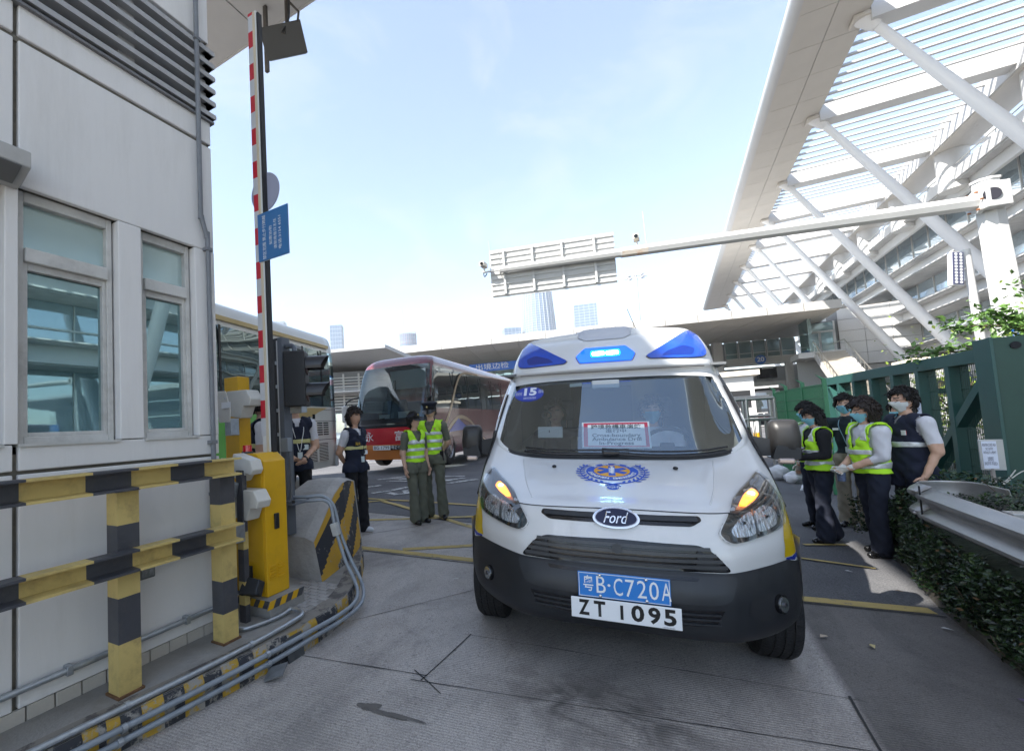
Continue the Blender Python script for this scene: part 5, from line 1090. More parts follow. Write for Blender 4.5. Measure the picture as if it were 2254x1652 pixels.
def headmesh(sex):
    """head about the origin (centre), facing -y: skull, jaw, brow, nose, lips, sockets"""
    n, k = 40, 34; vs = []; 
    for j in range(k+1):
        a = pi*j/k
        for i in range(n):
            b = 2*pi*i/n; x, y, z = sin(a)*cos(b), sin(a)*sin(b), cos(a)
            X, Y, Z = .075*x, .094*y, .118*z
            if z < 0: f = 1+.30*z*abs(z); X *= f; Y *= 1+.14*z        # jaw narrows
            if y < 0:
                fr = -y
                Y += -.004*math.exp(-((Z-.030)/.014)**2)*fr                                # brow
                Y += -.024*math.exp(-((Z+.020)/.020)**2-(X/.013)**2)*fr                    # nose tip
                Y += -.011*math.exp(-((Z-.005)/.022)**2-(X/.010)**2)*fr                    # bridge
                Y += .009*math.exp(-((Z-.010)/.012)**2-((abs(X)-.031)/.015)**2)            # sockets
                Y += -.007*math.exp(-((Z+.058)/.010)**2-(X/.022)**2)*fr                    # lips
                Y += -.010*math.exp(-((Z+.098)/.016)**2-(X/.026)**2)*fr                    # chin
                X += .004*math.copysign(1, X)*math.exp(-((Z+.012)/.02)**2-((abs(X)-.05)/.02)**2)
            vs.append((X, Y, Z))
    fs = [(j*n+i, (j+1)*n+i, (j+1)*n+(i+1) % n, j*n+(i+1) % n) for j in range(k) for i in range(n)]
    return vs, fs
HV, HF = headmesh(0)
def hand(mb, w, d, side, spread, curl=.5, s=1.):
    """palm and five fingers from the wrist w along d; side = thumb direction"""
    w = Vector(w); d = Vector(d).normalized(); sd = (Vector(side)-d*Vector(side).dot(d)).normalized(); pn = d.cross(sd)
    cap_mesh(mb, w+d*.012*s, w+d*.075*s, .030*s, .036*s, 10, 3, .42, pn)
    for q, (o, l_) in enumerate(((.027, .070), (.009, .078), (-.010, .073), (-.027, .058))):
        p0 = w+d*.082*s+sd*o*s; c = pn*spread; d1 = (d+c*curl).normalized(); p1 = p0+d1*l_*.5*s; d2 = (d+c*curl*2.4).normalized(); p2 = p1+d2*l_*.5*s
        cap_mesh(mb, p0-d*.012, p1, .0095*s, .0085*s, 8, 2); cap_mesh(mb, p1, p2, .0085*s, .0070*s, 8, 2)
    p0 = w+d*.030*s+sd*.030*s; p1 = p0+(d*.7+sd*.7).normalized()*.036*s; p2 = p1+(d*.95+sd*.2+pn*spread*.3).normalized()*.030*s
    cap_mesh(mb, p0, p1, .012*s, .0105*s, 8, 2); cap_mesh(mb, p1, p2, .0105*s, .008*s, 8, 2)
VOX = .013
def person(label, xy, face, h, spec, z=None, cat='person', name='person', parentless=True):
    """standing figure. local frame: faces -y, x to the figure's left; spec holds pose and clothing"""
    s = h/1.75; W_ = spec.get('w', 1.); fem = spec.get('fem', False)
    zg = g(*xy)+.006 if z is None else z
    root = thing(name, label, cat, (xy[0], xy[1], zg), radians(face))
    sh = (.165 if fem else .19)*W_; hp = .092 if not fem else .095
    lean = spec.get('lean', 0.)
    # bones: (label, a, b, ra, rb, flat, fdir)
    hipz, kneez, ankz = .90, .49, .09
    feet = spec.get('feet', ((.10, 0, 6), (-.10, .02, -6)))   # per leg: x, y, toe-out
    lw = spec.get('leg', 1.)
    bones = []
    legs = []
    sit = spec.get('sit')
    for sx, (fx, fy, to) in zip((1, -1), feet):
        hip = Vector((sx*hp, 0, hipz)); ank = Vector((fx, fy, ankz)); kn = hip.lerp(ank, .49)+Vector((sx*.005, -.025, 0))
        if sit: kn = hip+Vector((sx*.05, -.42, .02)); ank = kn+Vector((0, -.05, -.42))
        bones += [('thigh', hip, kn, .088*lw, .064*lw, 1, None), ('shin', kn, ank, .064*lw, spec.get('hem', .062)*lw, 1, None)]
        t = radians(to); fd = Vector((sin(t), -cos(t), 0)); legs.append((ank, fd))
        bones += [('shoe', ank+fd*-.035+Vector((0, 0, -.045)), ank+fd*.14+Vector((0, 0, -.058)), .042, .036, .95, None)]
    belly = spec.get('belly', 0.)
    tor = [('pelvis', (0, 0, .93), (0, .0, 1.02), .128, .125, .80), ('torso', (0, 0, 1.04), (0, -.005-belly*.3, 1.16), .125+belly*.4, .135, .76), ('torso', (0, 0, 1.18), (0, 0, 1.34), .14, .145, .74)]
    for l_, a, b, ra, rb, fl in tor: bones.append((l_, Vector(a), Vector(b), ra*W_, rb*W_, fl, (0, 1, 0)))
    bones.append(('torso', Vector((-sh+.06, .0, 1.395)), Vector((sh-.06, .0, 1.395)), .072, .072, 1, None))
    if fem: bones += [('torso', Vector((sx*.065, -.075, 1.285)), Vector((sx*.06, -.078, 1.275)), .048, .044, 1, None) for sx in (1, -1)]
    bones += [('neck', Vector((0, .01, 1.42)), Vector((0, -.008, 1.53)), .056, .052, 1, None)]
    hands = []
    for sx, (el, wr) in zip((1, -1), spec['arms']):
        shp = Vector((sx*sh, .01, 1.40)); el = Vector(el); wr = Vector(wr)
        bones += [('uparm', shp, el, .056*W_*spec.get('sleeve', 1.), .044*spec.get('sleeve', 1.), 1, None), ('forearm', el, wr, .042*spec.get('cuff', 1.), .030*spec.get('cuff', 1.), 1, None)]; hands.append((sx, el, wr))
    mb = MB()
    for l_, a, b, ra, rb, fl, fd in bones: cap_mesh(mb, a, b, ra, rb, 14, 5, fl, fd)
    me = mb.mesh('body', SKIN); o = bpy.data.objects.new('tmp', me); COL.objects.link(o)
    md = o.modifiers.new('r', 'REMESH'); md.mode = 'VOXEL'; md.voxel_size = VOX; md2 = o.modifiers.new('s', 'SMOOTH'); md2.factor = .5; md2.iterations = 5
    bpy.context.view_layer.update(); me2 = bpy.data.meshes.new_from_object(o.evaluated_get(bpy.context.evaluated_depsgraph_get())); bpy.data.objects.remove(o)
    nv = len(me2.vertices); co = np.empty(nv*3); me2.vertices.foreach_get('co', co); co = co.reshape(-1, 3); no = np.empty(nv*3); me2.vertices.foreach_get('normal', no); no = no.reshape(-1, 3)
    faces = [tuple(p.vertices) for p in me2.polygons]; bpy.data.meshes.remove(me2)
    fc = np.array([co[list(f)].mean(0) for f in faces])
    # nearest bone per face
    best = np.full(len(fc), 9.); lab = np.zeros(len(fc), int); tt = np.zeros(len(fc))
    for bi, (l_, a, b, ra, rb, fl, fd) in enumerate(bones):
        a_ = np.array(a); d = np.array(b)-a_; L2 = max(d@d, 1e-9); t = np.clip(((fc-a_)@d)/L2, 0, 1); dist = np.linalg.norm(fc-(a_+t[:, None]*d), axis=1)-(ra+(rb-ra)*t)
        m = dist < best; best[m] = dist[m]; lab[m] = bi; tt[m] = t[m]
    names = [b[0] for b in bones]; L_ = np.array(names)[lab]
    # cloth folds on the trousers and sleeves
    fold = np.zeros(nv)
    ang = co[:, 0]*37+co[:, 1]*29
    fold = .0035*np.sin(co[:, 2]*46+ang*1.3)+.003*np.sin(co[:, 2]*23-ang*.8+1.3)
    legm = co[:, 2] < .88; co2 = co+no*(fold*np.where(legm, 1., .6))[:, None]
    top, bot, shoe, skin = spec['top'], spec['bottom'], spec['shoe'], spec.get('skin', SKIN)
    mats = [skin, top, bot, shoe]; sl = spec.get('sleeve_len', .62)   # sleeve length along the upper arm; >1 runs down the forearm
    mi = np.zeros(len(fc), int)
    mi[np.isin(L_, ['torso'])] = 1; mi[L_ == 'neck'] = np.where(fc[L_ == 'neck'][:, 2] < 1.455, 1, 0)
    mi[np.isin(L_, ['pelvis', 'thigh', 'shin'])] = 2; hem = spec.get('shirt_hem', .98); mi[np.isin(L_, ['pelvis', 'thigh']) & (fc[:, 2] > hem)] = 1; mi[(L_ == 'torso') & (fc[:, 2] < hem)] = 2
    mi[L_ == 'shoe'] = 3; mi[(L_ == 'shoe') & (fc[:, 2] > .10)] = 2
    mi[(L_ == 'uparm') & (tt < sl)] = 1; mi[(L_ == 'forearm') & (tt < sl-1)] = 1
    out = MB(); out.v = [tuple(v) for v in co2]; out.f = faces; out.m = [int(q) for q in mi]
    for sx, el, wr in hands:
        d = (wr-el).normalized(); sidev = spec.get('thumb', Vector((0, -1, .2))); o0 = len(out.f)
        hand(out, wr-d*.005, (d+Vector(spec.get('hdir', (0, 0, 0)))).normalized(), sidev, sx*spec.get('hcurl', 1), .35, 1.)
        for q in range(o0, len(out.f)): out.m[q] = 0
    # head
    hc = Vector((0, -.012, 1.628)); hy, hpch = spec.get('head', (0, 0)); HM = Matrix.Translation(hc) @ Matrix.Rotation(radians(hy), 4, 'Z') @ Matrix.Rotation(radians(hpch), 4, 'X')
    hs = Matrix.Scale(spec.get('hs', 1.), 4); HM = HM @ hs
    o0 = len(out.f); out.add([HM @ Vector(v) for v in HV], HF, 0)
    n = 40
    for q in range(o0, len(out.f)):
        c = sum((Vector(HV[i-out.f[o0][0]]) for i in out.f[q]), Vector())/4
        if c.y < -.05:
            if abs(c.z+.058) < .007 and abs(c.x) < .021: out.m[q] = 4
            elif abs(c.z-.033) < .0045 and .014 < abs(c.x) < .050: out.m[q] = 5
            elif abs(c.z-.011) < .0052 and .020 < abs(c.x) < .043: out.m[q] = 6
    for sx in (1, -1): out.ell(HM @ Vector((sx*.075, .012, -.005)), .010, .020, .032, 10, 8, 0)
    body = out.build('body', [skin, top, bot, shoe, LIP, BROW, EYE], root, smooth=True)
    def shell(sel, off, nm, m, thick=False):
        """garment: the chosen faces of the body lifted off along the normals"""
        idx = {}; q = MB()
        for f, ok in zip(faces, sel):
            if not ok: continue
            r = []
            for v in f:
                if v not in idx: idx[v] = len(q.v); q.v.append(tuple(co[v]+no[v]*off+no[v]*fold[v]*1.2))
                r.append(idx[v])
            q.f.append(tuple(r)); q.m.append(0)
        if not q.f: return None
        ob = q.build(nm, m, root, smooth=True)
        sm = ob.modifiers.new('s', 'SMOOTH'); sm.factor = .5; sm.iterations = 3
        so_ = ob.modifiers.new('t', 'SOLIDIFY'); so_.thickness = -min(off*.8, .012)
        return ob
    tors = np.isin(L_, ['torso', 'pelvis', 'thigh']) | ((L_ == 'uparm') & (tt < .10)) | ((L_ == 'neck') & (fc[:, 2] < 1.45))
    v = spec.get('vest')
    if v:
        z0 = v.get('z0', .92); neck = ((np.abs(fc[:, 0]) < .012+.42*np.clip(fc[:, 2]-v.get('neck', 1.30), 0, .2)) & (fc[:, 1] < -.02) & (fc[:, 2] > v.get('neck', 1.30)))
        neck |= (np.hypot(fc[:, 0], fc[:, 1]) < .078) & (fc[:, 2] > 1.41)
        arm = (np.abs(fc[:, 0]) > sh-.008) & (fc[:, 2] < 1.47)
        sel = tors & (fc[:, 2] > z0) & ~neck & ~(arm & (L_ == 'uparm'))
        vest = shell(sel, .020, 'vest', v['m'])
        for a, b in v.get('bands', ()): shell(sel & (fc[:, 2] > a) & (fc[:, 2] < b), .0255, 'reflective_band', v.get('bm', REFB))
        if v.get('vert'): shell(sel & (np.abs(np.abs(fc[:, 0])-.10) < .024) & (fc[:, 2] > 1.3), .0252, 'reflective_band', REFB)
    # hair
    hr = spec.get('hair')
    if hr:
        style, hm = hr; q = MB(); rndm = random.Random(len(label)); vs = []
        for (X, Y, Z) in HV:
            p = Vector((X, Y, Z)); nrm = p.normalized(); lift = .010+.010*max(0, nrm.z)
            if style in ('bob', 'curly'): lift += .012
            if style == 'curly': lift += .020+.012*sin(X*180)*cos(Z*150)*sin(Y*160)
            lift += .003*sin(X*300+Z*120)
            vs.append(HM @ (p+nrm*lift))
        q.v = vs; keep = []
        for f in HF:
            c = sum((Vector(HV[i]) for i in f), Vector())/4
            line = .058-.022*(abs(c.x)/.07)**2 if c.y < 0 else -.085
            front = c.y < -.035
            lowz = {'short': -.045, 'bob': -.10, 'long': -.12, 'curly': -.11, 'cap': -.05, 'bun': -.06}[style]
            if front: ok = c.z > (.062 if style == 'short' else .048)+.02*sin(c.x*60)*.4
            elif c.y < .015: ok = c.z > (-.005 if style in ('short', 'cap', 'bun') else (-.07 if c.y > -.012 else .012)) if abs(c.x) > .05 else c.z > .05
            else: ok = c.z > lowz
            if ok: keep.append(f)
        q.f = list(keep); q.m = [0]*len(keep)
        for _ in range(420 if style != 'cap' else 120):      # loose locks lying over the shell
            f = rndm.choice(keep); c = sum((Vector(HV[i]) for i in f), Vector())/4; nl = c.normalized(); d = Vector((0, .15, -1)) if c.y > -.03 else Vector((c.x*9, -.5, -.5)); d = (d-nl*d.dot(nl)+Vector((rndm.gauss(0, .35), rndm.gauss(0, .35), rndm.gauss(0, .2)))).normalized(); w = d.cross(nl).normalized()*rndm.uniform(.002, .0045)
            up_ = .013+.010*max(0, nl.z)+(.012 if style in ('bob', 'curly') else 0)+(.022 if style == 'curly' else 0); L0 = rndm.uniform(.02, .05); st_ = [c+nl*(up_+rndm.uniform(0, .004))+d*L0*t+nl*(.006*t*(1-t)*4-.006*t) for t in (0, .5, 1)]
            q.add([HM @ (p+w*k) for p, k in ((st_[0], -1), (st_[0], 1), (st_[1], -1), (st_[1], 1), (st_[2], -.15), (st_[2], .15))], [(0, 1, 3, 2), (2, 3, 5, 4)])
        if style in ('bob', 'long', 'curly'):
            ln = {'bob': .13, 'long': .26, 'curly': .17}[style]; n_ = 22; k_ = 8; o0 = len(q.v); B0 = []
            for j in range(k_+1):
                for i in range(n_+1):
                    a = radians(-8)+radians(196)*i/n_; t = j/k_; rr = 1.10+(.22 if style == 'curly' else .06)*sin(pi*t)-.18*t*t
                    wob = .006*sin(i*1.9+j*.7)
                    B0.append(HM @ Vector(((.082*rr+wob)*cos(a), .012+(.098*rr+wob)*sin(a)+.01*t, .02-t*ln)))
            q.add(B0, [(j*(n_+1)+i, j*(n_+1)+i+1, (j+1)*(n_+1)+i+1, (j+1)*(n_+1)+i) for j in range(k_) for i in range(n_)])
        hob = q.build('hair', hm, root, smooth=True); so_ = hob.modifiers.new('t', 'SOLIDIFY'); so_.thickness = -.012
        if style == 'bun': MB().ell(HM @ Vector((0, .10, .0)), .035, .03, .035).build('hair_bun', hm, root, smooth=True)
    mk = spec.get('mask')
    if mk:
        q = MB(); q.v = [HM @ (Vector(p)+Vector(p).normalized()*(.009+.006*math.exp(-(p[0]/.03)**2))) for p in HV]
        q.f = [f for f in HF if (lambda c: c.y < -.018 and -.105 < c.z < .004-.012*(abs(c.x)/.06)**2)(sum((Vector(HV[i]) for i in f), Vector())/4)]; q.m = [0]*len(q.f)
        q.build('face_mask', mk, root, smooth=True)
        for sx in (1, -1): MB().tube([HM @ Vector((sx*.070, -.035, -.015)), HM @ Vector((sx*.082, .0, .0)), HM @ Vector((sx*.082, .02, .005))], .002, 5).tube([HM @ Vector((sx*.064, -.035, -.06)), HM @ Vector((sx*.080, .0, -.03)), HM @ Vector((sx*.082, .02, .0))], .002, 5).build('ear_loop', MASKW, root)
    if spec.get('glasses'):
        q = MB()
        for sx in (1, -1):
            c = Vector((sx*.032, -.098, .010)); q.tube([HM @ (c+Vector((.024*cos(t), .006*abs(cos(t)), .017*sin(t)))) for t in lin(0, 2*pi, 17)], .0022, 5, caps=False)
            q.tube([HM @ Vector((sx*.056, -.090, .014)), HM @ Vector((sx*.078, -.03, .014)), HM @ Vector((sx*.080, .012, .012))], .002, 5)
        q.tube([HM @ Vector((-.009, -.10, .012)), HM @ Vector((.009, -.10, .012))], .002, 5); q.build('glasses', GBLK, root)
    cp = spec.get('cap')
    if cp:
        CAPM = mat('cap_navy', (.008, .010, .022), .7)
        if cp == 'peaked':
            cpo = MB().lathe([(.088, .035), (.092, .075), (.105, .095), (.118, .115), (.116, .128), (.08, .138), (.001, .140)], HM @ Matrix.Rotation(-.12, 4, 'X') @ Matrix.Scale(1.1, 4), 28).build('cap', CAPM, root, smooth=True)
            cpo.modifiers.new('t', 'SOLIDIFY').thickness = .004
        else:
            cpo = MB().lathe([(.090, .030), (.093, .06), (.094, .105), (.088, .118), (.05, .122), (.001, .122)], HM @ Matrix.Rotation(-.10, 4, 'X'), 28).build('cap', CAPM, root, smooth=True)
        MB().add([HM @ Vector((.088*cos(t)*k, -.095*abs(sin(t))*k-.0*(k-1), .045-.03*(k-1)*6*abs(sin(t)))) for k in (1., 1.38) for t in lin(pi+.35, 2*pi-.35, 14)], [(i, i+1, 15+i, 14+i) for i in range(13)]).build('cap_peak', LEA, cpo, smooth=True)
        MB().ell(HM @ Vector((0, -.108, .085)), .012, .006, .018).build('cap_badge', mat('badge_gold', (.6, .48, .22), .3, .7), cpo, smooth=True)
        MB().tube([HM @ Vector((.0915*cos(t), .0915*sin(t)-.004, .045)) for t in lin(0, 2*pi, 25)], .004, 6, caps=False).build('cap_band', LEA, cpo)
    def front(x, z_, off=.03):      # point on the chest
        m = (np.abs(fc[:, 0]-x) < .03) & (np.abs(fc[:, 2]-z_) < .03) & np.isin(L_, ['torso', 'pelvis'])
        yv = fc[m][:, 1].min() if m.any() else -.12
        return Vector((x, yv-off, z_))
    for it in spec.get('extras', ()):
        k0 = it[0]
        if k0 == 'lanyard':
            col = it[1]; bt = front(.02, 1.08, .034); MB().tube([Vector((.055, -.02, 1.47)), front(.075, 1.36), front(.05, 1.22), bt, front(-.02, 1.22), front(-.055, 1.36), Vector((-.055, -.02, 1.47))], .0045, 5, smooth=3).build('lanyard', col, root)
            MB().box(bt.x-.028, bt.x+.028, bt.y-.004, bt.y+.002, bt.z-.085, bt.z-.005).build('pass_card', mat('card', (.6, .68, .7), .3), root)
        if k0 == 'badge': p = front(it[1], it[2], .029); MB().box(p.x-it[3]/2, p.x+it[3]/2, p.y-.003, p.y+.003, p.z-it[4]/2, p.z+it[4]/2).build('badge', it[5], root)
        if k0 == 'collar': MB().add([Vector((.070*cos(t)*k, .005+.066*sin(t)*k-.012*(k-1)*4, z_)) for k, z_ in ((.86, 1.485), (1.0, 1.475), (1.32, 1.435)) for t in lin(-pi*.42, pi*1.42, 18)], [(r*18+i, r*18+i+1, (r+1)*18+i+1, (r+1)*18+i) for r in range(2) for i in range(17)]).build('collar', it[1], root, smooth=True)
        if k0 == 'belt': shell(np.isin(L_, ['pelvis', 'torso']) & (np.abs(fc[:, 2]-.985) < .022), .012, 'belt', LEA)
        if k0 == 'radio': MB().box(it[1]-.03, it[1]+.03, it[2]-.03, it[2]+.02, .88, 1.02).box(it[1]-.008, it[1]+.008, it[2], it[2]+.015, 1.02, 1.10).build('radio', GBLK, root, bevel=.006)
        if k0 == 'skirt': shell((fc[:, 2] > it[1]) & (fc[:, 2] < 1.06) & np.isin(L_, ['pelvis', 'torso', 'thigh']), .017, 'jacket_hem', it[2])
        if k0 == 'glove':
            for sx, el, wr in hands: q = MB(); hand(q, wr-(wr-el).normalized()*.005, (wr-el), spec.get('thumb', Vector((0, -1, .2))), sx*spec.get('hcurl', 1), .35, 1.16); cap_mesh(q, wr-(wr-el).normalized()*.03, wr, .036, .036, 10, 2); q.build('glove', GLOVE, root, smooth=True)
        if k0 == 'watch': sx, el, wr = hands[it[1]]; d = (wr-el).normalized(); MB().cyl(wr-d*.035, wr-d*.008, .034, n=14).build('watch', GBLK, root)
        if k0 == 'text_back':
            m = (np.abs(fc[:, 0]) < .04) & (np.abs(fc[:, 2]-it[2]) < .03) & (L_ == 'torso'); yv = fc[m][:, 1].max()+.03
            text(it[1], it[3], frame((0, yv, it[2]), (-1, 0, 0), (0, 0, 1)), mat('print_dark', (.05, .06, .1), .7), root)
        if k0 == 'text_front': p = front(it[2], it[3], .0345); text(it[1], it[4], frame(p, (1, 0, 0), (0, 0, 1)), it[5], root)
    root.scale = (s, s, s)
    return root
DOWN = (((.235, .03, 1.12), (.245, -.03, .88)), ((-.235, .03, 1.12), (-.245, -.03, .88)))
BEHIND = (((.235, .10, 1.14), (.06, .17, .95)), ((-.235, .10, 1.14), (-.05, .18, .97)))
CLASP = (((.24, .02, 1.13), (.05, -.20, .99)), ((-.24, .02, 1.13), (-.05, -.21, 1.0)))
DOWNF = (((.215, .03, 1.12), (.225, -.04, .88)), ((-.215, .03, 1.12), (-.225, -.04, .88)))
BEHF = (((.215, .10, 1.14), (.05, .16, .93)), ((-.215, .10, 1.14), (-.04, .17, .95)))
VN = {'m': NAVY, 'z0': .86, 'bands': ((1.175, 1.225),), 'bm': YBAND, 'neck': 1.37}
VH = {'m': HIV, 'z0': .97, 'bands': ((1.03, 1.08), (1.15, 1.20), (1.27, 1.315))}
HSY = mat('print_yellow', (.7, .45, .03), .6)
person('woman in navy vest, white T-shirt and white shoes with hands behind her back', (-3.836, 5.02), 78, 1.68, dict(fem=True, arms=BEHF, top=WHC, bottom=BLKC, shoe=WSH, leg=1.1, hem=.092, skin=SKIN2, hair=('bob', HAIRB), head=(6, 0), vest=VN, feet=((.075, 0, 20), (-.085, .03, -10)), extras=(('lanyard', GBLK), ('badge', .09, 1.13, .07, .06, MATS['plate_white']), ('badge', .1, 1.29, .03, .02, MATS['plate_white']), ('text_front', '海关', -.075, 1.255, .05, HSY)), sleeve=1.12))
person('policewoman in olive uniform, cap and yellow vest looking up at her colleague', (-3.376, 5.87), 62, 1.60, dict(fem=True, arms=DOWNF, top=OLIVE, bottom=OLIVE, shoe=LEA, hair=('bun', HAIR), cap='round', head=(28, -12), vest=VH, shirt_hem=.80, leg=1.12, hem=.085, sleeve=1.22, sleeve_len=.8, feet=((.09, 0, 8), (-.09, -.06, -8)), extras=(('collar', OLIVE), ('skirt', .80, OLIVE))))
person('policeman in olive uniform, peaked cap and yellow vest with eyes lowered', (-3.281, 6.246), 12, 1.76, dict(arms=BEHIND, top=OLIVE, bottom=OLIVE, shoe=LEA, hair=('cap', HAIR), cap='peaked', head=(-6, 10), vest=VH, shirt_hem=.82, leg=1.1, hem=.08, sleeve=1.2, sleeve_len=.85, feet=((.13, -.02, 25), (-.10, .02, -14)), extras=(('collar', OLIVE), ('skirt', .82, OLIVE), ('radio', .17, -.06), ('badge', .09, 1.36, .03, .03, mat('badge_gold', (.6, .48, .22), .3, .7)))))
person('man in navy vest half hidden behind the raised boom arm', (-3.96, 3.50), 140, 1.72, dict(arms=CLASP, top=WHC, bottom=BLKC, shoe=LEA, hair=('short', HAIR), vest=VN, sleeve=1.2, sleeve_len=.7, head=(15, 0), extras=(('lanyard', MATS['plate_white']), ('collar', NAVY))), z=ZI)
person('man in navy vest with clasped hands behind the lane signal', (-3.92, 3.98), 55, 1.74, dict(arms=CLASP, top=WHC, bottom=BLKC, shoe=LEA, hair=('short', HAIR), vest=VN, sleeve=1.2, sleeve_len=.7, extras=(('lanyard', MATS['plate_white']), ('watch', 0), ('badge', .09, 1.13, .07, .06, MATS['card']))), z=ZI)
HOLD = (((.23, -.02, 1.14), (.08, -.27, 1.10)), ((-.22, -.02, 1.15), (-.06, -.29, 1.11)))
HOLDL = (((.22, -.02, 1.13), (.06, -.24, 1.00)), ((-.22, -.01, 1.13), (-.04, -.26, .99)))
VH2 = {'m': HIV, 'z0': .93, 'bands': ((1.0, 1.06), (1.145, 1.20)), 'vert': True, 'neck': 1.22}
p1 = person('woman in black jumper and yellow vest holding a clipboard beside the ambulance mirror', (1.427, 7.0), -78, 1.55, dict(fem=True, w=1.06, arms=HOLD, top=BLKC, bottom=DNAV, shoe=LEA, hair=('long', HAIR), mask=MASKB, glasses=True, vest=VH2, sleeve=1.3, cuff=1.35, sleeve_len=1.95, leg=1.16, hem=.09, head=(-4, 8), shirt_hem=.9, feet=((.10, -.05, 10), (-.10, .12, -10)), extras=(('text_back', 'HEALTH', 1.30, .05),)))
cbd = MB().box(-.12, .12, -.16, .16, -.008, .008, M=Matrix.Rotation(.35, 4, 'X')).build('clipboard', GBLK, None); tag(cbd, 'black clipboard held by the woman in the black jumper', 'clipboard'); cbd.location = (1.12, 6.93, .98); cbd.rotation_euler = (0, 0, radians(-80))
person('person in yellow vest mostly hidden behind the woman with the clipboard', (1.52, 7.75), -70, 1.60, dict(fem=True, arms=DOWNF, top=WHC, bottom=DNAV, shoe=LEA, hair=('bob', HAIR), mask=MASKB, vest=VH2, sleeve=1.2, sleeve_len=1.9, cuff=1.3, leg=1.1, extras=(('glove',),)))
person('man in dark polo and khaki trousers with glasses, mask and lanyard', (1.952, 8.0), -28, 1.70, dict(arms=DOWN, top=GRN, bottom=KHA, shoe=LEA, hair=('short', HAIR), mask=MASKB, glasses=True, sleeve=1.25, sleeve_len=.8, leg=1.15, hem=.085, head=(6, 3), extras=(('lanyard', mat('lanyard_blue', (.2, .34, .40), .6)), ('collar', GRN), ('badge', -.09, 1.31, .06, .03, MATS['plate_white']))))
person('curly haired woman in white shirt and yellow vest wearing white gloves', (1.755, 6.58), -72, 1.60, dict(fem=True, w=1.1, arms=HOLDL, top=WHC, bottom=DNAV, shoe=LEA, hair=('curly', HAIRB), mask=MASKB, glasses=True, vest=VH2, sleeve=1.45, cuff=1.2, sleeve_len=1.35, leg=1.15, hem=.085, belly=.06, head=(-6, 2), feet=((.09, -.04, 10), (-.11, .10, -12)), extras=(('collar', WHC), ('glove',), ('watch', 1))))
cup = tag(MB().lathe([(.001, 0), (.033, 0), (.038, .11), (.036, .112), (.001, .112)], None, 20).build('cup', mat('cup_print', (.12, .15, .24), .3, var=.6, vs=40), None, smooth='angle'), 'printed drinks cup held in a white glove', 'cup'); cup.location = (1.50, 6.52, .70)
person('person in yellow vest standing behind the curly haired woman', (2.22, 7.15), -70, 1.60, dict(fem=True, arms=DOWNF, top=WHC, bottom=DNAV, shoe=LEA, hair=('bob', HAIR), mask=MASKB, vest=VH2, sleeve=1.2, sleeve_len=.8, leg=1.1))
person('man in navy vest with white band and white mask beside the guardrail', (2.078, 6.62), -68, 1.72, dict(arms=(((.25, .03, 1.11), (.24, -.10, .86)), ((-.245, .0, 1.11), (-.20, -.14, .87))), top=WHC, bottom=BLKC, shoe=LEA, hair=('short', HAIR), mask=MASKW, glasses=True, vest={'m': NAVY, 'z0': .74, 'bands': ((1.15, 1.20),), 'bm': MATS['reflective'], 'neck': 1.39}, sleeve=1.22, sleeve_len=.75, head=(-4, 2), belly=.04, leg=1.1, extras=(('collar', NAVY), ('badge', .09, 1.30, .06, .05, MATS['plate_white']), ('badge', .105, 1.30, .02, .045, mat('badge_red', (.6, .03, .03), .5)))))
# in the cab: driver and passenger
Ma = Matrix.Translation((-.336, 2.637, 0)) @ rmat(radians(7.37), 0, radians(1.9)).to_4x4()
DRV = (((.22, -.14, 1.16), (.14, -.42, 1.20)), ((-.22, -.14, 1.16), (-.14, -.42, 1.20)))
for x, lb, sp in ((.43, 'masked ambulance driver at the steering wheel', dict(arms=DRV, mask=MASKB)), (-.43, 'passenger sitting beside the ambulance driver', dict(arms=DOWN))):
    q = Ma @ Vector((x, 2.12, .02)); sp.update(top=WHC if x > 0 else NAVY, bottom=BLKC, shoe=LEA, hair=('short', HAIR), sit=True, sleeve=1.2)
    person(lb, (q.x, q.y), math.degrees(radians(7.37)), 1.66, sp, z=q.z)
# ================================================================== RIGHT SIDE: kerb, hedge, guardrail
MOSS = mat('kerb_mossy', (.085, .078, .066), .9, var=.4, vs=5, bump=.5, bs=20, dirt=.6, dirtcol=(.04, .05, .03), ds=4)
HK = catmull([Vector(p) for p in ((1.66, -3, 0), (1.60, 1, 0), (1.585, 2.8, 0), (1.585, 3.9, 0), (1.60, 4.5, 0), (1.64, 5.1, 0), (1.78, 6.1, 0), (1.92, 7.2, 0), (2.2, 8.2, 0), (2.6, 9.5, 0))], 5)
hk = kind(MB().box(0, .001, 0, .001, -9, -8.999).build('planter_kerb', MOSS), 'structure'); hk.data.clear_geometry()
for i in range(0, len(HK)-5, 5):
    mb = MB(); vs = []
    for p, q in zip(HK[i:i+6], HK[i+1:i+7] if i+7 <= len(HK) else HK[i+1:i+6]+[HK[-1]]):
        z = g(p.x, p.y); d = (q-p).normalized() if (q-p).length > 1e-6 else Vector((0, 1, 0)); o = Vector((d.y, -d.x, 0)); h = .07
        for off, zz in ((0, -.05), (.008, h-.02), (.03, h), (.14, h), (.15, -.05)): w = p+o*off; vs.append((w.x, w.y, z+zz+random.uniform(-.004, .004)))
    n = 5; mb.add(vs, [(a*n+b, a*n+b+1, (a+1)*n+b+1, (a+1)*n+b) for a in range(5) for b in range(n-1)]); kind(mb.build('kerb_stone', MOSS, hk, smooth='angle'), 'structure')
LEAF = mat('hedge_leaf', (.020, .046, .014), .32, var=.6, vs=2.5, spec=.5); LEAF2 = mat('tree_leaf', (.10, .19, .045), .45, var=.35, vs=3); TWIG = mat('twig', (.10, .07, .045), .9)
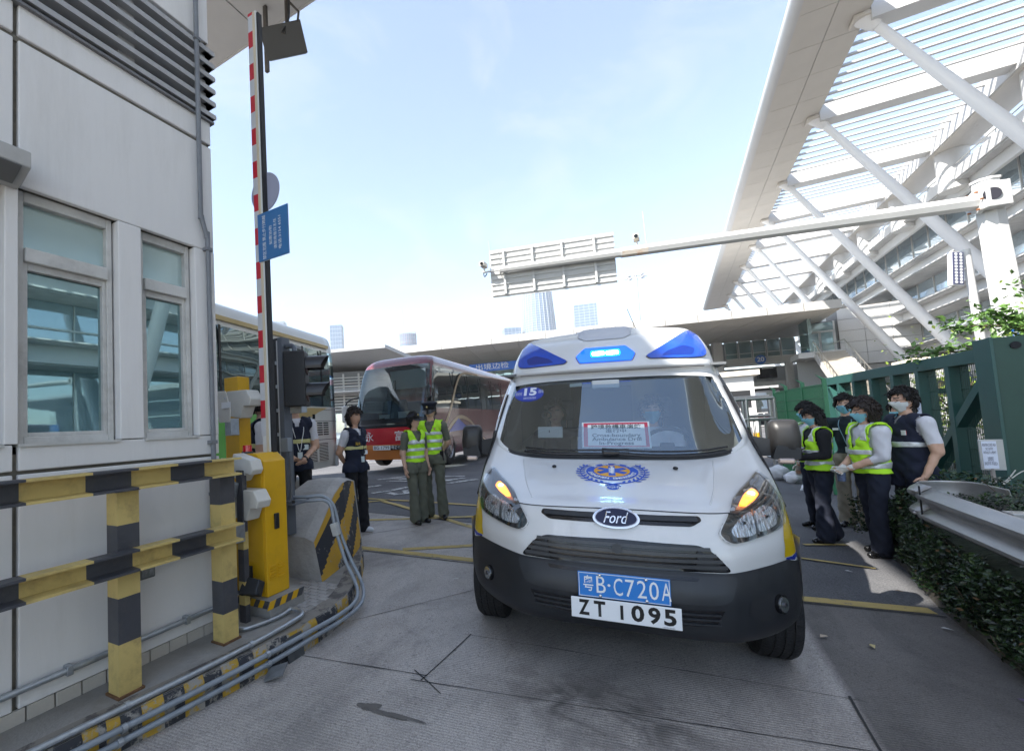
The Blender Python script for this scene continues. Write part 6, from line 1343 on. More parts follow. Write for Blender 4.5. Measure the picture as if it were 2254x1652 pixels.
def leafcloud(name, pts_n, m, parent, size=(.02, .034), two=True, rnd_=None, k='stuff'):
    """many folded little leaves at (point, normal)"""
    r = rnd_ or random.Random(3); mb = MB(); V = mb.v; Fc = mb.f
    for p, n in pts_n:
        s = r.uniform(*size); d = Vector((r.gauss(0, 1), r.gauss(0, 1), r.gauss(0, .6)+.2)).normalized(); w = (Vector(n)+Vector((r.gauss(0, .6), r.gauss(0, .6), r.gauss(0, .6)))).normalized(); u = d.cross(w)
        if u.length < .1: continue
        u.normalize(); q = len(V); p = Vector(p); b = p+d*s*2; c = u.cross(d)*s*.22
        V += [tuple(p), tuple(p+d*s*.9+u*s*.55+c), tuple(b), tuple(p+d*s*.9-u*s*.55+c)]; Fc += [(q, q+1, q+2), (q, q+2, q+3)]
    mb.m = [0]*len(Fc); o = mb.build(name, m, parent); kind(o, k); return o
hedge = thing('hedge', 'clipped dark green hedge behind the steel guardrail', 'hedge', (2.4, 3.5, 0))
r = random.Random(11); pts = []
def hedge_pt():
    y = r.uniform(-.5, 7.15); base = np.interp(y, [-3, 3.9, 4.5, 5.1, 6.1, 7.2], [1.62, 1.62, 1.64, 1.68, 1.83, 2.0])
    ez = min(1, max(.25, (7.25-y)/.55))
    u = r.random()
    top = .70*ez+.04*sin(y*5)+.03*sin(y*11+1)
    if u < .55: z = r.uniform(.0, .62*ez if y > 5.95 else .43); x = base-.02+.10*(z/.62)**2+r.uniform(-.05, .06)+.03*sin(y*9+z*7); n = (-1, 0, .3)
    elif u < .62: y = 7.15+r.uniform(-.12, .05); x = base+r.uniform(.05, 1.2); z = r.uniform(.05, .45); n = (0, 1, .3)
    else: x = (base+.18 if y > 5.95 else 2.02)+r.uniform(0, 1.5)**1.3; z = top+.05*sin(x*6+y*3)+r.uniform(-.06, .03); n = (0, 0, 1)
    return (x-2.4, y-3.5, z), n
leafcloud('foliage', [hedge_pt() for _ in range(22000)], LEAF, hedge, (.011, .021), rnd_=r)
leafcloud('foliage', [hedge_pt() for _ in range(6500)], mat('hedge_leaf_pale', (.042, .08, .02), .34, var=.4, vs=4), hedge, (.012, .024), rnd_=r)
leafcloud('foliage', [hedge_pt() for _ in range(8000)], mat('hedge_leaf_deep', (.010, .022, .009), .3, var=.4, vs=4), hedge, (.014, .026), rnd_=r)
leafcloud('dead_leaves', [hedge_pt() for _ in range(500)], mat('leaf_dead', (.16, .10, .05), .8, var=.3), hedge, (.010, .022), rnd_=r)
for _ in range(60):
    (x, y, z), n_ = hedge_pt(); MB().tube([(x+.08, y, z-.12), (x+r.uniform(-.02, .04), y+r.uniform(-.05, .05), z), (x+r.uniform(-.07, .03), y+r.uniform(-.09, .09), z+r.uniform(.04, .11))], .003, 4).build('twig', TWIG, hedge)
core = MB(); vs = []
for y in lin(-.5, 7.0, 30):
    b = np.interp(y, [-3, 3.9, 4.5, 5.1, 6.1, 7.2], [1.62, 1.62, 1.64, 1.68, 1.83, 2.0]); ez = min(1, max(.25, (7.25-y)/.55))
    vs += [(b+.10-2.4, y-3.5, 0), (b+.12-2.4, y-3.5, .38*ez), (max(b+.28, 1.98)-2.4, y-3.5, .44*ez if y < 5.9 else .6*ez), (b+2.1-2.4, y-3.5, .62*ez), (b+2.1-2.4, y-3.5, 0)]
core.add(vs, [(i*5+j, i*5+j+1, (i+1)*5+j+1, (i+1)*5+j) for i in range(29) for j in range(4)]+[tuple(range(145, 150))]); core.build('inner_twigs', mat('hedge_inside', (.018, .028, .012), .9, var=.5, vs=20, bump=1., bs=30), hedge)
# fallen litter by the kerb
for k, (x, y, lb) in enumerate(((1.50, 4.55, 'pale wrapper'), (1.44, 3.62, 'purple wrapper'), (1.50, 5.3, 'dry leaf'), (.75, 4.05, 'cigarette end'), (.98, 4.02, 'yellow paper scrap'), (1.30, 5.75, 'white paper scrap'), (1.46, 3.15, 'brown leaf'), (-1.9, 3.95, 'small pale scrap'))):
    mb = MB(); a = random.uniform(0, 3); mb.add([(u*cos(a)-v*sin(a), u*sin(a)+v*cos(a), w) for u, v, w in ((-.03, -.012, 0), (.02, -.015, .004), (.03, .01, .001), (-.01, .014, .008))], [(0, 1, 2, 3)])
    tag(mb.build('litter', mat('litter%d' % k, [(.5, .5, .48), (.16, .11, .2), (.22, .15, .08), (.5, .4, .3), (.5, .42, .2), (.6, .6, .58), (.14, .09, .05), (.5, .5, .48)][k], .7), None, loc=(x, y, g(x, y)+.02)), ['pale sweet wrapper on the ground near the hedge kerb', 'purple wrapper lying by the hedge kerb', 'dry curled leaf at the foot of the hedge', 'white cigarette end on the concrete right of the ambulance', 'yellow paper scrap on the concrete right of the ambulance', 'white paper scrap by the shoes near the hedge', 'brown leaf on the ground at the far right', 'small pale scrap on the road beyond the island'][k], 'litter')
GR_ = mat('guardrail_steel', (.43, .42, .41), .42, .65, var=.18, vs=4, dirt=.35, dirtcol=(.2, .19, .18), ds=3, stretch=(1, .3, 1))
gd = thing('guardrail', 'galvanised steel guardrail with curled end plate along the hedge', 'guardrail', (1.75, 4, 0))
def gu(mb, name, m, parent=None, **k):
    o = mb.build(name, m, parent or gd, **k)
    if parent is None: o.matrix_parent_inverse = Matrix.Translation((-1.75, -4, 0))
    return o
WP = [(.0, 0), (-.012, -.012), (-.06, -.038), (-.078, -.06), (-.078, -.085), (-.06, -.105), (-.012, -.135), (-.008, -.155), (-.012, -.175), (-.06, -.205), (-.078, -.225), (-.078, -.25), (-.06, -.272), (-.012, -.298), (.0, -.31)]
def wbeam(path, ztop, name, flat=None):
    mb = MB(); vs = []; n = len(WP)
    for i, p in enumerate(path):
        p = Vector(p); d = (Vector(path[min(i+1, len(path)-1)])-Vector(path[max(i-1, 0)])).normalized(); o = Vector((d.y, -d.x, 0)); k = 1 if flat is None else flat[i]
        vs += [(p.x+o.x*-a*k, p.y+o.y*-a*k, ztop(p.y)+b) for a, b in WP]
    mb.add(vs, [(i*n+j, i*n+j+1, (i+1)*n+j+1, (i+1)*n+j) for i in range(len(path)-1) for j in range(n-1)])
    o = gu(mb, name, GR_, smooth='angle'); s_ = o.modifiers.new('t', 'SOLIDIFY'); s_.thickness = .006; return o
zt = lambda y: .775-.03*(6-y)/2
wbeam([(1.83, y, 0) for y in lin(5.60, -1, 40)], zt, 'rail')
a = [(1.84, 5.55, 0), (1.84, 5.72, 0)]+[(2.03-.19*cos(t), 5.80+.16*sin(t), 0) for t in lin(0, pi, 14)]+[(2.22, 5.6, 0), (2.22, 5.42, 0)]
wbeam(a[::-1], lambda y: .785, 'end_terminal', [.10]*12+[.25, .5, .75, .95, 1, 1])
for y, z in ((5.66, .735), (5.60, .735), (5.66, .54), (3.9, .69), (3.86, .60), (3.95, .50), (3.75, .69)): gu(MB().ell((1.755, y, z), .012, .026, .014), 'bolt', GR_, smooth=True)
gu(MB().box(1.757, 1.764, 5.525, 5.545, .47, .79), 'lap_edge', GBLK)
for y in (4.6, 2.6, .6): gu(MB().box(1.86, 1.98, y-.06, y+.06, -.1, .75), 'post', GR_, bevel=.005)
# ------------------------------------------------------------------ green sliding gate
GG = mat('gate_green', (.022, .082, .072), .42, var=.08, vs=2, dirt=.1, dirtcol=(.05, .1, .1)); GD = mat('gate_green_post', (.018, .062, .045), .5, var=.1, vs=3)
gate = thing('sliding_gate', 'tall dark green steel sliding gate with braces and mesh', 'gate', (4.3, 14, -.1))
GA, GBp = Vector((4.42, 10.9, 0)), Vector((4.0, 18.0, 0)); gdir = (GBp-GA).normalized(); glen = (GBp-GA).length; gno = Vector((gdir.y, -gdir.x, 0))
def gt(mb, name, m, **k):
    o = mb.build(name, m, gate, **k); o.matrix_parent_inverse = Matrix.Translation((-4.3, -14, .1)); return o
MG = Matrix((gdir, gno, Vector((0, 0, 1)))).transposed().to_4x4(); MG.translation = GA
def gb(u0, u1, z0, z1, name='upright', d0=0., d1=.26, m=GG): return gt(MB().box(u0, u1, d0, d1, z0, z1, M=MG), name, m, bevel=.006)
gb(0, glen, 2.08, 2.30, 'top_rail'); gb(0, glen, -.05, .15, 'bottom_rail')
for u in (.0, 1.05, 2.05, 3.05, 4.1, 5.1, 6.1, glen-.16): gb(u, u+.14, .15, 2.08)
def diag(u0, z0, u1, z1):
    a, b = Vector((u0, 0, z0)), Vector((u1, 0, z1)); d = (b-a).normalized(); n = Vector((-d.z, 0, d.x))*.07
    gt(MB().add([MG @ (p+q+Vector((0, w, 0))) for p in (a, b) for q in (n, -n) for w in (.01, .25)], [(0, 1, 3, 2), (4, 6, 7, 5), (0, 4, 5, 1), (2, 3, 7, 6), (0, 2, 6, 4), (1, 5, 7, 3)]), 'brace', GG)
diag(.05, 1.95, 2.1, .15); diag(6.2, .9, glen-.2, 2.0); diag(5.1, .15, glen-.2, 2.0)
wires = MB()
for i in range(int(glen/.055)): wires.box(.05+i*.055, .056+i*.055, .14, .147, .15, 2.08, M=MG)
for z in (.3, .6, .95, 1.3, 1.65, 1.95): wires.box(.05, glen-.05, .13, .14, z, z+.008, M=MG)
kind(gt(wires, 'wire_mesh', GD), 'stuff')
gb(.0, glen, 1.62, 1.74, 'rear_rail', .9, 1.0, GD)
gp2 = thing('gate_post', 'massive dark green double gate post with round holes on top', 'post', (4.6, 10.6, -.15))
def gq(mb, name, m, **k):
    o = mb.build(name, m, gp2, **k); o.matrix_parent_inverse = Matrix.Translation((-4.6, -10.6, .15)); return o
gq(MB().box(4.30, 4.72, 10.42, 10.72, -.3, 2.40), 'column', GD, bevel=.008); gq(MB().box(4.725, 5.04, 10.46, 10.74, -.3, 2.42), 'column', GD, bevel=.008)
gq(MB().box(4.26, 4.298, 10.40, 10.86, -.3, 2.41), 'edge_plate', GG, bevel=.004)
for x in (4.52, 4.90): gq(MB().cyl((x, 10.40 if x < 4.7 else 10.44, 2.26), (x, 10.45, 2.26), .055, n=16), 'hole', DARK)
ins = gq(MB().cyl((5.05, 10.6, 2.02), (5.22, 10.6, 2.02), .05, n=14), 'insulator', mat('insulator', (.12, .11, .11), .4))
for i in range(4): MB().cyl((5.06, 10.58, 1.92+i*.07), (5.20, 10.58, 1.92+i*.07), .03, n=12).build('insulator_rib', MATS['insulator'], ins)
def notice(label, c, ux, w, h, lines, board=True, group=None):
    t = thing('notice', label, 'notice', c, group=group); ux = Vector(ux).normalized(); n = ux.cross(Vector((0, 0, 1)))
    if board:
        M = frame((0, 0, 0), ux, (0, 0, 1)); MB().box(-w/2-.02, w/2+.06, -h/2-.02, h/2+.02, -.05, -.004, M=M).build('board', mat('board_grey', (.5, .5, .47), .5, dirt=.3), t, bevel=.004)
    M = frame((0, 0, 0), ux, (0, 0, 1)); MB().box(-w/2, w/2, -h/2, h/2, -.003, .003, M=M).build('sheet', mat('notice_paper', (.72, .76, .86), .5), t)
    for s, v, sz, f in lines: text(s, sz, M @ Matrix.Translation((0, v*h, .005)), mat('notice_ink', (.03, .03, .07), .7), t, fit=f*w)
    return t
LN = (('FRONTIER CLOSED AREA', .36, .05, .9), ('NO ENTRY', .22, .05, .5), ('WITHOUT A PERMIT', .08, .05, .85), ('边境禁区', -.16, .06, .4), ('未经许可 不准进入', -.32, .05, .9))
nb = notice('notice in a grey frame on a short post before the gate', (3.56, 9.0, .745), (1, -.18, 0), .125, .36, LN)
MB().cyl((.02, .02, -.6), (.01, .02, -.18), .022, n=10).build('post', mat('post_rusty', (.32, .29, .26), .6, var=.3, vs=12, dirt=.5, dirtcol=(.2, .1, .05)), nb)
MB().tube([(-.12, -.03, -.36), (0, -.04, -.35), (.1, -.03, -.33), (.2, 0, -.2), (.16, .02, -.28), (.05, -.04, -.40), (.25, 0, -.22), (.42, 0, -.17)], .006, 6, smooth=5).build('white_rope', mat('rope', (.6, .58, .52), .8), nb)
notice('white paper notice tied to the gate uprights', (GA+gdir*2.2-gno*.02+Vector((0, 0, 1.28))), (-gdir.x, -gdir.y, 0), .34, .62, LN, False)
# fence of light green panels beyond the people
FG = mat('fence_green', (.04, .20, .085), .45, var=.1, vs=3)
fence = thing('mesh_fence', 'light green welded mesh fence behind the group of staff', 'fence', (2.35, 12.8, -.08))
fp = [Vector((2.30, 14.9, 0)), Vector((2.25, 13.2, 0)), Vector((2.30, 11.9, 0)), Vector((2.38, 10.75, 0))]
for i, p in enumerate(fp):
    q = p-Vector((2.35, 12.8, 0)); MB().box(q.x-.03, q.x+.03, q.y-.03, q.y+.03, 0, 2.06).build('post', FG, fence, bevel=.004)
    MB().add([(q.x+.03*a, q.y+.03*b, 2.06) for a, b in ((-1, -1), (1, -1), (1, 1), (-1, 1))]+[(q.x-.12, q.y, 2.16)], [(0, 1, 4), (1, 2, 4), (2, 3, 4), (3, 0, 4)]).build('post_tip', FG, fence)
for a, b in zip(fp[:-1], fp[1:]):
    mb = MB(); d = (b-a); n = int(d.length/.042); a_ = a-Vector((2.35, 12.8, 0)); dn = d.normalized(); ang = atan2(dn.y, dn.x); M = Matrix.Translation(a_) @ Matrix.Rotation(ang, 4, 'Z'); L_ = d.length
    for i in range(n): mb.box(i*.042, i*.042+.012, -.004, .004, .06, 1.98, M=M)
    for z in (.08, .3, .52, .75, 1.0, 1.25, 1.5, 1.72, 1.95): mb.box(0, L_, -.008, .008, z, z+.022, M=M)
    kind(mb.build('mesh_panel', FG, fence), 'stuff')
# blue road sign at the right edge
bs2 = thing('road_sign', 'blue road sign with white border at the right edge', 'sign', (7.55, 17.1, 2.85))
M = frame((0, 0, 0), (.88, .47, 0), (0, 0, 1)); MB().box(-.32, .5, -.40, .40, -.015, 0, M=M).build('plate', mat('sign_rim', (.7, .75, .8), .4), bs2); MB().box(-.295, .475, -.375, .375, .001, .004, M=M).build('field', mat('sign_field', (.01, .13, .50), .4), bs2)
text('未经许可', .2, M @ Matrix.Translation((.07, .12, .006)), SW, bs2, fit=.62); text('禁止入内', .2, M @ Matrix.Translation((.07, -.14, .006)), SW, bs2, fit=.62); MB().cyl((.1, .1, -2.6), (.1, .1, .4), .04).build('post', GALV, bs2)
# ------------------------------------------------------------------ gantry with the back of a road sign
GW = mat('gantry_white', (.55, .55, .54), .4, var=.05, vs=1.5, dirt=.08, dirtcol=(.4, .36, .3)); SGB = mat('sign_back', (.52, .52, .51), .5, .0, var=.05)
ga = thing('sign_gantry', 'white overhead gantry arm carrying the back of a large road sign', 'gantry', (8.1, 18.8, 0))
def gn(mb, name, m, parent=None, **k):
    o = mb.build(name, m, parent or ga, **k)
    if parent is None: o.matrix_parent_inverse = Matrix.Translation((-8.1, -18.8, 0))
    return o
def octa(a, b, r0, r1, name, m): return gn(MB().cyl(a, b, r0, r1, 8), name, m)
octa((8.30, 18.95, -.3), (8.0, 18.75, 7.45), .34, .27, 'mast', GW); gn(MB().cyl((8.0, 18.75, 7.44), (8.0, 18.75, 7.50), .30, n=8), 'mast_cap', GW)
gn(MB().box(-.26, .26, -.30, .02, -.34, .34, M=Matrix.Translation((7.93, 18.5, 6.92)) @ Matrix.Rotation(.22, 4, 'Z')), 'flange_box', GW, bevel=.02); gn(MB().cyl((7.86, 18.17, 6.92), (7.86, 18.20, 6.92), .17, n=24), 'hand_hole', mat('hole_black', (.02, .02, .03), .8))
A0_, A1_ = Vector((7.65, 18.52, 6.86)), Vector((-5.37, 15.37, 6.95)); ad = (A1_-A0_).normalized(); an_ = Vector((ad.y, -ad.x, 0)).normalized()
octa(A0_, A0_+ad*9.0, .21, .17, 'arm', GW); octa(A0_+ad*9.0, A0_+ad*13.0, .145, .115, 'arm', GW); gn(MB().cyl(A0_+ad*13, A1_+ad*.2, .035, n=8), 'arm_tip', GW)
gn(MB().cyl(A0_-ad*.12, A0_, .33, n=8), 'flange', GW)
for k in range(6):
    a = k*pi/3; up = Vector((0, 0, 1)); gn(MB().cyl(A0_-ad*.15+(an_*cos(a)+up*sin(a))*.28, A0_+ad*.06+(an_*cos(a)+up*sin(a))*.28, .025, n=6), 'bolt', mat('rust_bolt', (.3, .12, .05), .8))
gn(MB().cyl(A0_+ad*8.2, A0_+ad*8.98, .176, .171, 8), 'rust_sleeve', mat('rust_paint', (.66, .60, .52), .6, dirt=.9, dirtcol=(.55, .22, .06), ds=2.2))
MSg = Matrix((-ad, Vector((0, 0, 1)), (-ad).cross(Vector((0, 0, 1))))).transposed().to_4x4(); MSg.translation = A1_+(-(-ad).cross(Vector((0, 0, 1))))*.2
# sign panel: u from the far tip towards the mast, v up; made of planks with ribs
nz_ = (-ad).cross(Vector((0, 0, 1))); W0, W1 = .05, 4.25
pl = gn(MB().box(W0, W1, -.93, .83, -.03, -.012, M=MSg), 'sign_panel', SGB)
for i in range(9): gn(MB().box(W0+.02, W1-.02, -.86+i*.195, -.83+i*.195, -.011, .022, M=MSg), 'rib', SGB, pl)
for u in (.55, 1.55, 2.55, 3.6): gn(MB().box(u-.035, u+.035, -.84, .80, .023, .07, M=MSg), 'bracket', GW, pl)
def cctv(label, p):
    t = thing('cctv_camera', label, 'camera', p, group='cameras on the gantry'); MB().box(-.09, .09, -.22, .16, .08, .24).build('housing', CRM, t, bevel=.02); MB().cyl((0, -.225, .16), (0, -.24, .16), .06, n=12).build('lens', GBLK, t); MB().cyl((0, 0, -.1), (0, 0, .09), .03).build('mount', CRM, t); MB().cyl((.28, 0, -.1), (.25, 0, 1.0), .012, n=6).build('lightning_rod', GALV, t)
    MB().tube([(0, .1, .06), (-.06, .1, -.12), (-.02, .08, -.24), (.08, .06, -.14)], .018, 6, smooth=4).build('cable', GBLK, t)
cctv('small camera with rod on the thin tip of the gantry arm', A1_+ad*.15+Vector((0, 0, .1))); cctv('small camera with rod on the gantry arm beside the rusty patch', A0_+ad*8.5+Vector((0, 0, .26)))
# LED lamp panel on a white pole
ld = thing('led_floodlight', 'tall LED floodlight panel with round lenses on a white pole', 'lamp', (7.75, 19.25, 0))
MB().cyl((.1, .1, -.2), (-.1, -.05, 5.75), .11, .09, n=12).build('pole', GW, ld, smooth='angle')
ML = Matrix.Translation((-.42, -.25, 5.2)) @ Matrix.Rotation(radians(28), 4, 'Z') @ Matrix.Rotation(.10, 4, 'Y'); MB().box(-.17, .17, -.06, .06, -.50, .50, M=ML).build('panel', mat('led_frame', (.6, .6, .62), .4), ld, bevel=.02); MB().box(-.145, .145, -.075, -.061, -.47, .47, M=ML).build('face', mat('led_face', (.05, .055, .12), .4), ld)
for i in range(10):
    for j in (-.068, .068): MB().cyl(ML @ Vector((j, -.076, -.41+i*.091)), ML @ Vector((j, -.085, -.41+i*.091)), .038, n=14).build('lens', mat('led_lens', (.7, .72, .75), .2), ld)
MB().box(.05, .16, .06, .14, -.35, .25, M=ML).build('driver_box', mat('driver', (.08, .09, .11), .5), ld); MB().cyl(ML @ Vector((.1, .1, 0)), (-.1, -.05, 5.2), .03).build('bracket', GW, ld)
# ------------------------------------------------------------------ tree reaching in from the right
tree_ = thing('tree', 'leafy light green tree reaching in from the right edge', 'tree', (7.0, 13.4, -.1))
r = random.Random(5); tips = []; limbs = [[(0, 0, 0), (-.05, 0, 1.2), (-.15, .1, 2.2), (-.25, .2, 3.2)], [(-.15, .1, 2.3), (-.6, .4, 2.7), (-1.1, .9, 2.95), (-1.6, 1.3, 3.0)], [(-.1, .05, 2.0), (-.7, .5, 2.35), (-1.3, 1.0, 2.5), (-2.0, 1.5, 2.52)], [(-.2, .1, 2.9), (-.5, .3, 3.3), (-.7, .5, 3.7)], [(-.15, .1, 2.2), (.4, .3, 2.8), (.8, .5, 3.2)], [(-.15, .1, 2.4), (-.5, .1, 2.8), (-.9, .3, 3.1), (-1.2, .6, 3.25)]]
limbs = [[(x*1.35, y*-.3, z) for x, y, z in l_] for l_ in limbs]
mb = MB(); mb.tube(limbs[0], [.10, .08, .06, .04], 8, smooth=4); mb.build('trunk', mat('bark', (.13, .10, .07), .9, var=.3, vs=12, bump=.6, bs=25), tree_, smooth=True)
lv = []
for l_ in limbs[1:]:
    P3 = catmull([Vector(p) for p in l_], 5); MB().tube(l_, [.035, .025, .018, .010], 6, smooth=4).build('limb', MATS['bark'], tree_, smooth=True)
    for p in P3[4:]:
        for _ in range(4):
            d = Vector((r.gauss(0, 1), r.gauss(0, 1), r.gauss(0, .5))).normalized(); e = p+d*r.uniform(.12, .38); tw = [p, p.lerp(e, .5)+Vector((0, 0, .03)), e]
            for t in lin(.2, 1, 7): q = p.lerp(e, t)+Vector((r.gauss(0, .03), r.gauss(0, .03), r.gauss(0, .025))); lv.append((q, Vector((0, 0, 1))))
for _ in range(500): q = Vector((r.gauss(.3, .5), r.gauss(.4, .5), r.gauss(3.1, .45))); lv.append((q, Vector((0, 0, 1))))
leafcloud('crown', lv, LEAF2, tree_, (.045, .085), rnd_=r)
# shrubs growing behind the gate
for k, (x, y, h, w) in enumerate(((5.9, 13.0, 2.5, .9), (5.6, 15.2, 2.3, .8), (5.9, 17.4, 2.4, 1.0), (6.6, 11.2, 2.2, .8))):
    t = thing('shrub', ['leafy yellow green shrub behind the near gate bay', 'leafy shrub behind the middle of the gate', 'leafy shrub behind the far end of the gate', 'leafy shrub at the right of the gate post'][k], 'shrub', (x, y, -.1), group='shrubs behind the gate')
    lv = []; 
    for _ in range(1100):
        q = Vector((r.gauss(0, w*.42), r.gauss(0, w*.5), abs(r.gauss(0, 1))*h*.3+r.uniform(0, h*.65))); lv.append((q, Vector((0, 0, 1))))
    leafcloud('foliage', lv, mat('shrub_leaf', (.17, .24, .03), .5, var=.35, vs=3), t, (.035, .06), rnd_=r)
    for _ in range(5): a = Vector((r.gauss(0, .1), r.gauss(0, .1), 0)); MB().tube([a, a+Vector((r.gauss(0, .15), r.gauss(0, .15), h*.5)), a+Vector((r.gauss(0, .3), r.gauss(0, .3), h*.85))], .015, 5).build('stem', MATS['twig'], t)
# ------------------------------------------------------------------ stainless queue rails, bollards, rubbish beyond the ambulance
STE = mat('stainless', (.55, .54, .52), .3, .9, var=.1)
for k, (x, y, rz, w, h) in enumerate(((1.55, 13.7, .45, 1.3, 1.80), (1.65, 15.3, .45, 1.4, 1.88))):
    t = thing('queue_rail', ['stainless steel queue rail seen between ambulance and green fence', 'second stainless steel queue rail just beyond the first'][k], 'railing', (x, y, -.05), rz, 'stainless queue rails')
    for u in (-w/2, 0, w/2): MB().cyl((u, 0, 0), (u, 0, h), .045, n=10).build('post', STE, t, smooth='angle')
    for z in (h, h*.72, h*.35): MB().cyl((-w/2, 0, z), (w/2, 0, z), .04, n=10).build('bar', STE, t, smooth='angle')
    for i in range(9): MB().cyl((-w/2+(i+1)*w/10, 0, h*.35), (-w/2+(i+1)*w/10, 0, h*.72), .012, n=6).build('baluster', STE, t)
for k, (x, y) in enumerate(((2.0, 18.8), (2.35, 18.9))):
    t = thing('bollard', ['yellow and white bollard nearest the ambulance mirror', 'yellow and white bollard beside its twin near the fence'][k], 'bollard', (x, y, -.05), group='yellow and white bollards'); MB().cyl((0, 0, 0), (0, 0, .75), .09, n=16).build('base', BY, t, smooth='angle'); MB().lathe([(.09, .75), (.10, .8), (.10, 1.0), (.06, 1.1), (.001, 1.12)], None, 16).build('top', mat('bollard_white', (.75, .75, .75), .4), t, smooth=True)
BAG = mat('white_bag', (.62, .62, .63), .5, var=.15, vs=8, bump=.8, bs=9)
for k, (x, y, s) in enumerate(((1.85, 12.6, .3), (2.05, 12.2, .22), (2.02, 11.2, .1))):
    mb = MB(); mb.ell((0, 0, s*.5), s*.7, s*.55, s*.55, 14, 10); mb.v = [(a+.03*sin(b*31+c*17), b+.03*sin(a*27+c*23), max(0, c+.03*sin(a*21+b*19))) for a, b, c in mb.v]
    tag(mb.build('rubbish_bag', BAG, None, smooth=True, loc=(x, y, g(x, y))), ['crumpled white rubbish bag, largest, at the foot of the mesh fence', 'smaller white rubbish bag leaning on the largest one', 'white crumpled scrap on the ground before the fence'][k], 'bag', 'rubbish by the fence')
# ================================================================== TERMINAL BUILDING on the right (facade, sun-louvre roof, raking struts)
TW = mat('terminal_white', (.56, .56, .555), .45, var=.03, vs=.6); TS = mat('terminal_soffit', (.58, .545, .49), .5, var=.05, vs=.5); TG = mat('grating', (.42, .42, .42), .6, var=.2, vs=1.5)
TGL = glassmat('terminal_glass', (.4, .5, .55), .48, .9, (.36, .44, .50), .02, .02, (.85, .95, 1)); SEAMG = mat('panel_seam', (.22, .21, .20), .7)
term = thing('terminal_building', 'white terminal with stepped glass facade, roof louvres and raking struts', 'building', (20.5, 45, 0))
def te(mb, name, m, parent=None, **k):
    o = mb.build(name, m, parent or term, **k)
    if parent is None: o.matrix_parent_inverse = Matrix.Translation((-20.5, -45, 0))
    return o
def te_copy(me, name, loc, parent=None):
    o = bpy.data.objects.new(name, me); COL.objects.link(o); o.parent = parent or term; o.location = Vector(loc)-(Vector((20.5, 45, 0)) if parent is None else Vector()); return o
YA, YB = -8., 110.
ZR = 22.; bays = [-4.1, 5.1, 14.3, 23.5, 32.4, 42.0, 52.6, 61.7, 70.7, 79.7, 88.5, 97.9, 107.5]
# edge slab, its panelled soffit and rounded nose
edge_ = te(MB().box(7.35, 10.55, YA, YB, ZR+.05, ZR+1.0), 'roof_edge', TW); te(MB().cyl((7.35, YA, ZR+.5), (7.35, YB, ZR+.5), .5, n=14), 'roof_nose', TW, smooth='angle')
pme = MB().box(-.78, .78, -1.46, 1.46, 0, .05).mesh('soffit_panel', TS); y = YA+1.5
while y < YB-1:
    for x in (8.14, 9.74): te_copy(pme, 'soffit_panel', (x, y, ZR))
    y += 2.95
# beams across the roof at every bay, louvre slats between them, longitudinal beam over the columns
for a, b in zip(bays[:-1], bays[1:]):
    bm = MB().box(10.56, 24, a-.55, a+.55, ZR-.55, ZR+.75); te(bm, 'roof_beam', TW)
    n = 9
    for i in range(1, n):
        yy = a+.55+(b-a-1.1)*i/n
        te(MB().box(10.56, 20.2, yy-.10, yy+.10, ZR+.1, ZR+.22), 'louvre_slat', mat('slat_grey', (.46, .46, .46), .5))
te(MB().box(19.6, 21.9, YA, YB, ZR-.85, ZR+.6), 'column_beam', TW); te(MB().box(19.7, 21.8, YA, YB, ZR-.9, ZR-.86), 'beam_soffit', TS)
for a in bays:
    te(MB().cyl((20.9, a, 18), (20.9, a, ZR-.85), .95, n=24), 'column', TW, smooth='angle')
    # raking strut from the roof edge down to the foot of the facade
    te(MB().cyl((10.5, a, ZR-.05), (22.6, a, .3), .20, .50, n=18).cyl((10.4, a, ZR+.05), (10.9, a, ZR-.8), .5, .25, n=14), 'strut', mat('strut_white', (.78, .78, .78), .4), smooth='angle')
    te(MB().box(9.9, 10.9, a-.5, a+.5, ZR-.25, ZR), 'strut_head', TS, bevel=.08)
# terrace and stepped floors
te(MB().box(20.5, 40, YA, YB, 18.55, 19.35), 'terrace', TW); te(MB().cyl((20.6, YA, 19.72), (20.6, YB, 19.72), .05, n=6), 'hand_rail', STE)
y = YA
while y < YB: te(MB().box(20.57, 20.63, y, y+.06, 19.35, 19.72), 'rail_post', STE); y += 3.2
gme = MB().box(-.0, 2.1, -1.55, 1.55, 0, .06).mesh('grating_panel', TG)
for zt_, zb_ in ((18.5, None), (14.65, 13.4), (10.62, 9.4), (6.8, 5.7)):
    if zb_ is None:
        te(MB().box(21.3, 21.6, YA, YB, 17.6, 18.5), 'fascia', TW); zlow = 17.7
        te(MB().box(20.62, 23.0, YA, YB, 18.44, 18.54), 'soffit', TG)
    else:
        te(MB().box(20.5, 22.6, YA, YB, zt_-.08, zt_), 'sun_shelf', TW); te(MB().box(20.62, 22.6, YA, YB, zt_-.16, zt_-.09), 'grating', TG)
        te(MB().box(21.35, 21.6, YA, YB, zb_, zt_-.17), 'fascia', TW); te(MB().box(20.5, 23.0, YA, YB, zb_-.1, zb_), 'sun_shelf', TW); te(MB().box(20.62, 22.9, YA, YB, zb_-.18, zb_-.11), 'grating', TG)
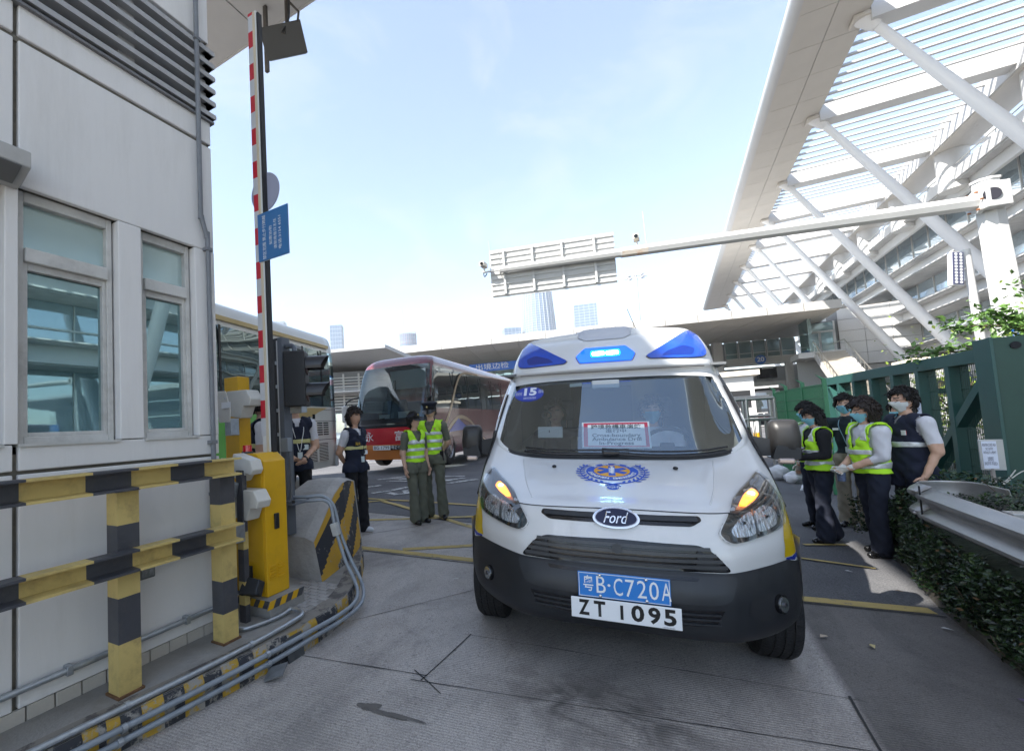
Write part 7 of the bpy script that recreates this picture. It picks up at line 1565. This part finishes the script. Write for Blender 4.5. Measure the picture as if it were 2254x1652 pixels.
# glazing: each pane between mullions, three storeys
for z0, z1 in ((14.65, 18.4), (10.62, 13.2), (6.8, 9.2), (.2, 5.5)):
    te(MB().box(22.55, 22.7, YA, YB, z0+.9, z0+1.0), 'transom', TW)
    gm_ = MB().box(-.02, .02, -1.62, 1.62, z0, z1).mesh('pane', TGL); mm_ = MB().box(-.06, .04, -.035, .035, z0, z1).mesh('mullion', TW); y = YA+1.7
    while y < YB-1: te_copy(gm_, 'pane', (22.7, y, 0)); te_copy(mm_, 'mullion', (22.66, y+1.68, 0)); y += 3.36
te(MB().box(22.9, 40, YA, YB, 0, 18.4), 'core', mat('core_grey', (.30, .31, .32), .8))
# ================================================================== LOW CANOPY BUILDING across the road
lb = thing('arrival_hall', 'long low hall with broad flat canopy, glazed upper floor and stairs', 'building', (8, 66, 0))
ud = Vector((.974, .227, 0)).normalized(); vn = Vector((-.227, .974, 0)).normalized(); OL = Vector((2.37, 54.9, 0)); ML_ = Matrix((ud, vn, Vector((0, 0, 1)))).transposed().to_4x4(); ML_.translation = OL
def lo_(u0, u1, v0, v1, z0, z1, name, m, parent=None, **k):
    o = MB().box(u0, u1, v0, v1, z0, z1, M=ML_).build(name, m, parent or lb, **k)
    if parent is None: o.matrix_parent_inverse = Matrix.Translation((-8, -66, 0))
    return o
lo_(-60, 12.7, .1, 19, 10.72, 11.4, 'roof_slab', TW)
u = 12.7
while u > -44: lo_(u-3.0, u-.03, -.02, .1, 10.66, 11.5, 'fascia_panel', mat('fascia_cream', (.50, .49, .465), .5, var=.03, vs=.5)); u -= 3.03
lo_(-60, 12.72, .0, .1, 10.62, 10.66, 'drip_edge', SEAMG)
u = 12.6
while u > -44:
    for v in (.12, 6.4, 12.7): lo_(u-3.0, u-.04, v, v+6.2, 10.66, 10.71, 'soffit_panel', mat('hall_soffit', (.70, .66, .60), .45, var=.06, vs=.4))
    u -= 3.03
for u in lin(-30, 9, 9):
    for v in (3, 9.5): lo_(u, u+.18, v, v+.18, 10.64, 10.66, 'downlight', mat('downlight', (.75, .75, .72), .4))
# upper glazed floor
for k in range(24):
    u0 = 16.9-k*1.62-1.55
    if u0 < -26: break
    if k in (5, 13): lo_(u0-.1, u0+1.0, 17.6, 18.4, 0, 10.66, 'column', TW); continue
    f_ = lo_(u0, u0+1.5, 18.75, 18.85, 8.28, 10.64, 'window', mat('hall_frame', (.68, .69, .68), .4)); 
    p_ = MB().box(u0+.08, u0+1.42, 18.70, 18.74, 9.0, 10.56, M=ML_).build('pane', glassmat('hall_glass', (.4, .55, .56), .30, .85, (.16, .26, .27), .02, .25, (.8, .97, .97)), f_); MB().box(u0+.08, u0+1.42, 18.70, 18.74, 8.36, 8.92, M=ML_).build('pane', MATS['hall_glass'], f_)
lo_(-60, 17.2, 18.6, 19.2, 7.55, 8.26, 'floor_slab', mat('hall_slab', (.50, .50, .48), .5)); lo_(-60, 17.2, 18.3, 19.2, 7.25, 7.5, 'slab_trim', TW); lo_(-60, 24, 22, 22.3, 0, 7.2, 'back_wall', mat('hall_back', (.32, .33, .33), .7)); lo_(-60, 17.2, 19.3, 21, 8.2, 10.6, 'inner_room', mat('hall_inside', (.25, .27, .27), .8))
lo_(5, 17.2, 17.0, 19.0, 3.9, 4.9, 'beam', mat('concrete_pale', (.45, .44, .42), .7, var=.1)); lo_(6.9, 7.6, 16, 16.6, 0, 7.2, 'column', TW); lo_(14.6, 15.3, 16, 16.6, 0, 7.2, 'column', MATS['concrete_pale']); lo_(-16, -15.3, 14, 14.6, 0, 10.66, 'column', TW)
for k in range(18): lo_(-26+k*1.25, -26+k*1.25+1.15, 16.9, 17.0, 8.6, 10.4, 'clerestory', MATS['hall_glass'])
for z0, z1, nm, mm in ((10.72, 11.4, 'roof_slab', TW), (10.66, 10.71, 'soffit_panel', MATS['hall_soffit'])):
    o = MB().add([ML_ @ Vector((a, b, z)) for z in (z0, z1) for a, b in ((12.72, .1), (17.4, 19), (12.72, 19))], [(2, 1, 0), (3, 4, 5), (0, 1, 4, 3), (1, 2, 5, 4), (2, 0, 3, 5)]).build(nm, mm, lb); o.matrix_parent_inverse = Matrix.Translation((-8, -66, 0))
# disc with the bay number 20
pc = ML_ @ Vector((12.7, 18.5, 7.93)); dsc = MB().cyl(ML_ @ Vector((12.7, 18.30, 7.93)), ML_ @ Vector((12.7, 18.2, 7.93)), .62, n=32).build('bay_number', mat('sign_field', (.01, .13, .5)), lb); dsc.matrix_parent_inverse = Matrix.Translation((-8, -66, 0))
text('20', .85, ML_ @ Matrix.Translation((12.7, 18.19, 7.93)) @ Matrix.Rotation(radians(90), 4, 'X'), SW, dsc, fit=.82, bold=.02)
scr_ = lo_(11.5, 13.6, 16.3, 16.6, 5.25, 6.6, 'display', GBLK); lo_(12, 13.2, 16.2, 16.35, 6.5, 6.8, 'display_mount', mat('concrete_pale', (.45, .44, .42)))
# blue banner with white characters
bn = lo_(-24.4, -14.0, 5.6, 5.66, 8.15, 9.2, 'banner', mat('banner_blue', (.02, .13, .55), .5)); text('出境边检', .85, ML_ @ Matrix.Translation((-21.4, 5.57, 8.68)) @ Matrix.Rotation(radians(90), 4, 'X'), SW, bn, fit=4.2)
# panelled end block with glazed doors and stairs
EW_ = mat('end_wall', (.66, .66, .65), .45, var=.03, vs=.5)
def eb(x0, x1, y0, y1, z0, z1, name, m, parent=None, **k):
    o = MB().box(x0, x1, y0, y1, z0, z1).build(name, m, parent or lb, **k)
    if parent is None: o.matrix_parent_inverse = Matrix.Translation((-8, -66, 0))
    return o
eb(16.3, 22.5, 66.1, 70, 5.6, 11.9, 'end_block', SEAMG)
for i, x in enumerate((16.3, 18.4, 20.5)):
    for z in (5.6, 6.85, 8.1, 9.35, 10.6): eb(x+.02, x+2.08, 66.0, 66.1, z+.02, z+1.23, 'wall_panel', EW_)
eb(16.3, 24, 66.3, 70, 0, 5.55, 'lower_wall', mat('concrete_pale', (.45, .44, .42))); eb(17.2, 19.6, 66.22, 66.29, 0, 3.6, 'opening', DARK); eb(20.4, 22.2, 66.22, 66.29, 0, 3.6, 'opening', DARK); eb(12.6, 16.28, 66.5, 66.7, 0, 7.05, 'lower_wall', mat('hall_back', (.32, .33, .33)))
eb(13.2, 16.3, 66.4, 66.5, 7.1, 10.7, 'door_back', mat('hall_inside', (.25, .27, .27)))
dr = eb(13.5, 15.9, 66.1, 66.2, 9.65, 10.55, 'fanlight', MATS['hall_glass'])
for x0 in (13.5, 14.72):
    d_ = eb(x0, x0+1.18, 66.1, 66.2, 7.1, 9.55, 'door', MATS['hall_frame']); MB().box(x0+.09, x0+1.09, 66.05, 66.1, 7.25, 9.45).build('pane', MATS['hall_glass'], d_)
for x0, x1 in ((13.36, 13.5), (15.9, 16.05)): eb(x0, x1, 66.05, 66.25, 7.1, 10.65, 'door_frame', MATS['hall_frame'])
eb(13.36, 16.05, 66.05, 66.25, 9.55, 9.65, 'door_frame', MATS['hall_frame']); eb(13.0, 13.3, 62.5, 66.2, 7.1, 10.66, 'side_glazing', MATS['hall_glass']); eb(12.0, 16.3, 62.3, 66.3, 6.5, 7.08, 'landing', TW)
ST = mat('stair_stone', (.44, .40, .34), .7, var=.08, vs=3)
for i in range(26):
    y = 62.3-i*.36; z = 6.9-i*.265; eb(13.4+.02*i, 15.7+.03*i, y-.36, y, z-.24, z, 'stair_step', ST)
for x, k in ((13.35, .02), (15.75, .03)):
    mb = MB(); mb.tube([(x, 66, 8.1), (x, 62.4, 8.1), (x+k*26, 62.4-9.4, 1.2)], .05, 6); o = mb.build('stair_rail', STE, lb); o.matrix_parent_inverse = Matrix.Translation((-8, -66, 0))
    for i in range(0, 26, 2): eb(x+k*i-.02, x+k*i+.02, 62.3-i*.36-.04, 62.3-i*.36, 6.9-i*.265, 7.95-i*.265, 'rail_post', STE)
    eb(x-.12 if x < 14 else x+.05, x-.02 if x < 14 else x+.15, 62.2, 66.2, 6.4, 7.1, 'stair_edge', TW)
    mb = MB(); mb.add([(x-.1+k*i, 62.3-i*.36, z) for i in (0, 26) for z in (6.35-i*.265, 7.0-i*.265)]+[(x+.1+k*i, 62.3-i*.36, z) for i in (0, 26) for z in (6.35-i*.265, 7.0-i*.265)], [(0, 1, 3, 2), (4, 6, 7, 5), (1, 5, 7, 3), (0, 2, 6, 4)]); o = mb.build('stringer', TW, lb); o.matrix_parent_inverse = Matrix.Translation((-8, -66, 0))
# toll cabins and railings under the hall
for k, (x, y) in enumerate(((4.6, 47.0), (17.4, 50.0))):
    t = thing('toll_cabin', ['white toll cabin beyond the ambulance roof', 'white toll cabin beyond the green gate'][k], 'cabin', (x, y, 0)); MB().box(-1.2, 1.2, -1.5, 1.5, 0, 4.2).build('wall', TW, t); MB().box(-1.6, 1.6, -1.9, 1.9, 4.2, 4.6).build('roof', mat('cream', (.72, .66, .55), .6), t); MB().box(-.9, .9, -1.53, -1.5, 1.6, 3.0).build('window', DARK, t)
wf = thing('white_railing', 'low white railing in front of the far black coach', 'railing', (6.6, 44, 0))
for i in range(14): MB().box(-2.6+i*.4, -2.52+i*.4, -.03, .03, 0, 1.15).build('picket', TW, wf)
for z in (.15, .6, 1.15): MB().box(-2.7, 2.8, -.04, .04, z-.05, z).build('bar', TW, wf)
kb = thing('coach', 'black coach far off under the hall', 'coach', (7.3, 52, 0), rot=(0, 0, -.12))
GR = dense(coach_body([.3, .8, 1.2, 2.2, 2.9, 3.2, 3.35], [1.2, 1.25, 1.25, 1.23, 1.18, 1.05, .7], [.05, 0, .02, .2, .4, .7, 1.2], 10), 4, 2)
gs_ = lambda i, j: 1.3 <= GR[i][j].z < 2.85 and j < 12
loftmesh(GR, lambda i, j: not gs_(i, j)).build('body', mat('coach_black', (.02, .022, .025), .3, coat=.4), kb, smooth=True); loftmesh(GR, gs_).build('windscreen', CGL, kb, smooth=True)
MB().box(-1.0, 1.0, -.03, 0, .45, .65).build('red_trim', mat('trim_red', (.5, .03, .03), .4), kb); MB().box(-1.1, 1.1, .4, .9, 3.3, 3.5).build('roof_pod', mat('pod', (.4, .4, .4), .5), kb)
for x in (-1.0, 1.0): wheel_bus(kb, x, 2, 1 if x > 0 else -1); 
# ------------------------------------------------------------------ building with louvred front at the left
la = thing('office_block', 'grey office block with horizontal louvres under a white folded canopy', 'building', (-25, 33, 0), rot=(0, 0, radians(30)))
MB().box(-4, 3.2, 1.2, 10, 0, 7.0).build('wall', mat('office_wall', (.20, .21, .22), .6), la)
for i in range(12): MB().box(-4, 3.3, .95, 1.15, 3.4+i*.27, 3.5+i*.27).build('louvre_blade', TW, la)
for x in lin(-4, 3.2, 6): MB().box(x-.08, x+.08, 1.0, 1.2, 0, 6.8).build('mullion', TW, la)
for k in range(5): MB().box(-3.9+k*1.44, -2.65+k*1.44, 1.14, 1.19, .2, 3.1).build('pane', TGL, la)
mb = MB(); mb.add([(-9, -3.5, 7.8), (3.2, -3.8, 8.2), (7.0, 2, 7.2), (3.5, 9, 7.0), (-9, 9, 7.0), (-9, -3.5, 8.0), (3.2, -3.8, 8.5), (7.0, 2, 7.5), (3.5, 9, 7.3), (-9, 9, 7.3)], [(0, 4, 3, 2, 1), (5, 6, 7, 8, 9), (0, 1, 6, 5), (1, 2, 7, 6), (2, 3, 8, 7)]); mb.build('canopy', TW, la)
MB().box(-3, 1.5, -1.5, 1.0, 4.9, 5.0).build('balcony', TW, la)
for z in (5.3, 5.6): MB().cyl((-3, -1.5, z), (1.5, -1.5, z), .04, n=6).build('balcony_rail', STE, la)
# ------------------------------------------------------------------ high mast, towers, cranes
ms = thing('high_mast', 'tall slender lighting mast with a ring of lamps', 'lamp post', (-4.4, 100, 0)); MB().cyl((0, 0, 0), (0, 0, 29.4), .42, .2, n=12).build('mast', TW, ms, smooth='angle')
for k in range(8): a = 2*pi*k/8; MB().cyl((0, 0, 29.3), (1.3*cos(a), 1.3*sin(a), 29.1), .05, n=6).build('arm', TW, ms); MB().box(-.35, .35, -.25, .25, -.12, .12, M=Matrix.Translation((1.6*cos(a), 1.6*sin(a), 28.95)) @ Matrix.Rotation(a, 4, 'Z')).build('lamp', mat('lamp_grey2', (.5, .5, .52), .4), ms)
def tower(label, x, y, w, d, h, tp=1., n=18, fl=40, rnd_=False, key='tower_glass', col=(.13, .20, .30), rz=.5):
    t = thing('tower_block', label, 'tower', (x, y, 0), rz); m = mat(key, col, .25, .2, var=.1, vs=.05)
    pl = [(cos(2*pi*i/24)*(abs(cos(2*pi*i/24))**-.35 if abs(cos(2*pi*i/24)) > .5 else 1.27), sin(2*pi*i/24)) for i in range(24)] if rnd_ else [(-1, -1), (1, -1), (1, 1), (-1, 1)]
    if rnd_: pl = [(cos(2*pi*i/24), sin(2*pi*i/24)) for i in range(24)]
    k = len(pl); q = MB(); zs = [0, h*.5, h*.8, h]; ks = [1, 1-(1-tp)*.35, 1-(1-tp)*.7, tp]
    q.add([(a*w/2*s, b*d/2*s, z) for z, s in zip(zs, ks) for a, b in pl], [(r*k+i, r*k+(i+1) % k, (r+1)*k+(i+1) % k, (r+1)*k+i) for r in range(3) for i in range(k)]+[tuple(range(3*k, 4*k))]); q.build('glass_shaft', m, t, smooth='angle')
    FM = mat('tower_fin', (.36, .40, .45), .5); fin = MB()
    cnt = 26 if rnd_ else n
    for i in range(cnt):
        if rnd_: a = 2*pi*i/cnt; p = [(cos(a)*w/2*s*1.01, sin(a)*d/2*s*1.01, z) for z, s in zip(zs, ks)]
        else:
            u = i/(cnt)*4; sd_, f = int(u), u-int(u); c = [(-1+2*f, -1), (1, -1+2*f), (1-2*f, 1), (-1, 1-2*f)][sd_]; p = [(c[0]*w/2*s*1.01, c[1]*d/2*s*1.01, z) for z, s in zip(zs, ks)]
        MB().tube(p, w*.012, 4).build('fin', FM, t)
    for j in range(fl):
        z = h*(.45+.55*j/fl); s = np.interp(z, zs, ks)
        MB().add([(a*w/2*s*1.004, b*d/2*s*1.004, z+dz) for dz in (0, h*.004) for a, b in pl], [(i, (i+1) % k, k+(i+1) % k, k+i) for i in range(k)]).build('floor_band', FM, t)
    return t
tower('tall rounded tapering glass tower behind the gantry sign', -243, 1003, 84, 84, 284, .74, rnd_=True, fl=30)
tower('flat topped glass tower right of the tapering one', -152, 1052, 46, 40, 246, 1, fl=22, rz=.2)
tower('low glass block at the foot of the tapering tower', -296, 972, 36, 30, 205, 1, fl=10)
t = tower('round tower under construction with red scaffolding on top', -495, 857, 36, 36, 205, 1.05, rnd_=True, fl=12)
SC = mat('scaffold', (.32, .14, .13), .7)
for j in range(5): MB().tube([(18.6*cos(a), 18.6*sin(a), 184+j*6) for a in lin(0, 2*pi, 25)], .5, 4, caps=False).build('scaffold_ring', SC, t)
for i in range(18): a = 2*pi*i/18; MB().cyl((18.6*cos(a), 18.6*sin(a), 180), (18.9*cos(a), 18.9*sin(a), 212), .35, n=4).build('scaffold_post', SC, t)
MB().cyl((-8, 0, 205), (-8, 0, 262), .7, n=4).build('crane_mast', SC, t)
t = tower('unfinished tower with a crane above the cream coach', -737, 713, 24, 22, 247, 1, fl=12, key='tower_raw', col=(.22, .26, .3))
MB().cyl((-2, 0, 247), (-2, 0, 270), .8, n=4).build('crane_mast', TW, t); MB().cyl((-6, 0, 262), (10, 0, 288), .6, n=4).build('crane_jib', TW, t)
tower('blue glass tower just right of the cream coach roof', -640, 790, 26, 24, 236, 1, fl=14)
tower('pale distant tower left of the hall roof', -470, 880, 20, 20, 172, 1, fl=8)
# ================================================================== HAZE: the pale air that fades the far towers
hz_ = MB().box(-1400, 900, -300, 1500, -2.0, 300); hzo = hz_.build('haze', None)
hzo.data.materials.clear(); hm = bpy.data.materials.new('haze_air'); hm.use_nodes = True; t = hm.node_tree; t.nodes.clear(); pv = nn(t, 'ShaderNodeVolumePrincipled'); pv.inputs['Color'].default_value = (.93, .96, 1, 1); pv.inputs['Density'].default_value = .00028; pv.inputs['Anisotropy'].default_value = 0
t.links.new(pv.outputs[0], nn(t, 'ShaderNodeOutputMaterial').inputs['Volume']); hzo.data.materials.append(hm); kind(hzo, 'stuff')
